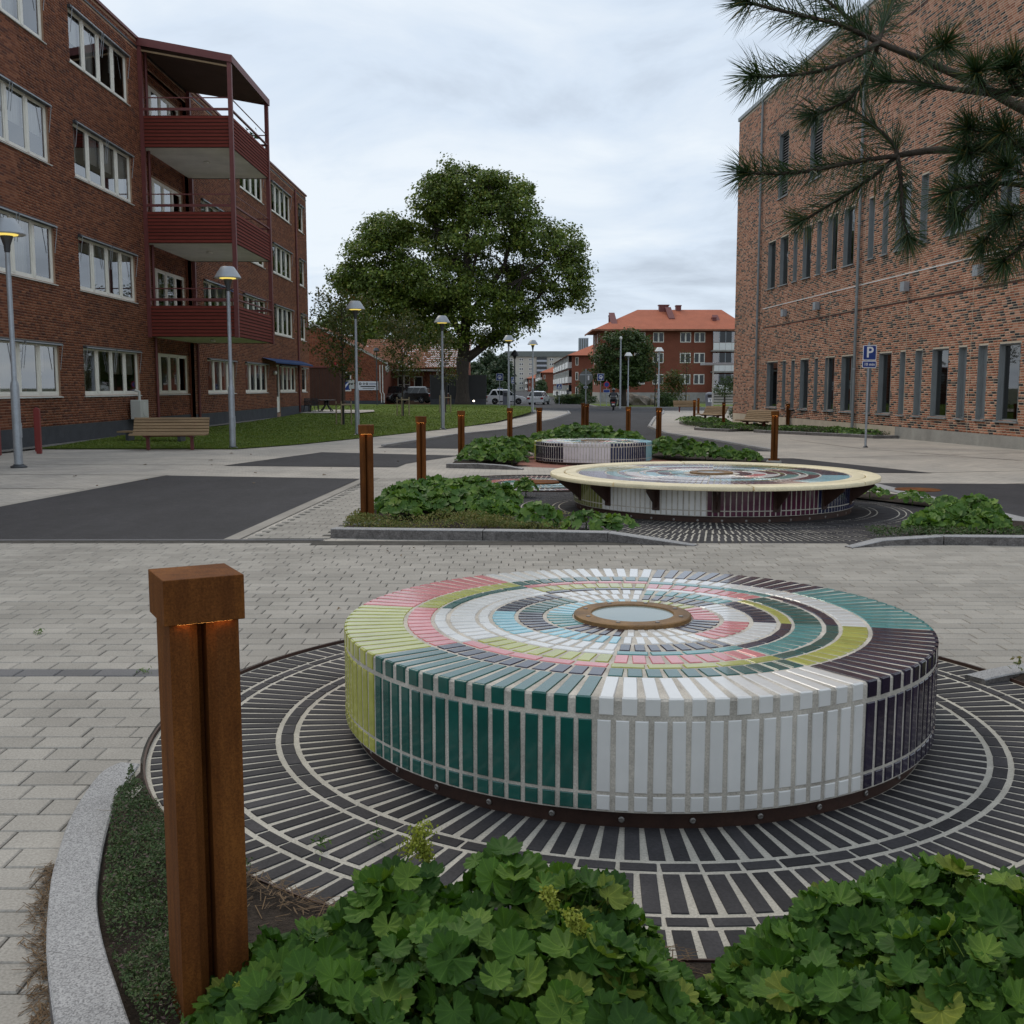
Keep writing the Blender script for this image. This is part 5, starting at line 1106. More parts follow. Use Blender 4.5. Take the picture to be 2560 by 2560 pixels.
def row_block(x, y0, y1, zt, nb, label, z0=-1.0):
    R = thing('row_block', label, 'building', (x+6, y0, 0), 0, 'brick blocks along the street'); o = tuple(R.location); F = Facade((x, y1), (0, -1), (-1, 0), R); L = y1-y0
    mb = MB(o); mb.box(x, x+11, y0, y1, z0-2, zt); mb.build('wall', M['wallred'], R)
    mb = MB(o); e = 1.0; mb.add([(x-e, y0-e, zt-.1), (x+11+e, y0-e, zt-.1), (x+11+e, y1+e, zt-.1), (x-e, y1+e, zt-.1), (x+5.5, y0+5, zt+2.6), (x+5.5, y1-5, zt+2.6)], [(0, 1, 4), (1, 2, 5, 4), (2, 3, 5), (3, 0, 4, 5), (0, 3, 2, 1)]); mb.build('roof', M['rooftile'], R)
    fh = (zt-z0)/3
    for i in range(nb):
        for k in range(3):
            u0 = L*(i+.08)/nb; u1 = L*(i+.84)/nb; z = z0+k*fh
            b = bpy.data.objects.new('balcony', None); COL.objects.link(b); b.parent = R
            mb = F.mb(); F.box(mb, u0, u1, z+.35, z+1.45, .0, .75); mb.build('parapet', M['white'], b)
            mb = F.mb(); F.box(mb, u0, u1, z+1.46, z+fh-.05, .0, .6); mb.build('glazing', M['carglass'], b)
            for j in range(5): mb = F.mb(); q = lerp(u0, u1, j/4); F.box(mb, q-.12, q+.12, z+1.46, z+fh-.04, .55, .66); mb.build('glazing_post', M['offwhite'], b)
    FE = Facade((x, y0), (1, 0), (0, -1), R)
    for k in range(3): far_window(FE, .6, 1.1, z0+k*fh+.8, z0+k*fh+2.3, R, n=1)
row_block(11.0, 196, 268, 7.5, 6, 'red brick street block with stacked white balconies, nearest of the row', -.6)
row_block(11.0, 390, 470, 7.2, 5, 'red brick street block with white balconies, second in the row', -2.6)
row_block(8.4, 560, 640, 6.6, 4, 'red brick street block with white balconies, farthest in the row', -3.4)
TB = thing('slab_block', 'long pale eight-storey slab block with dark roof on the horizon', 'building', (20, 640, 0)); FT = Facade((-6.5, 640), (1, 0), (0, -1), TB)
mb = MB(tuple(TB.location)); mb.box(-6.5, 46, 640, 652, -8, 20.2); mb.build('wall', M['facade'], TB)
mb = MB(tuple(TB.location)); mb.add([(-7.2, 639, 20.0), (46.6, 639, 20.0), (46.6, 653, 20.0), (-7.2, 653, 20.0), (-4, 644, 23.4), (44, 644, 23.4)], [(0, 1, 5, 4), (1, 2, 5), (2, 3, 4, 5), (3, 0, 4)]); mb.build('roof', M['darkroof'], TB)
for zf in range(9):
    z = 17.6-2.8*zf
    for i, u in enumerate((4.6, 10.8, 16.6, 28.8, 34.6, 40.4)): far_window(FT, u, u+2.4, z, z+1.5, TB, M['white'], 2, .06, .22)
    for u in (.4, 21.2): 
        mb = FT.mb(); FT.box(mb, u, u+(3.2 if u < 1 else 6), z-.6, z+.5, .0, 1.2); mb.build('balcony', M['tower'], TB)
        mb = FT.mb(); FT.box(mb, u, u+(3.2 if u < 1 else 6), z+.5, z+2.1, .0, .9); mb.build('balcony_glazing', M['carglass'], TB)
mb = FT.mb(); FT.box(mb, -.1, .35, -8, 20, 0, 1.3); mb.build('end_strip', M['rooftile'], TB)
HT = thing('high_rise', 'distant blue-grey high-rise tower between the roofs', 'building', (80, 1200, 0))
mb = MB((80, 1200, 0)); mb.box(74.6, 85.2, 1200, 1212, -10, 57); mb.build('wall', M['tower'], HT)
for k in range(4):
    mb = MB((80, 1200, 0)); mb.box(75.2+k*2.6, 76.6+k*2.6, 1199.7, 1199.95, -10, 56); mb.build('window_strip', M['signback'], HT)
# ================================================================== STREET FURNITURE
def street_lamp(x, y, label, lit=True, z=None, H=4.95, first={}, group='silver street lamps'):
    z = g(y) if z is None else z
    key = lit
    if key not in first:
        root = thing('street_lamp', label, 'street lamp', (x, y, z), 0, group)
        MB().lathe([(.16, -.02), (.16, .02), (.10, .05), (.10, 0.06)], 20).build('base_plate', M['darkmetal'], root, smooth=30)
        MB().lathe([(.085, .05), (.085, 1.62), (.075, 1.70), (.052, 1.76), (.048, H-.62)], 16).build('pole', M['galv'], root, smooth=30)
        MB().lathe([(.048, H-.66), (.058, H-.62), (.065, H-.52), (.12, H-.36), (.125, H-.33)], 18).build('holder', M['darkmetal'] if lit else M['lampgrey'], root, smooth=30)
        sh = MB().lathe([(.355, H-.31), (.36, H-.29), (.30, H-.19), (.185, H-.015), (.165, H), (0, H+.004)], 28).build('shade', M['lampgrey'] if lit else M['white'], root, smooth=30)
        MB().lathe([(.352, H-.306), (.15, H-.30), (.0, H-.30)], 28).build('diffuser', M['offwhite'] if lit else M['white'], sh)
        if lit: MB().lathe([(.0, H-.345), (.12, H-.335), (.215, H-.318), (.22, H-.302)], 20).build('bulb_glass', M['glow'], sh, smooth=True)
        MB().box(.075, .088, -.04, .04, .6, .9).build('service_hatch', M['galv'], root)
        first[key] = root; return root
    o = copy_tree(first[key]); o.location = (x, y, z); o['label'] = label; return o
street_lamp(-10.07, 21.69, 'lit silver street lamp at the left edge, nearest of the row')
street_lamp(-7.75, 29.55, 'lit silver street lamp standing at the lawn edge beside the wooden bench')
street_lamp(-5.80, 40.0, 'lit silver street lamp on the lawn in front of the low brick house')
street_lamp(-3.06, 47.18, 'lit silver street lamp on the lawn left of the big maple trunk')
street_lamp(-.20, 64.5, 'lit silver street lamp by the road right of the big maple trunk')
street_lamp(1.42, 73.5, 'lit silver street lamp by the road in front of the pale slab block', z=-.2)
street_lamp(10.4, 96, 'white-headed street lamp in front of the round linden tree', False, -.3)
street_lamp(11.5, 84, 'white-headed street lamp right of the round linden tree', False, -.3)
t = thing('tall_pole', 'tall slim grey pole in front of the round linden tree', 'pole', (9.5, 94, -.3)); MB().lathe([(.09, 0), (.055, 6.1)], 12).build('pole', M['galv'], t, smooth=True); MB().lathe([(0, 5.95), (.12, 6.05), (.12, 6.2), (0, 6.3)], 12).build('sensor', M['white'], t, smooth=True)
t = thing('black_lantern', 'dark lantern on a dark post below the maple branches', 'lantern', (.25, 100, -.3)); MB().lathe([(.09, 0), (.06, 4.6)], 10).build('pole', M['darkmetal'], t, smooth=True); MB().lathe([(.1, 4.5), (.16, 4.75), (.42, 4.8), (.3, 5.05), (.08, 5.3), (0, 5.32)], 16).build('shade', M['panel'], t, smooth=30)
t = thing('thin_lamp', 'thin dark lamp post in front of the low brick house', 'street lamp', (-11.6, 92, .05)); MB().lathe([(.06, 0), (.045, 4.6)], 10).build('pole', M['darkmetal'], t, smooth=True); MB().lathe([(.05, 4.5), (.3, 4.62), (.16, 4.85), (0, 4.9)], 14).build('shade', M['darkmetal'], t, smooth=30)

def text_mesh(s, size, mat, name):
    c = bpy.data.curves.new(name, 'FONT'); c.body = s; c.size = size; c.align_x = 'CENTER'; c.align_y = 'CENTER'; c.extrude = .0008; c.resolution_u = 3; c.offset = size*.018
    o = bpy.data.objects.new(name, c); COL.objects.link(o); bpy.context.view_layer.update()
    me = bpy.data.meshes.new_from_object(o); bpy.data.objects.remove(o); me.materials.clear(); me.materials.append(mat); me.name = name; return me
UPR = Matrix.Rotation(PI/2, 4, 'X')
def rrect(w, h, r, n=4):
    P = []
    for cx, cy, a in ((w/2-r, h/2-r, 0), (-w/2+r, h/2-r, 90), (-w/2+r, -h/2+r, 180), (w/2-r, -h/2+r, 270)):
        for k in range(n+1): t = math.radians(a+90*k/n); P.append((cx+r*math.cos(t), cy+r*math.sin(t)))
    return P
def plate(root, w, h, z, y=-.04, r=.03, mat=M['blue'], name='sign_plate', border=.02):
    o = MB().prism(rrect(w, h, r), 0, .006, Matrix.Translation((0, y, z)) @ UPR).build(name, M['signwhite'], root)
    MB().prism(rrect(w-2*border, h-2*border, r*.7), 0, .003, Matrix.Translation((0, y-.0065, z)) @ UPR).build('sign_face', mat, o); return o
t = thing('parking_sign', 'blue parking sign on grey post reading P and 10 min', 'sign', (10.04, 30.24, g(30.24)), .12)
MB().tube([(0, 0, 0), (0, 0, 2.95)], .032, 10).build('post', M['galv'], t, smooth=40); MB().lathe([(.075, 0), (.07, .02), (.035, .05)], 12).build('base_collar', M['darkmetal'], t)
p1 = plate(t, .40, .42, 2.66); o = link('lettering', text_mesh('P', .42, M['signwhite'], 'lettering'), p1); o.matrix_local = Matrix.Translation((0, -.055, 2.66)) @ UPR
p2_ = plate(t, .42, .20, 2.335); o = link('lettering', text_mesh('10 min', .115, M['signwhite'], 'lettering'), p2_); o.matrix_local = Matrix.Translation((0, -.055, 2.335)) @ UPR

def blue_sign(x, y, z, w, h, label, post=2.6, kind='square', z0=None, rz=0, lower=None):
    z0 = g(y) if z0 is None else z0; t = thing('road_sign', label, 'sign', (x, y, z0), rz); top = z-z0+h/2
    MB().tube([(0, 0, 0), (0, 0, top)], .03, 8).build('post', M['galv'], t, smooth=40); s = plate(t, w, h, z-z0, border=.05*w)
    if kind == 'tri':      # crossing: white triangle with a walking figure
        MB().prism([(-w*.36, -h*.33), (w*.36, -h*.33), (0, h*.38)], 0, .003, Matrix.Translation((0, -.05, z-z0)) @ UPR).build('triangle', M['signwhite'], s)
        MB().prism([(-w*.10, -h*.25), (-w*.02, -h*.25), (w*.03, -h*.02), (w*.10, -h*.25), (w*.16, -h*.25), (w*.05, h*.12), (-w*.03, h*.12)], 0, .003, Matrix.Translation((0, -.055, z-z0)) @ UPR).build('walking_figure', M['panel'], s)
    elif kind == 'ring':
        MB().lathe([(w*.28, 0), (w*.28, .003), (w*.19, .003), (w*.19, 0)], 18, M=Matrix.Translation((0, -.05, z-z0)) @ UPR).build('emblem', M['signwhite'], s)
        MB().prism([(-w*.06, -h*.32), (w*.12, -h*.32), (w*.12, h*.05), (-w*.06, h*.05)], 0, .003, Matrix.Translation((0, -.052, z-z0)) @ UPR).build('emblem_stem', M['signwhite'], s)
    if lower: plate(t, lower[0], lower[1], lower[2]-z0, border=.03)
    return t
blue_sign(-1.27, 110, 2.62, .72, .72, 'square blue sign with a white emblem left of the lit lamp by the road', kind='ring')
blue_sign(-1.35, 122, 1.2, .62, .6, 'blue crossing sign just above the white off-road car', kind='tri')
blue_sign(.08, 104, 2.25, .62, .62, 'dark blue crossing sign beside the dark lantern post', kind='tri', rz=.9)
blue_sign(5.2, 118, 1.65, .60, .60, 'blue pedestrian crossing sign in front of the white balconies', kind='tri')
blue_sign(2.9, 125, 1.0, .42, .42, 'small blue sign above the white estate car', kind='plain')
blue_sign(8.6, 104, 2.55, .66, .66, 'square blue sign with white emblem left of the linden trunk', kind='ring')
t = thing('round_sign', 'large round grey sign seen from behind on a post above the road', 'sign', (3.62, 52.5, g(52.5)))
MB().tube([(0, 0, 0), (0, 0, 2.75)], .034, 10).build('post', M['galv'], t, smooth=40)
d = MB().lathe([(.34, 0), (.34, .012), (0, .012)], 32, M=Matrix.Translation((0, .06, 2.32)) @ UPR).build('sign_back', M['signback'], t)
mb = MB(); mb.box(-.30, .30, .035, .045, 2.44, 2.49); mb.build('bracket', M['galv'], t); MB().box(.09, .17, .03, .046, 2.20, 2.42).build('sticker', M['signwhite'], d)
plate(t, .2, .12, 1.86, y=.05, mat=M['blue'])
t = thing('no_parking_sign', 'round red and blue no-parking sign with blue plate behind the scooter', 'sign', (9.1, 103, g(103)))
MB().tube([(0, 0, 0), (0, 0, 2.6)], .03, 8).build('post', M['galv'], t, smooth=40); MB().lathe([(.3, 0), (.3, .01), (.22, .01)], 24, M=Matrix.Translation((0, -.04, 2.15)) @ UPR).build('red_ring', M['signred'], t); MB().lathe([(.22, .008), (.22, .011), (0, .011)], 24, M=Matrix.Translation((0, -.04, 2.15)) @ UPR).build('blue_face', M['blue'], t); plate(t, .62, .3, 1.52)
t = thing('ticket_machine', 'grey parking ticket machine in front of the white off-road car', 'machine', (-.72, 116, -.3)); MB().box(-.28, .28, -.2, .2, 0, 1.5).build('cabinet', M['bin'], t); MB().box(-.2, .2, -.215, -.2, .9, 1.3).build('front_panel', M['darkmetal'], t)

# ------------------------------------------------------------------ benches
def bench(x, y, rz, label, w=2.0, z=None, first=[None], legs=True):
    z = g(y) if z is None else z
    if first[0] is not None:
        o = copy_tree(first[0]); o.location = (x, y, z); o.rotation_euler = (0, 0, rz); o['label'] = label; return o
    root = thing('slatted_bench', label, 'bench', (x, y, z), rz, 'slatted timber benches')
    prof = [(-.36, .425), (-.27, .435), (-.18, .43), (-.09, .42), (0, .42), (.085, .45), (.14, .52), (.18, .60), (.215, .68), (.25, .76), (.30, .83)]
    for i, (py, pz) in enumerate(prof):
        a = prof[max(i-1, 0)]; b = prof[min(i+1, len(prof)-1)]; ang = math.atan2(b[1]-a[1], b[0]-a[0])
        Mx = Matrix.Translation((0, py, pz)) @ Matrix.Rotation(ang, 4, 'X'); mb = MB(); mb.bbox(-w/2, w/2, -.036, .036, -.02, .02, .006, Mx); mb.build('slat', M['timber'], root)
    for sx in (-1, 1):
        mb = MB(); q = [(sx*.62, p[0], p[1]-.035) for p in prof]
        for a, b in zip(q, q[1:]): mb.bar(a, b, .05, .03)
        mb.build('frame_rib', M['bench_red'], root)
        mb = MB(); mb.box(sx*.58-.04, sx*.58+.04, -.10, .0, 0, .38); mb.box(sx*.58-.045, sx*.58+.045, -.28, .16, .345, .40); mb.build('leg', M['bench_red'], root)
    mb = MB(); mb.box(-.6, .6, -.09, -.01, .36, .39); mb.build('beam', M['bench_red'], root)
    first[0] = root; return root
bench(-9.25, 28.85, .10, 'brown slatted bench on the lawn edge by the left apartment block')
bench(10.4, 45.4, -1.15, 'brown slatted bench in the right-hand beds, nearer of two')
bench(10.6, 56.5, -1.15, 'brown slatted bench in the right-hand beds, farther of two')
bench(13.4, 82.0, .1, 'brown slatted bench far off beside the grey litter bin')
t = thing('litter_bin', 'grey litter bin with dark opening and white emblem beside the far bench', 'litter bin', (15.6, 84.5, g(84)))
MB().lathe([(.27, 0), (.33, 1.0), (.36, 1.25), (.36, 1.28)], 20).build('body', M['bin'], t, smooth=40); MB().lathe([(.355, 1.275), (.32, 1.4), (.15, 1.48), (0, 1.5)], 20).build('hood', M['bin'], t, smooth=40)
MB().box(-.22, .22, -.37, -.30, 1.12, 1.30).build('opening', M['panel'], t); mb = MB(); mb.box(-.17, .17, -.345, -.32, .72, 1.02); e = mb.build('emblem_plate', M['signwhite'], t)
MB().prism([(-.11, .1), (-.02, -.02), (-.02, -.12), (.02, -.12), (.02, -.02), (.11, .1), (0, .04)], 0, .004, Matrix.Translation((0, -.352, .88)) @ UPR).build('emblem', M['panel'], e)
# low timber lounger behind the left bench
t = thing('low_deck_bench', 'low dark flat bench at the foot of the left block, half behind the slatted bench', 'bench', (-11.1, 33.2, g(33)+.05)); 
for k in range(4): MB().box(-1.1, 1.0, -.3+k*.16, -.16+k*.16, .28, .32).build('plank', M['timber'], t)
for s in (-.8, .8): MB().box(s-.05, s+.05, -.25, .25, 0, .28).build('leg', M['darkmetal'], t)
for x, y, l in ((-12.6, 26.1, 'square red steel post cut by the left picture edge'), (-12.45, 27.95, 'square red steel post right of the nearest street lamp'), (-11.95, 26.9, 'square red steel post hidden behind the nearest street lamp pole')):
    t = thing('red_post', l, 'post', (x, y, g(y)), .1, 'square red posts'); MB().box(-.055, .055, -.055, .055, 0, 1.12).build('shaft', M['postred'], t); MB().add([(-.055, -.055, 1.122), (.055, -.055, 1.122), (.055, .055, 1.122), (-.055, .055, 1.122), (0, 0, 1.16)], [(0, 1, 4), (1, 2, 4), (2, 3, 4), (3, 0, 4)]).build('cap', M['postred'], t)
# heat pump on the wall
t = thing('heat_pump', 'pale grey heat pump unit fixed to the left block above the bench', 'heat pump', (-13.2, 37.9, .42))
MB().bbox(-.17, .17, -.42, .42, 0, .66, .012).build('casing', M['acunit'], t)
for k in range(14): MB().box(-.14, .14, -.4245, -.4205, .06+k*.04, .075+k*.04).build('grille_bar', M['offwhite'], t)
mb = MB(); mb.lathe([(.25, 0), (.25, .012), (.22, .012), (.05, .02), (0, .02)], 24, M=Matrix.Translation((.171, .06, .33)) @ Matrix.Rotation(PI/2, 4, 'Y')); mb.build('fan_grille', M['offwhite'], t, smooth=30)
MB().tube([(-.1, .3, .66), (-.1, .3, .95), (-.25, .3, 1.0)], .05, 8).build('pipe_cover', M['acunit'], t)
for s in (-.35, .35): MB().box(-.29, .15, s-.02, s+.02, -.03, 0).build('bracket', M['darkmetal'], t)
# garden tables and chairs by the far end of the block
t = thing('garden_table', 'dark green plastic garden table on the paved patch by the low house', 'table', (-12.0, 69.2, zl(69.2)+.17)); MB().lathe([(0, .70), (.6, .70), (.62, .725), (.6, .74), (0, .74)], 20).build('table_top', M['black'], t, smooth=30)
for k in range(4): a = PI/4+PI/2*k; MB().tube([(.1*math.cos(a), .1*math.sin(a), .7), (.14*math.cos(a), .14*math.sin(a), .35), (.5*math.cos(a), .5*math.sin(a), .0)], [.07, .05, .035], 6).build('leg', M['black'], t, smooth=True)
def chair(x, y, rz, l):
    t = thing('garden_chair', l, 'chair', (x, y, zl(y)+.17), rz, 'dark garden chairs'); MB().bbox(-.25, .25, -.24, .24, .38, .42, .01).build('seat', M['black'], t)
    for k in range(5): MB().box(-.22+k*.1, -.16+k*.1, .22, .25, .42, .86).build('back_slat', M['black'], t)
    for sx in (-1, 1):
        MB().tube([(sx*.26, -.22, .42), (sx*.28, -.2, .64), (sx*.28, .2, .64), (sx*.26, .24, .6)], .022, 6).build('armrest', M['black'], t)
        for sy in (-1, 1): MB().tube([(sx*.22, sy*.2, .4), (sx*.27, sy*.25, 0)], .025, 6).build('leg', M['black'], t)
chair(-13.0, 68.6, .9, 'dark plastic garden chair nearest the block wall'); chair(-12.6, 68.2, .3, 'dark plastic garden chair left of the garden table'); chair(-10.7, 69.4, -1.4, 'dark plastic garden chair right of the garden table'); 
t = thing('brown_shed', 'dark brown windowless board shed between the left block and the low house', 'shed', (-16.6, 92, 0)); MB().box(-2.5, 2.05, -1.5, 1.5, -.2, 3.2).build('wall', M['brownpanel'], t); MB().box(-2.6, 2.15, -1.6, 1.6, 3.202, 3.32).build('roof', M['redsteel'], t)
for k in range(16): MB().box(-2.47+k*.28, -2.45+k*.28, -1.512, -1.501, -.1, 3.18).build('board_joint', M['panel'], t)

# black panels behind the lawn
for x0, x1, lab in ((-7.75, -6.15, 'narrow black screen wall left of the maple trunk'), (-5.95, -2.45, 'wide black screen wall behind the maple trunk')):
    t = thing('screen_wall', lab, 'screen', ((x0+x1)/2, 101.6, 0)); h = (x1-x0)/2
    MB().box(-h, h, -.12, .12, -.25, .45).build('base', M['plinth'], t); n = max(1, round((x1-x0)/1.75))
    for k in range(n): a = -h+2*h*k/n; MB().bbox(a+.02, a+2*h/n-.02, -.05, .05, .452, 2.72, .01).build('panel', M['panel'], t)
    for k in range(n+1): a = -h+2*h*k/n; MB().box(a-.03, a+.03, -.07, .07, .452, 2.78).build('post', M['darkmetal'], t)
t = thing('ground_spot', 'small glowing spotlight on the ground by the maple trunk', 'spotlight', (-3.55, 99.2, .0)); MB().lathe([(.1, 0), (.12, .25)], 12).build('body', M['darkmetal'], t); MB().lathe([(0, -.09), (.06, -.06), (.09, 0), (.06, .06), (0, .09)], 12, (0, -.06, .3)).build('lamp', M['spot'], t, smooth=True)
# signs on the low house
t = thing('white_notice_board', 'white name board with dark lettering on the brick gable of the low house', 'sign', (-13.85, 102.93, 1.72)); MB().box(-1.0, 1.0, -.03, .03, -.42, .42).build('board', M['signwhite'], t)
for x, w in ((-.72, .26), (-.38, .2), (-.08, .24)): MB().lathe([(w/2, 0), (w/2, .006), (w*.22, .006)], 10, M=Matrix.Translation((x, -.032, .18)) @ UPR).build('letter', M['panel'], t)
MB().box(.12, .85, -.036, -.031, .13, .2).build('letter_line', M['blue'], t); MB().box(-.7, .75, -.036, -.031, -.12, -.02).build('letter_line', M['panel'], t); MB().box(-.5, .6, -.036, -.031, -.28, -.22).build('letter_line', M['signback'], t)
t = thing('red_sign', 'small red sign with white marks on the gable of the low house', 'sign', (-16.55, 102.93, 3.55)); MB().box(-.45, .42, -.04, .04, -.38, .38).build('board', M['signred'], t); MB().box(-.2, .28, -.046, -.041, .08, .2).build('white_mark', M['signwhite'], t); MB().box(-.25, .2, -.046, -.041, -.2, -.06).build('white_mark', M['signwhite'], t)
t = thing('wall_notice', 'small pale notice plate right of the gable window of the low house', 'sign', (-15.4, 102.95, 1.85)); MB().box(-.26, .26, -.02, .02, -.42, .42).build('board', M['acunit'], t); MB().box(-.1, .1, -.026, -.021, -.05, .1).build('mark', M['panel'], t)
# slatted screen and shelter at the corner of the brick hall
t = thing('white_shelter', 'pale slatted screen with thin flat roof beside the corner of the brick hall', 'shelter', (15.2, 80, -.3))
for k in range(9): MB().box(-.15, 2.2, -.03, .03, .15+k*.21, .25+k*.21).build('slat', M['offwhite'], t)
for xx in (-.2, 1.8): MB().box(xx-.05, xx+.05, -.05, .05, 0, 3.5).build('post', M['offwhite'], t)
MB().box(-1.0, 2.6, -1.0, 1.0, 3.5, 3.66).build('roof', M['lampgrey'], t)

# ------------------------------------------------------------------ vehicles
def car(name, label, x, y, rz, z, body, L=4.4, Wd=1.8, Hh=1.6, kind='suv'):
    root = thing(name, label, 'car', (x, y, z), rz, 'parked and passing cars'); hl = L/2; w = Wd/2; wr = .34 if kind == 'suv' else .31; ax = L*.295
    bel = Hh*.60
    # side outline of the lower body, x forward
    out = [(-hl+.05, .30), (-hl, .55), (-hl+.04, bel-.04), (-hl+.16, bel+.02), (hl-1.25, bel), (hl-.35, bel-.14), (hl-.06, bel-.30), (hl, .50), (hl-.04, .30)]
    for cx in (ax+.05, -ax):
        pass
    def arch(cx):
        return [(cx+math.cos(a)*(wr+.06), wr+math.sin(a)*(wr+.06)) for a in [math.radians(q) for q in (-12, 20, 55, 90, 125, 160, 192)]]
    low = [(hl-.04, .27)]+arch(ax+.05)+arch(-ax)+[(-hl+.05, .27)]
    poly = [(px, pz) for px, pz in out[1:-1]]+low; poly = poly[::-1]
    mb = MB(); n = len(poly)
    rings = [(w-.10, .985), (w, 1.0), (w, 1.0), (w-.10, .985)]; ys = [-w, -w+.09, w-.09, w]
    ctr = (0, bel*.6); vs = []
    for yy, k in ((-w, .975), (-w+.08, 1.0), (w-.08, 1.0), (w, .975)):
        for px, pz in poly: vs.append((ctr[0]+(px-ctr[0])*k, yy, ctr[1]+(pz-ctr[1])*k))
    fs = [tuple(range(n)), tuple(range(3*n, 4*n))[::-1]]
    for r in range(3): fs += [(r*n+i, (r+1)*n+i, (r+1)*n+(i+1) % n, r*n+(i+1) % n) for i in range(n)]
    mb.add(vs, fs); me = mb.mesh('body', body, 35); bm = bmesh.new(); bm.from_mesh(me); bmesh.ops.recalc_face_normals(bm, faces=bm.faces); bm.to_mesh(me); bm.free(); link('body', me, root)
    # cabin: roof shell and glass band
    x0, x1, x2, x3 = -hl+.20, -hl+(.62 if kind == 'suv' else .5), hl-1.95, hl-1.15; wb, wt = w-.07, w-.30
    cb = [(x0, bel), (x3, bel), (x2, Hh-.06), (x1, Hh-.06)]
    g3 = MB(); b = [(x0, -wb, bel-.02), (x3, -wb, bel-.02), (x3, wb, bel-.02), (x0, wb, bel-.02)]; tt = [(x1, -wt, Hh-.07), (x2, -wt, Hh-.07), (x2, wt, Hh-.07), (x1, wt, Hh-.07)]
    g3.add(b+tt, [(0, 1, 5, 4), (1, 2, 6, 5), (2, 3, 7, 6), (3, 0, 4, 7)]); g3.build('windows', M['carglass'], root)
    rf = MB(); r0 = [(x1-.06, -wt-.02, Hh-.08), (x2+.05, -wt-.02, Hh-.08), (x2+.05, wt+.02, Hh-.08), (x1-.06, wt+.02, Hh-.08)]; r1 = [(x1+.10, -wt+.12, Hh), (x2-.2, -wt+.12, Hh), (x2-.2, wt-.12, Hh), (x1+.10, wt-.12, Hh)]
    rf.add(r0+r1, [(4, 5, 6, 7), (0, 1, 5, 4), (1, 2, 6, 5), (2, 3, 7, 6), (3, 0, 4, 7), (0, 3, 2, 1)]); rf.build('roof', body, root, smooth=50)
    for s in (-1, 1):
        def pil(xb, xt, wd, nm='pillar'):
            m = MB(); m.bar((xb, s*(wb+.005), bel-.02), (xt, s*(wt+.012), Hh-.07), wd, .03, up=(0, 1, 0)); m.build(nm, body, root)
        pil(x0+.06, x1+.02, .14); pil(x3-.03, x2, .07)
        m = lerp(x0, x3, .36); pil(m, lerp(x1, x2, .22), .10); m = lerp(x0, x3, .62); pil(m, lerp(x1, x2, .60), .06)
        MB().bbox(hl-2.0, hl-1.82, s*(w+.08)-.07, s*(w+.08)+.07, bel-.02, bel+.12, .02).build('mirror', body, root)
        MB().box(-hl-.005, -hl+.22, s*(w-.16)-.15, s*(w-.16)+.145, bel-.30, bel-.06).build('tail_lamp', M['tail'], root)
        MB().box(hl-.36, hl-.02, s*(w-.28)-.2, s*(w-.28)+.15, bel-.42, bel-.27).build('headlight', M['chrome'], root)
        MB().box(-ax+wr+.1, ax-wr-.05, s*w-.02, s*w+.012, .26, .38).build('sill', M['black'], root)
        for dx in (-.55, .45): MB().box(dx-.1, dx+.1, s*(w+.005)-.01, s*(w+.005)+.012, bel-.17, bel-.13).build('door_handle', body, root)
        for cx in (ax+.05, -ax):
            wh = bpy.data.objects.new('wheel', None); COL.objects.link(wh); wh.parent = root
            Mx = Matrix.Translation((cx, s*(w-.12), wr)) @ Matrix.Rotation(-s*PI/2, 4, 'X')
            MB().lathe([(wr*.64, -.10), (wr*.95, -.10), (wr, -.06), (wr, .06), (wr*.95, .10), (wr*.64, .10)], 24, M=Mx).build('tyre', M['tyre'], wh, smooth=40)
            rim = MB(); rim.lathe([(wr*.66, .06), (wr*.6, .085), (wr*.5, .05), (0, .05)], 20, M=Mx); rm = rim.build('rim', M['tyre'], wh)
            sp = MB()
            for q in range(5): a = 2*PI*q/5; sp.bar(Mx @ Vector((0, 0, .075)), Mx @ Vector((wr*.62*math.cos(a), wr*.62*math.sin(a), .085)), .07, .03)
            sp.lathe([(wr*.66, .07), (wr*.62, .09), (wr*.58, .07)], 20, M=Mx); sp.build('spoke', M['chrome'], wh)
    MB().box(-hl-.012, -hl+.05, -.26, .26, bel-.28, bel-.17).build('number_plate', M['plate'], root); MB().bbox(-hl-.02, -hl+.3, -w+.06, w-.06, .27, .46, .01).build('rear_bumper', M['black'] if kind == 'suv' else body, root)
    MB().quad((x0+.04, -wb+.16, bel+.10), (x0+.04, wb-.16, bel+.10), (x1-.05, wt-.1, Hh-.16), (x1-.05, -wt+.1, Hh-.16)).build('rear_window', M['carglass'], root)
    return root
car('white_suv', 'white off-road car side-on behind the ticket machine, facing right', -.62, 121, 0, -.33, M['carwhite'], 4.45, 1.85, 1.66)
car('white_estate', 'white estate car seen from behind with red tail lamps on the street', 3.0, 119, 1.36, -.33, M['carwhite'], 4.6, 1.8, 1.48, 'estate')
car('black_suv', 'black car with silver wheels parked before the low brick house, rear to the right', -9.75, 104.8, 2.85, .02, M['carblack'], 4.3, 1.8, 1.62)
car('black_suv', 'black car parked nose outwards beside the downpipes of the low brick house', -12.0, 106.4, -1.9, .02, M['carblack'], 4.4, 1.82, 1.68)

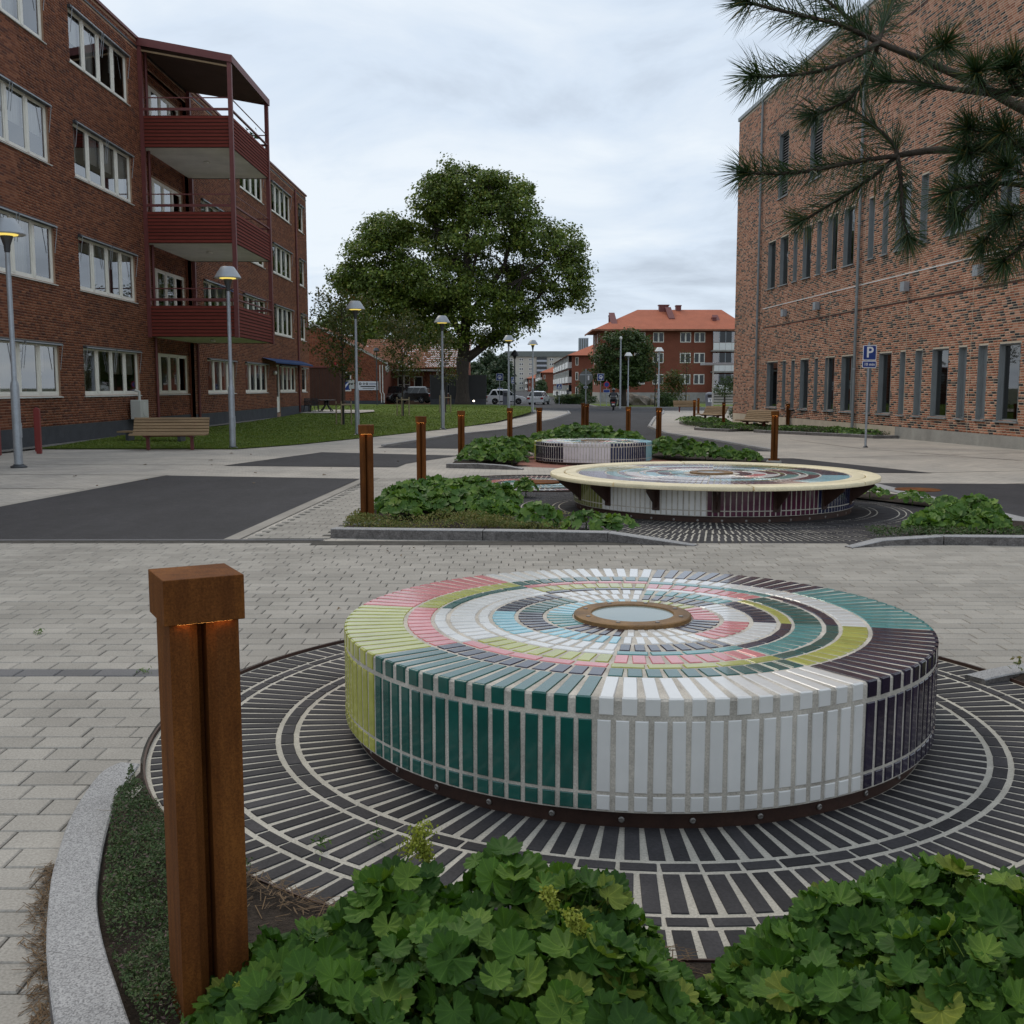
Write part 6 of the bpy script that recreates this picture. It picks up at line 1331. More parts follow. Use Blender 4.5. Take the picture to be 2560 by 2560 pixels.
# ------------------------------------------------------------------ people
def figure(name, verts, edges, mat, parent, sub=2):
    me = bpy.data.meshes.new(name); me.from_pydata([v[:3] for v in verts], edges, []); bm = bmesh.new(); bm.from_mesh(me); ly = bm.verts.layers.skin.verify()
    bm.verts.ensure_lookup_table()
    for v, q in zip(bm.verts, verts): v[ly].radius = (q[3], q[4] if len(q) > 4 else q[3])
    bm.verts[0][ly].use_root = True; bm.to_mesh(me); bm.free(); me.materials.append(mat); o = link(name, me, parent)
    m = o.modifiers.new('skin', 'SKIN'); m.use_smooth_shade = True; s = o.modifiers.new('sub', 'SUBSURF'); s.levels = sub; s.render_levels = sub; return o
def ball(c, r, sq=(1, 1, 1), n=10): return MB().lathe([(r*math.sin(PI*k/8)*sq[0], -r*math.cos(PI*k/8)*sq[2]) for k in range(9)], n, c)
sx, sy = 8.35, 88.0
sc = thing('motor_scooter', 'dark motor scooter ridden away along the road', 'scooter', (sx, sy, g(sy)), -.12)
for yy in (-.62, .62):
    Mx = Matrix.Translation((0, yy, .24)) @ Matrix.Rotation(PI/2, 4, 'Y'); MB().lathe([(.13, -.06), (.22, -.06), (.24, 0), (.22, .06), (.13, .06)], 18, M=Mx).build('wheel', M['tyre'], sc, smooth=40)
MB().bbox(-.2, .2, -.72, -.05, .32, .78, .06).build('rear_body', M['carblack'], sc); MB().bbox(-.16, .16, -.60, .12, .78, .88, .03).build('seat', M['black'], sc); MB().bbox(-.17, .17, -.05, .42, .26, .34, .02).build('footboard', M['black'], sc)
MB().add([(-.22, .42, .3), (.22, .42, .3), (.2, .58, 1.0), (-.2, .58, 1.0), (-.2, .5, .3), (.2, .5, .3), (.18, .66, 1.0), (-.18, .66, 1.0)], [(0, 1, 2, 3), (4, 7, 6, 5), (0, 3, 7, 4), (1, 5, 6, 2), (3, 2, 6, 7)]).build('leg_shield', M['carblack'], sc)
MB().tube([(-.36, .42, 1.06), (0, .56, 1.02), (.36, .42, 1.06)], .02, 8).build('handlebar', M['black'], sc); MB().box(-.1, .1, -.745, -.72, .42, .54).build('number_plate', M['plate'], sc); MB().box(-.14, .14, -.74, -.715, .60, .70).build('tail_lamp', M['tail'], sc); MB().bbox(-.2, .2, -.92, -.56, .90, 1.18, .05).build('top_box', M['carblack'], sc)
for s in (-1, 1): MB().lathe([(0, 0), (.07, .005), (.07, .015), (0, .02)], 10, M=Matrix.Translation((s*.42, .42, 1.28)) @ UPR).build('mirror', M['chrome'], sc); 
pr_ = thing('person', 'person in black jacket, jeans and dark helmet riding the scooter', 'person', (sx, sy, g(sy)), -.12)
V = [(0, -.28, .93, .16, .15), (0, -.24, 1.12, .17, .13), (0, -.17, 1.35, .19, .13), (0, -.13, 1.46, .10, .09), (0, -.10, 1.54, .07), (.21, -.14, 1.40, .075), (.33, .06, 1.20, .06), (.34, .36, 1.09, .045), (-.21, -.14, 1.40, .075), (-.33, .06, 1.20, .06), (-.34, .36, 1.09, .045)]
figure('body', V, [(0, 1), (1, 2), (2, 3), (3, 4), (2, 5), (5, 6), (6, 7), (2, 8), (8, 9), (9, 10)], M['jacket'], pr_)
V = [(0, -.26, .95, .15), (.14, -.2, .92, .11), (.22, .18, .80, .085), (.2, .22, .42, .06), (.2, .32, .36, .05), (-.14, -.2, .92, .11), (-.22, .18, .80, .085), (-.2, .22, .42, .06), (-.2, .32, .36, .05)]
figure('trousers', V, [(0, 1), (1, 2), (2, 3), (3, 4), (0, 5), (5, 6), (6, 7), (7, 8)], M['jeans'], pr_)
ball((0, -.06, 1.66), .145, (1, 1, 1.05), 14).build('helmet', M['carblack'], pr_, smooth=True)
def walker(x, y, lab, coat, h=1.7, child=False):
    t = thing('person', lab, 'person', (x, y, g(y)), .2); k = h/1.75
    V = [(0, 0, .95, .16, .12), (0, 0, 1.15, .16, .12), (0, 0, 1.38, .19, .12), (0, 0, 1.50, .07), (.23, 0, 1.38, .07), (.27, .02, 1.1, .055), (.25, -.08, .85, .045), (-.23, 0, 1.38, .07), (-.27, .02, 1.1, .055), (-.25, -.08, .85, .045)]
    figure('coat', [(a*k, b*k, c*k, *[r*k for r in R]) for a, b, c, *R in V], [(0, 1), (1, 2), (2, 3), (2, 4), (4, 5), (5, 6), (2, 7), (7, 8), (8, 9)], coat, t)
    V = [(0, 0, .93, .14), (.1, 0, .88, .095), (.11, -.1, .48, .065), (.11, .02, .08, .045), (.11, -.1, .05, .04), (-.1, 0, .88, .095), (-.11, .14, .48, .065), (-.11, .22, .08, .045), (-.11, .1, .05, .04)]
    figure('trousers', [(a*k, b*k, c*k, *[r*k for r in R]) for a, b, c, *R in V], [(0, 1), (1, 2), (2, 3), (3, 4), (0, 5), (5, 6), (6, 7), (7, 8)], M['jeans'], t)
    ball((0, 0, 1.62*k), .11*k, (1, 1, 1.2)).build('head', M['skin'], t, smooth=True); ball((0, .025*k, 1.66*k), .115*k, (1, 1, 1.05)).build('hair', M['yellowwood'], t, smooth=True)
walker(10.2, 196, 'pedestrian in a dark coat on the far pavement, before the white balconies', M['jacket'])
walker(8.4, 200, 'dark-clad pedestrian farther left on the far pavement', M['jacket'], 1.4)

# ================================================================== VEGETATION
def rand_rot(n, up=None, spread=1.0):
    """(n,3,3) frames: columns = leaf right, leaf forward, normal"""
    nrm = RNG.normal(0, spread, (n, 3))
    if up is not None: nrm = nrm+up
    nrm /= np.linalg.norm(nrm, axis=1)[:, None]+1e-9
    r = RNG.normal(0, 1, (n, 3)); r -= nrm*(r*nrm).sum(1)[:, None]; r /= np.linalg.norm(r, axis=1)[:, None]+1e-9
    f = np.cross(nrm, r); return np.stack([r, f, nrm], axis=2)
def leaf_cloud(C, size, R, asp=1.0, fold=.25):
    """diamond leaves with a bent midrib: 4 verts, 2 triangles each"""
    n = len(C); size = np.broadcast_to(np.asarray(size, float), (n,))
    T = np.array([[0, -1, 0], [asp*.6, 0, fold*.6], [0, 1, 0], [-asp*.6, 0, fold*.6]])
    L = T[None]*size[:, None, None]*.5; V = np.einsum('nij,nkj->nki', R, L)+C[:, None, :]
    b = (np.arange(n)*4)[:, None]; F = np.concatenate([b+np.array([0, 1, 2]), b+np.array([0, 2, 3])], axis=1).reshape(-1, 3)
    return V.reshape(-1, 3), F
def template_cloud(TV, TF, C, size, R):
    n = len(C); size = np.broadcast_to(np.asarray(size, float), (n,)); V = np.einsum('nij,kj->nki', R*size[:, None, None], TV)+C[:, None, :]
    F = (TF[None]+(np.arange(n)*len(TV))[:, None, None]).reshape(-1, 3); return V.reshape(-1, 3), F
def crown(root, lobes, clumps, per, leaf, mat, spread, gapf=0., flat=.55, name='crown'):
    """lobes (x,y,z,rx,ry,rz) in root space; clumps sit near the lobe surfaces, leaves in the clumps"""
    Ls = np.array(lobes); vol = (Ls[:, 3]*Ls[:, 4]*Ls[:, 5])**(2/3); pr = vol/vol.sum(); k = RNG.choice(len(Ls), clumps, p=pr)
    d = RNG.normal(0, 1, (clumps, 3)); d /= np.linalg.norm(d, axis=1)[:, None]; rad = .45+.55*RNG.random(clumps)**.45
    C = Ls[k, :3]+d*rad[:, None]*Ls[k, 3:6]
    cs = spread*(.6+.8*RNG.random(clumps))
    P = np.repeat(C, per, 0)+np.clip(RNG.normal(0, 1, (clumps*per, 3)), -1.55, 1.55)*np.repeat(cs, per)[:, None]*np.array([1, 1, flat])
    up = np.repeat(d*.5, per, 0)+np.array([0, 0, .55])
    V, F = leaf_cloud(P, leaf*(.65+.7*RNG.random(len(P))), rand_rot(len(P), up, .55), .95)
    return np_mesh(name, V, F, mat, root), C
def trunk_tree(name, label, loc, trunk, limbs, lobes, clumps, per, leaf, mat, spread, bark=M['bark'], group=None, twigs=0):
    root = thing(name, label, 'tree', loc, 0, group); mb = MB(); mb.tube([p[:3] for p in trunk], [p[3] for p in trunk], 12); mb.build('trunk', bark, root, smooth=True)
    for L in limbs: m = MB(); m.tube([p[:3] for p in L], [p[3] for p in L], 8); m.build('limb', bark, root, smooth=True)
    cr, C = crown(root, lobes, clumps, per, leaf, mat, spread)
    if twigs:
        ends = [Vector(p[:3]) for L in limbs for p in L[1:]]; mb = MB()
        for i in RNG.choice(len(C), min(twigs, len(C)), replace=False):
            c = Vector(C[i]); e = min(ends, key=lambda q: (q-c).length); mid = e.lerp(c, .55)+Vector((0, 0, .25)); mb.tube([e, mid, c], [.07, .04, .015], 5, False)
        mb.build('twigs', bark, root, smooth=True, kind='stuff')
    return root
# ---- the big maple (metres from its foot; drawn from the picture at 1 : 75)
k = .0128
def mz(zx, zy): return ((zx-965)*k, (1800-zy)*k)
lobs = []
for zx, zy, rx, ry, dy in ((1000, 250, 250, 130, 0), (1230, 290, 230, 150, 60), (800, 330, 190, 150, -60), (1380, 400, 150, 150, -80), (700, 480, 160, 130, 80), (900, 110, 60, 50, 0),
                           (430, 560, 190, 120, 0), (600, 560, 150, 90, 120), (330, 660, 130, 90, -80), (170, 880, 150, 90, 0), (330, 950, 200, 130, 80), (560, 900, 190, 130, -90), (120, 960, 90, 80, 0),
                           (950, 700, 230, 150, 180), (1050, 640, 200, 120, -200), (1300, 560, 200, 150, 120), (1500, 640, 190, 150, -100), (1680, 650, 150, 160, 40), (1780, 800, 100, 140, 0), (1700, 930, 170, 150, -60), (1820, 1030, 70, 90, 0),
                           (850, 950, 250, 170, -160), (1200, 900, 260, 160, 150), (1450, 900, 200, 150, 160), (1100, 1080, 260, 150, -120), (1380, 1120, 190, 120, 60), (1330, 1250, 160, 90, -40), (700, 1020, 300, 160, 0), (180, 890, 150, 95, 20), (330, 950, 200, 130, -40), (420, 1060, 220, 120, 0), (430, 570, 180, 110, 40), (300, 720, 180, 110, 0), (1000, 300, 320, 180, 0), (870, 470, 170, 90, 60), (660, 720, 190, 80, -60), (880, 570, 160, 80, 100), (1150, 480, 200, 90, -120), (520, 800, 150, 80, 40), (1170, 1330, 160, 60, 60),
                           (760, 1130, 230, 130, 90), (520, 1090, 200, 110, -60), (650, 1240, 180, 90, 30), (900, 1270, 200, 120, -120), (480, 1220, 130, 70, 60), (1650, 1080, 90, 60, 0), (700, 1330, 120, 50, -60)):
    X, Z = mz(zx, zy); lobs.append((X, dy*k*1.4, Z, rx*k, (rx+ry)*.62*k, ry*k))
def limb(pts): return [(mz(a, b)[0], dy*k, mz(a, b)[1], r) for a, b, dy, r in pts]
limbs = [limb([(965, 1500, 0, .55), (990, 1250, -10, .45), (1010, 950, -20, .34), (1000, 650, -30, .22), (960, 380, 0, .12), (930, 200, 0, .05)]),
         limb([(975, 1480, 0, .48), (1060, 1420, 20, .40), (1180, 1330, 60, .32), (1350, 1180, 90, .22), (1560, 980, 60, .12), (1720, 820, 40, .05)]),
         limb([(985, 1200, 0, .36), (1120, 1020, 40, .28), (1270, 800, 60, .2), (1330, 550, 60, .11), (1330, 380, 60, .05)]),
         limb([(970, 1320, 0, .36), (860, 1120, -60, .28), (700, 930, -40, .18), (520, 760, 0, .11), (400, 620, 0, .05)]),
         limb([(960, 1380, 0, .34), (820, 1260, 50, .24), (600, 1120, 60, .15), (350, 980, 40, .08), (160, 900, 0, .04)]),
         limb([(1000, 1000, 0, .28), (900, 760, 60, .18), (800, 560, 20, .11), (720, 420, 0, .05)]),
         limb([(1120, 1020, 40, .2), (1400, 900, -60, .13), (1640, 720, -40, .05)]),
         limb([(1000, 1000, 0, .2), (1080, 720, -120, .13), (1200, 420, -60, .06)]),
         limb([(860, 1120, -60, .2), (640, 1060, -90, .12), (450, 1020, -60, .05)])]
trunk_tree('maple_tree', 'big spreading maple tree with broad dark green crown in the centre', (-4.62, 100, -.05), [(0, 0, -.3, .95), (0, 0, .25, .72), (.02, 0, 1.2, .58), (0, 0, 3.0, .56), (.05, 0, 4.3, .62)], limbs, lobs, 2700, 48, .28, M['maple'], .46, twigs=600)
# ---- linden by the far block
trunk_tree('linden_tree', 'dense rounded linden tree in front of the orange-roofed block', (10.95, 106, -.25), [(0, 0, -.2, .62), (0, 0, .4, .4), (0, 0, 1.6, .34), (0, 0, 5, .16)],
           [[(0, 0, 1.6, .25), (1.2, .2, 3.2, .14), (2.2, 0, 4.6, .05)], [(0, 0, 1.5, .25), (-1.2, -.2, 3.0, .14), (-2.2, 0, 4.2, .05)]],
           [(0, 0, 4.6, 2.9, 2.6, 2.4), (-.9, 0, 5.9, 1.8, 1.8, 1.5), (1.1, .2, 5.6, 1.9, 1.8, 1.5), (-1.7, 0, 3.6, 1.7, 1.7, 1.5), (1.7, 0, 3.4, 1.7, 1.7, 1.4), (0, -.6, 3.0, 2.4, 1.9, 1.3), (.2, 0, 6.7, 1.2, 1.2, .8)], 420, 40, .26, M['linden'], .30)
# ---- young staked trees
def young_tree(x, y, lab, h, wd, n, z=None):
    z = zl(y)+.02 if z is None else z; root = thing('young_tree', lab, 'tree', (x, y, z), 0, 'young staked trees')
    MB().tube([(0, 0, 0), (0, 0, .9), (.02, 0, h*.55), (0, 0, h*.97)], [.055, .05, .035, .008], 8).build('trunk', M['bark'], root, smooth=True); MB().lathe([(.075, 0), (.075, 1.0)], 10).build('trunk_guard', M['black'], root, smooth=True)
    tips = []; mb = MB()
    for i in range(26):
        t = .34+.6*i/26; a = i*2.4; L = wd*(.55+.45*math.sin(PI*min(1, (t-.25)/.8)))*(.75+.5*RNG.random()); p = Vector((0, 0, h*t)); q = p+Vector((math.cos(a)*L*.55, math.sin(a)*L*.55, L*.55)); e = q+Vector((math.cos(a)*L*.45, math.sin(a)*L*.45, L*.25)); mb.tube([p, q, e], [.016, .010, .004], 5, False); tips += [p.lerp(q, .6), q, q.lerp(e, .5), e]
    mb.build('branches', M['bark'], root, smooth=True, kind='stuff')
    T = np.array([tuple(v) for v in tips]); P = T[RNG.integers(0, len(T), n)]+RNG.normal(0, .17, (n, 3)); V, F = leaf_cloud(P, .145*(.7+.6*RNG.random(n)), rand_rot(n, np.array([0, 0, .4]), .8), .9); np_mesh('crown', V, F, M['young'], root)
    for i, a in enumerate((.5, 2.6, 4.7)):
        MB().tube([(.42*math.cos(a), .42*math.sin(a), -.1), (.42*math.cos(a), .42*math.sin(a), 1.15)], .035, 7).build('stake', M['stake'], root); b = a+2.1
        MB().bar((.42*math.cos(a), .42*math.sin(a), 1.0), (.42*math.cos(b), .42*math.sin(b), 1.0), .03, .07).build('cross_bar', M['stake'], root)
young_tree(-8.15, 51.5, 'young staked tree with sparse leaves nearest the left block', 5.9, 1.45, 3600)
young_tree(-6.6, 64.5, 'young staked tree with sparse leaves in front of the tiled roof', 5.6, 1.5, 3300)
young_tree(-4.45, 71.0, 'young staked tree with few leaves left of the maple trunk', 5.2, 1.0, 1200)
young_tree(13.9, 104, 'slim young staked tree right of the linden tree', 5.4, .8, 500, -.28)
young_tree(18.2, 112, 'slim young staked tree in front of the orange-roofed block', 5.6, .8, 400, -.28)
# ---- other trees and shrubs behind
def bush(name, lab, x, y, z, lobes, clumps, per, leaf, mat, spread, cat='shrub', group=None):
    root = thing(name, lab, cat, (x, y, z), 0, group); crown(root, lobes, clumps, per, leaf, mat, spread, name='foliage'); MB().tube([(0, 0, -.2), (0, 0, lobes[0][2])], [.12, .04], 6).build('stem', M['bark'], root); return root
bush('background_tree', 'broad dark tree rising behind the low brick house at the left', -19.5, 128, 0, [(0, 0, 8.2, 4.2, 3, 3.2), (3.5, 0, 7.0, 3, 3, 3), (-3.5, 0, 6.5, 3, 3, 3), (1, 0, 10.2, 2.4, 2, 1.8), (6.5, 0, 5.6, 3, 3, 2.4)], 420, 34, .42, M['maple'], .5, 'tree')
bush('background_tree', 'tall dark conifer-like tree among the woods right of the maple trunk', -7.0, 330, -3, [(0, 0, 9, 3.2, 3, 5), (0, 0, 13, 2, 2, 3)], 180, 30, .8, M['wood_far'], .8, 'tree', 'trees of the far wood')
bush('background_tree', 'rounded green tree of the far wood beside the maple trunk', -12.4, 290, -3, [(0, 0, 6, 4.5, 3, 3.6), (2, 0, 9, 2.6, 2, 2.2)], 200, 30, .8, M['wood_far'], .8, 'tree', 'trees of the far wood')
bush('background_tree', 'dark tree of the far wood next to the pale slab block', -3.4, 310, -3, [(0, 0, 7, 3.6, 3, 5), (.5, 0, 11, 2.2, 2, 3)], 200, 30, .8, M['wood_far'], .8, 'tree', 'trees of the far wood')
bush('background_tree', 'low olive tree at the foot of the far wood', -7.5, 240, -2, [(0, 0, 4, 4, 3, 3.2), (4, 0, 3, 3, 3, 2.4), (-3, 0, 3.6, 3, 3, 3)], 240, 30, .6, M['wood_far'], .7, 'tree', 'trees of the far wood')
bush('tall_hedge', 'dark upright hedge at the end wall of the nearest street block', 12.4, 178, -.5, [(0, 0, 2, 1.2, 2, 2.2), (.3, 0, 3.8, .9, 1.4, 1.2)], 120, 30, .3, M['hedge'], .35)
bush('tall_hedge', 'dark upright hedge beside the second street block', 8.9, 330, -2, [(0, 0, 3, 1.6, 3, 3)], 100, 30, .5, M['hedge'], .5)
bush('clipped_hedge', 'low dark hedge left of the linden trunk', 8.0, 122, -.3, [(0, 0, .5, 2.2, .6, .6), (-2, 0, .5, 1.2, .6, .55)], 160, 30, .16, M['hedge'], .18)
bush('yellow_shrub', 'low yellow-green shrub left of the hedge by the street', 6.9, 128, -.3, [(0, 0, .45, 1.7, .6, .55)], 100, 30, .15, M['yellowbush'], .16)
bush('garden_shrub', 'leafy shrub in front of the orange-roofed block', 16.4, 110, -.28, [(0, 0, 1.6, 1.3, 1, 1.6), (.2, 0, 2.8, .9, .8, .8)], 90, 26, .22, M['young'], .3)
bush('garden_shrub', 'low grey-green shrub right of the boulder', 14.9, 103, -.28, [(0, 0, .6, .9, .8, .7)], 70, 26, .16, M['linden'], .2)
bush('garden_shrub', 'grey-green tufted shrub at the corner of the brick hall', 12.6, 58.6, -.3, [(0, 0, .45, .6, .5, .55)], 70, 30, .10, M['linden'], .12)
bush('garden_shrub', 'green shrub under the pale shelter by the brick hall', 15.7, 79.0, -.3, [(0, 0, 1.7, .9, .6, .5), (.2, 0, 2.3, .7, .5, .4)], 60, 26, .12, M['linden'], .15)
for x, y, s, l in ((12.6, 111, 1.5, 'large brown boulder right of the linden trunk'), (14.0, 112, 1.1, 'smaller brown boulder beside the large one')):
    me = bpy.data.meshes.new('boulder'); bm = bmesh.new(); bmesh.ops.create_icosphere(bm, subdivisions=3, radius=s)
    for v in bm.verts: v.co *= 1+.22*math.sin(v.co.x*3.1+v.co.y*1.7)*math.cos(v.co.z*2.9+v.co.x); v.co.z *= .62
    bm.to_mesh(me); bm.free(); me.materials.append(M['rock']); o = link('boulder', me); o.location = (x, y, -.05); tag(o, l, 'boulder', 'garden boulders')

# ================================================================== PLANTED BEDS
def mantle_leaf(seed, lobes=9, per=6):
    r = random.Random(seed); n = lobes*per; V = [(0, 0, 0)]; amp = .08+.07*r.random(); cup = .05+.34*r.random(); sk = (r.random()-.5)*.3
    for ring, k in ((1, .52), (2, 1.0)):
        for i in range(n+1):
            t = i/n; a = -PI*.5+math.radians(14)+t*math.radians(332); ph = t*lobes*2*PI
            rad = k*(.885+.115*(.5-.5*math.cos(ph)) ** .5*(1 if ring == 2 else .4)); rad *= 1+.08*math.cos(a-PI/2)
            if ring == 2: rad *= 1+.03*r.uniform(-1, 1)+(.025 if i % 2 else -.025)
            z = cup*rad*rad+amp*k*(.5-.5*math.cos(ph))-amp*.4+sk*rad*math.cos(a)*.3
            V.append((rad*math.cos(a), rad*math.sin(a), z))
    m = n+1; F = []
    for i in range(n): F += [(0, 1+i, 2+i), (1+i, 1+m+i, 2+m+i), (1+i, 2+m+i, 2+i)]
    return np.array(V), np.array(F)
LEAF = [mantle_leaf(s) for s in range(6)]; LOWLEAF = [mantle_leaf(40+s, 7, 3) for s in range(4)]
LEAF_ME = []
for V, F in LEAF:
    mb = MB(); mb.add([tuple(v) for v in V], [tuple(f) for f in F]); mb.tube([(0, 0, -.01), (.05, -.1, -.7), (.0, -.2, -1.6)], [.035, .03, .025], 5, False); me = mb.mesh('leaf', M['alch'], True); u = me.uv_layers.new(name='leaf'); nv = len(V); cs = [(v[0], v[1]) for v in V]
    for lp in me.loops: u.data[lp.index].uv = cs[lp.vertex_index] if lp.vertex_index < nv else (.3, .02)
    LEAF_ME.append(me)
def mound_pts(n, rad, h, sq=1.0):
    r = rad*np.sqrt(RNG.random(n)); a = RNG.random(n)*2*PI; q = r/rad; z = h*(1-.74*q**2.2)*(.78+.27*RNG.random(n)); P = np.stack([r*np.cos(a), r*np.sin(a)*sq, z], 1)
    up = np.stack([np.cos(a)*q*.75, np.sin(a)*q*.75, np.full(n, 1.0)], 1); return P, up
def mantle_plant(x, y, rad, h, lab, grp, n_obj=96, size=(.026, .056), under=100, flowers=(), z=None):
    z = (g(y)+.03) if z is None else z; root = thing('lady_mantle_plant', lab, 'plant', (x, y, z), 0, grp)
    P, up = mound_pts(n_obj, rad, h); R = rand_rot(n_obj, up*1.3+np.array([0, -.25, 0]), .46)
    for i in range(n_obj):
        o = link('leaf', LEAF_ME[int(RNG.integers(0, 6))], root); s = size[0]+(size[1]-size[0])*RNG.random(); Mx = Matrix([list(R[i][j]*s)+[P[i][j]] for j in range(3)]+[[0, 0, 0, 1]]); o.matrix_local = Mx
    if under:
        Pu, upu = mound_pts(under, rad*1.02, h*.72); V, F = template_cloud(*LEAF[0], Pu, size[0]+(size[1]-size[0])*RNG.random(under), rand_rot(under, upu, .5)); np_mesh('under_leaves', V, F, M['alch'], root, 'stuff', uv=np.tile(LEAF[0][0][:, :2], (under, 1)))
    mb = MB()
    for i in range(24): p = P[i % n_obj]; mb.tube([(p[0]*.35, p[1]*.35, -.03), (p[0]*.75, p[1]*.75, p[2]*.6), (p[0], p[1], p[2]-.01)], .0032, 5, False)
    mb.build('stems', M['bedleaf'], root, kind='stuff')
    for q in flowers: flower_spray(root, np.array(q[:3]), q[3])
    return root
def flower_spray(root, p, L, n=520):
    tip = np.array([p[0]+jit(.05), p[1]+jit(.05), p[2]+L]); C = p+(tip-p)*(.35+.75*RNG.random(n)[:, None])+RNG.normal(0, 1, (n, 3))*L*np.array([.17, .17, .12]); V, F = leaf_cloud(C, .0105, rand_rot(n), 1.0)
    fl = np_mesh('flower_spray', V, F, M['alchf'], root, 'stuff'); mb = MB(); mb.tube([tuple(p-np.array([0, 0, .12])), tuple(p), tuple(tip)], .0025, 5, False); mb.build('flower_stem', M['bedleaf'], fl)
for x, y, r, h in ((-.50, 2.32, .22, .20), (-.26, 2.48, .24, .27), (.00, 2.54, .25, .30), (.18, 2.44, .20, .28), (-.40, 2.05, .26, .26), (-.12, 2.16, .28, .31), (.16, 2.12, .24, .30), (.32, 2.22, .14, .19)):
    mantle_plant(x, y, r, h, 'large-leaved green plant of the mass in the left and middle foreground', 'foreground plants left of the gap', flowers={-.26: ((-.02, .12, .25, .085), (.05, .14, .24, .05)), .16: ((-.06, .16, .29, .04), (.0, .02, .31, .05)), -.40: ((-.15, .16, .12, .05),)}.get(x, ()))
for x, y, r, h in ((.64, 2.32, .17, .20), (.84, 2.46, .21, .25), (1.06, 2.54, .24, .28), (.66, 2.06, .22, .26), (.95, 2.18, .25, .29), (1.28, 2.40, .27, .31), (1.22, 2.1, .28, .31)):
    mantle_plant(x, y, r, h, 'large-leaved green plant of the mass in the right foreground', 'foreground plants right of the gap', flowers=())
def mid_plant(x, y, rad, h, lab, grp, n=70, size=(.042, .068), mat=M['bedleaf'], z=None):
    z = (g(y)+.05) if z is None else z; root = thing('leafy_plant', lab, 'plant', (x, y, z), 0, grp); P, up = mound_pts(n, rad, h*.86); V0, F0 = [], []; b = 0
    for i, (TV, TF) in enumerate(LOWLEAF):
        s = slice(i*n//4, (i+1)*n//4); q = P[s]; V, F = template_cloud(TV, TF, q, size[0]+(size[1]-size[0])*RNG.random(len(q)), rand_rot(len(q), up[s]*1.2+np.array([0, -.2, 0]), .45)); V0.append(V); F0.append(F+b); b += len(V)
    np_mesh('foliage', np.concatenate(V0), np.concatenate(F0), mat, root); MB().tube([(0, 0, -.1), (0, 0, h*.35)], [.012, .006], 5).build('stem', M['bedleaf'], root); return root
A_ = 'leafy plant of the bed behind the straight granite kerb'
for x, y, r, h in ((-1.25, 12.3, .36, .30), (-.75, 12.5, .38, .34), (-1.3, 13.1, .38, .36), (-.8, 13.2, .4, .40), (-.35, 12.9, .34, .35), (-.5, 13.8, .34, .38), (-1.0, 13.9, .36, .36), (-.15, 13.5, .26, .30), (-1.35, 14.4, .3, .26), (-.2, 12.2, .3, .24)): mid_plant(x, y, r, h, A_, 'plants behind the straight kerb', 240)
mid_plant(.30, 11.35, .25, .28, 'small round leafy plant beside the dark paving circle', None, 70); mid_plant(.78, 11.1, .25, .2, 'low leafy plant at the sloping end of the straight kerb', None, 60); mid_plant(1.1, 11.0, .2, .16, 'lowest leafy plant next to the dark clinkers at the kerb end', None, 50); mid_plant(.2, 15.2, .17, .24, 'single small leafy plant between flat mosaic and yellow-rimmed seat', None, 50)
for x, y, r, h in ((4.35, 11.0, .24, .20), (4.62, 11.2, .30, .28), (4.98, 11.35, .32, .36), (4.85, 10.85, .26, .22)): mid_plant(x, y, r, h, 'leafy plant of the bed at the right picture edge', 'plants at the right edge', 180)
for x, y, r, h in ((-.75, 22.4, .4, .4), (-.35, 22.9, .42, .45), (-.7, 23.6, .45, .5), (-.1, 23.6, .45, .55), (.2, 24.5, .42, .55), (-.4, 24.6, .5, .5), (.0, 22.3, .3, .3)): mid_plant(x, y, r, h, 'leafy plant of the bed left of the far mosaic seat', 'plants left of the far seat', 190, (.05, .075))
for x, y, r, h in ((1.1, 27.2, .6, .62), (1.7, 27.6, .65, .75), (2.3, 27.6, .65, .72), (2.9, 27.2, .6, .58), (1.5, 28.6, .6, .7), (2.2, 28.8, .6, .75), (.8, 28.0, .5, .5), (3.1, 28.2, .5, .5)): mid_plant(x, y, r, h, 'leafy plant of the hump behind the far mosaic seat', 'plants behind the far seat', 300, (.05, .085))
for x, y, r, h in ((3.5, 24.4, .45, .5), (3.9, 24.0, .45, .5), (4.3, 23.6, .42, .42), (4.7, 23.4, .36, .3), (5.1, 23.1, .3, .25), (3.6, 25.2, .45, .45)): mid_plant(x, y, r, h, 'leafy plant of the bed right of the far mosaic seat', 'plants right of the far seat', 190, (.05, .075))
for x, y, r, h in ((5.0, 14.8, .25, .16), (5.3, 14.0, .25, .16), (5.5, 13.4, .2, .14)): mid_plant(x, y, r, h, 'low plant by the kerb strip right of the yellow-rimmed seat', 'low plants by the right kerb strip', 60, (.03, .05))
for i in range(34):
    t = RNG.random(); a = lerp(8.6, 13.3, t); b = lerp(46.5, 38.2, t)+RNG.random()*5*(1-.3*t); mid_plant(a, b, .55, .16+.10*RNG.random(), 'low leafy plant of the beds along the brick hall', 'plants along the brick hall', 130, (.04, .07))
for i in range(10): mid_plant(9.0+RNG.random()*2.2, 52.3+RNG.random()*5, .6, .3, 'low leafy plant round the farther brown bench', 'plants round the farther bench', 120, (.05, .08))
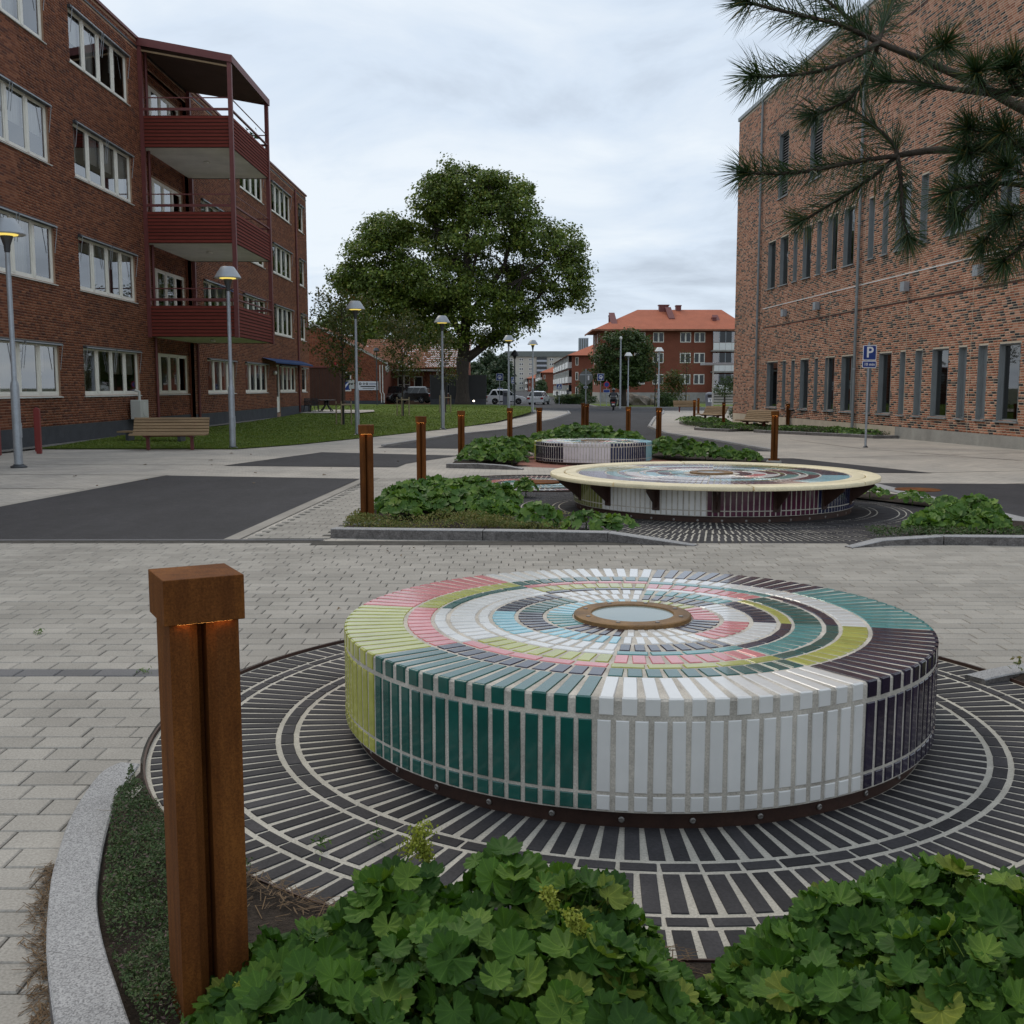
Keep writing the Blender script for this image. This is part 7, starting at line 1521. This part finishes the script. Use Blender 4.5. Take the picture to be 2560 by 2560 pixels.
# ---- low ground cover
def cover(name, label, pts, size, mat, hgt, cat='ground cover', up=1.0):
    P = np.array(pts); n = len(P); P[:, 2] += hgt*RNG.random(n)**.8; V, F = leaf_cloud(P, size*(.6+.8*RNG.random(n)), rand_rot(n, np.array([0, -.2, up]), .8), .7)
    o = np_mesh(name, V, F, mat, None, 'stuff'); o['label'] = label; o['category'] = cat
def mnd(x, y): return .028*(1+math.sin(x*9+1.3*y)*math.cos(y*7-x*3))+.018*(1+math.sin(23*x)*math.sin(19*y))
pts = []
while len(pts) < 26000:
    x, y = -1.5+1.15*RNG.random(), 2.1+1.85*RNG.random()
    xi = np.interp(y, [p[1] for p in LK_in[::-1]], [p[0] for p in LK_in[::-1]])
    if x > xi+.015 and math.hypot(x-DC[0], y-DC[1]) > DR+.05 and (x < -.78 or y < 2.35) and math.sin(13*x+2)*math.sin(9*y)+RNG.random() > -.25: pts.append((x, y, .02+mnd(x, y)))
cover('thyme', 'dense creeping thyme carpet between granite kerb and foreground bollard', pts, .011, M['thyme'], .028)
pts = [(x, y, g(y)+.03+.05*max(0, math.sin(5*x+2*y)+.6*math.sin(13*x-7*y))) for x, y in zip(-1.75+2.5*RNG.random(11000), 10.95+.95*RNG.random(11000)**1.3) if not (y > 11.6 and x > .3) and RNG.random() < .62+.38*math.sin(4.3*x+3*y)]
cover('dry_groundcover', 'straw-coloured low ground cover behind the straight granite kerb', pts, .03, M['drygrass'], .10, up=.1)
pts = [(x, y, .04) for x, y in zip(2.45+1.3*RNG.random(6000), 4.6+.85*RNG.random(6000)) if math.hypot(x-DC[0], y-DC[1]) > DR+.03]
cover('verge_grass', 'rough grassy ground cover in the bed at the right behind the near seat', pts, .03, M['drygrass'], .07, 'grass', .2)
pts = [(x, y, g(y)+.06) for x, y in zip(3.6+2.2*RNG.random(3500), 10.35+.5*RNG.random(3500))]
cover('low_groundcover', 'low green ground cover behind the kerb at the right edge', pts, .03, M['thyme'], .06)
pts = []
while len(pts) < 9000:
    t = RNG.random(); a = lerp(8.3, 13.4, t); b = lerp(46.0, 37.6, t)+RNG.random()*7; pts.append((a, b, g(b)+.07))
cover('bed_groundcover', 'low green ground cover of the beds along the brick hall', pts, .09, M['thyme'], .14)
# ---- pine litter, fallen leaves, weeds between the pavers
def litter(n, f, L, label):
    P = np.array([f() for _ in range(n)]); a = RNG.random(n)*2*PI; d = np.stack([np.cos(a), np.sin(a), (RNG.random(n)-.5)*.3], 1)*L*(.5+RNG.random(n))[:, None]; w = np.stack([-np.sin(a), np.cos(a), np.zeros(n)], 1)*.0013
    V = np.stack([P-d/2-w, P+d/2-w, P+d/2+w, P-d/2+w], 1).reshape(-1, 3); o = np_mesh('pine_litter', V, np.arange(4*n).reshape(-1, 4), M['litter'], None, 'stuff'); o['label'] = label; o['category'] = 'litter'
def f1():
    while True:
        t = RNG.random(); i = 3+t*3; x = np.interp(i, range(9), [p[0] for p in LK_out])-abs(RNG.normal(0, .028))-.002; y = np.interp(i, range(9), [p[1] for p in LK_out])
        return (x, y+jit(.03), .004+.006*RNG.random())
litter(650, f1, .045, 'brown pine needles swept along the curved granite kerb')
def f2():
    a = math.radians(212+56*RNG.random()); r = DR+.02+abs(RNG.normal(0, .09)); return (DC[0]+r*math.cos(a), DC[1]+r*math.sin(a), .02+.03*RNG.random())
litter(1000, f2, .05, 'brown pine needles lying along the steel edge of the near paved disc')
for i in range(26):
    x, y = (RNG.uniform(-9, -2.5), RNG.uniform(17, 28)) if i < 16 else (RNG.uniform(-2.2, -.4), RNG.uniform(5, 10)); s = .03+.04*RNG.random() if i < 16 else .02
    mb = MB(); mb.add([(-s, 0, .0), (0, -s*.5, .012), (s, 0, .004), (0, s*.5, .02)], [(0, 1, 2, 3)]); o = mb.build('fallen_leaf', M['litter']); o.location = (x, y, g(y)+.004); o.rotation_euler = (0, 0, RNG.random()*6); tag(o, 'small dry leaf lying on the pale paving left of the planting' if i < 16 else 'small dry leaf lying on the grey pavers beside the near seat', 'leaf', 'fallen leaves far left' if i < 16 else 'fallen leaves near')
for i, (x, y) in enumerate(((-.63, 3.35), (-.46, 3.42), (-1.85, 3.05), (-1.95, 5.5), (-2.9, 6.4))):
    n = 26; C = np.array([[x, y, .01]])+RNG.normal(0, 1, (n, 3))*np.array([.018, .018, .012]); V, F = leaf_cloud(C, .026, rand_rot(n, np.array([0, 0, .6]), .7), .4); o = np_mesh('weed', V, F, M['bedleaf']); tag(o, 'small green weed growing in a joint of the near paving', 'weed', 'weeds in the paving joints')

# ================================================================== PINE OVERHANGING FROM THE RIGHT
PINE_BR = [[(1.49, 2.75, 2.094), (1.22, 2.62, 2.155), (1.09, 2.6, 2.211), (0.95, 2.58, 2.259), (0.84, 2.55, 2.288)], [(1.3, 2.4, 2.094), (1.12, 2.42, 2.141), (1.05, 2.43, 2.144), (0.98, 2.46, 2.161), (0.88, 2.48, 2.183)], [(1.62, 2.9, 2.107), (1.27, 2.72, 2.105), (1.11, 2.68, 2.079), (1.01, 2.66, 2.071), (0.93, 2.65, 2.057)], [(1.4, 2.5, 1.941), (1.22, 2.5, 2.007), (1.12, 2.5, 2.056)], [(1.37, 2.45, 1.867), (1.2, 2.45, 1.939), (1.09, 2.45, 1.955)], [(1.46, 2.6, 1.82), (1.3, 2.6, 1.907), (1.19, 2.6, 1.931)]]
PINE_SH = [[(0.84, 2.55, 2.288), (0.74, 2.5, 2.309), (0.62, 2.44, 2.313), (0.49, 2.36, 2.312)], [(0.84, 2.55, 2.291), (0.78, 2.58, 2.351), (0.72, 2.62, 2.418)], [(0.84, 2.55, 2.288), (0.87, 2.6, 2.348), (0.91, 2.66, 2.432)], [(0.84, 2.55, 2.288), (0.78, 2.5, 2.245), (0.68, 2.44, 2.195), (0.59, 2.4, 2.173), (0.51, 2.36, 2.159)], [(0.84, 2.55, 2.288), (0.84, 2.6, 2.244), (0.8, 2.62, 2.182), (0.71, 2.62, 2.141)], [(0.95, 2.58, 2.259), (0.95, 2.5, 2.258), (0.95, 2.44, 2.249)], [(0.98, 2.46, 2.161), (0.92, 2.47, 2.175), (0.84, 2.48, 2.183)], [(1.05, 2.43, 2.144), (1.01, 2.38, 2.151), (0.98, 2.34, 2.164)], [(1.12, 2.42, 2.141), (1.07, 2.38, 2.157), (1.05, 2.36, 2.173)], [(0.93, 2.65, 2.057), (0.92, 2.66, 2.088), (0.87, 2.68, 2.142), (0.81, 2.7, 2.189)], [(0.93, 2.65, 2.057), (0.82, 2.6, 2.034), (0.69, 2.54, 2.0), (0.61, 2.5, 1.986), (0.52, 2.46, 1.979)], [(0.93, 2.65, 2.057), (0.87, 2.66, 2.006), (0.8, 2.67, 1.96), (0.71, 2.68, 1.905)], [(0.93, 2.65, 2.057), (0.93, 2.62, 1.997), (0.93, 2.6, 1.917), (0.94, 2.58, 1.852)], [(1.12, 2.5, 2.056), (1.07, 2.46, 2.064), (1.0, 2.42, 2.067)], [(1.12, 2.5, 2.056), (1.07, 2.47, 2.03), (1.01, 2.44, 2.017)], [(1.09, 2.45, 1.955), (1.03, 2.42, 1.946), (0.95, 2.38, 1.923)], [(1.09, 2.45, 1.955), (1.04, 2.42, 1.917), (0.98, 2.4, 1.879)], [(1.19, 2.6, 1.931), (1.15, 2.58, 1.893), (1.11, 2.56, 1.842)], [(1.26, 2.6, 1.889), (1.2, 2.56, 1.835), (1.14, 2.52, 1.79)], [(1.19, 2.5, 2.014), (1.14, 2.46, 2.031), (1.07, 2.4, 2.056)], [(1.2, 2.45, 1.939), (1.14, 2.42, 1.965), (1.08, 2.4, 1.98)], [(1.3, 2.6, 1.907), (1.22, 2.56, 1.911), (1.15, 2.52, 1.894)], [(1.18, 2.42, 2.133), (1.13, 2.4, 2.156), (1.07, 2.36, 2.182)]]

def pine():
    root = thing('pine_tree', 'pine tree whose long-needled branches hang in from the upper right', 'tree', (3.3, 3.1, 0.03)); off = Vector(root.location)
    MB(tuple(off)).tube([(3.3, 3.1, -.1), (3.32, 3.1, 1.2), (3.28, 3.12, 3.0), (3.3, 3.1, 6.0)], [.16, .13, .11, .04], 12).build('trunk', M['pinebark'], root, smooth=True)
    for i, B in enumerate(PINE_BR):
        r1 = .0105 if i in (0, 2) else .0075; s = Vector((3.28, 3.11, B[0][2]-.15)); pts = [s, s.lerp(Vector(B[0]), .5)+Vector((0, 0, .02))]+[Vector(q) for q in B]; n = len(pts)
        P = refine3(pts, 4); MB(tuple(off)).tube(P, [lerp(r1*1.7, r1*.62, k/(len(P)-1)) for k in range(len(P))], 8).build('branch', M['pinebark'], root, smooth=True)
    for si, S in enumerate(PINE_SH):
        P = refine3([Vector(q) for q in S], 8); m = len(P); br = MB(tuple(off)).tube(P, [lerp(.0062, .0032, k/(m-1)) for k in range(m)], 7).build('shoot', M['pinebark'], root, smooth=True)
        L = sum((P[k+1]-P[k]).length for k in range(m-1)); n = int((int(L*950)+90)*(1.35 if si > 12 else .9)); A = np.array([tuple(p) for p in P])
        t = np.concatenate([.10+.90*RNG.random(n), .90+.10*RNG.random(110)]); n = len(t); f = t*(m-1); i = np.minimum(f.astype(int), m-2); fr = (f-i)[:, None]
        base = A[i]*(1-fr)+A[i+1]*fr; d = A[i+1]-A[i]; d /= np.linalg.norm(d, axis=1)[:, None]
        r = RNG.normal(0, 1, (n, 3)); r -= d*(r*d).sum(1)[:, None]; r /= np.linalg.norm(r, axis=1)[:, None]
        an = np.radians(np.where(t > .9, RNG.uniform(12, 75, n), RNG.uniform(28, 62, n))); v = d*np.cos(an)[:, None]+r*np.sin(an)[:, None]; ln = (.068+.032*RNG.random(n))*np.where(t > .93, .8, 1)
        v[:, 2] += .06*(RNG.random(n)-.45); sd = np.cross(v, RNG.normal(0, 1, (n, 3))); sd /= np.linalg.norm(sd, axis=1)[:, None]; w = .00085
        mid = base+v*(ln*.55)[:, None]; tip = base+v*ln[:, None]+np.array([0, 0, -.004])
        V = np.stack([base-sd*w, base+sd*w, mid+sd*w, mid-sd*w, tip], 1).reshape(-1, 3)-np.array(tuple(off)); b = (np.arange(n)*5)[:, None]; F = np.concatenate([b+[0, 1, 2], b+[0, 2, 3], b+[3, 2, 4]], 1).reshape(-1, 3)
        np_mesh('needles', V, F, M['needle'], br, 'stuff')
def refine3(pts, k):
    out = []; n = len(pts)
    for i in range(n-1):
        p0, p1, p2, p3 = pts[max(i-1, 0)], pts[i], pts[i+1], pts[min(i+2, n-1)]
        for j in range(k):
            t = j/k; out.append(.5*(2*p1+(p2-p0)*t+(2*p0-5*p1+4*p2-p3)*t*t+(-p0+3*p1-3*p2+p3)*t**3))
    out.append(pts[-1].copy()); return out
pine()
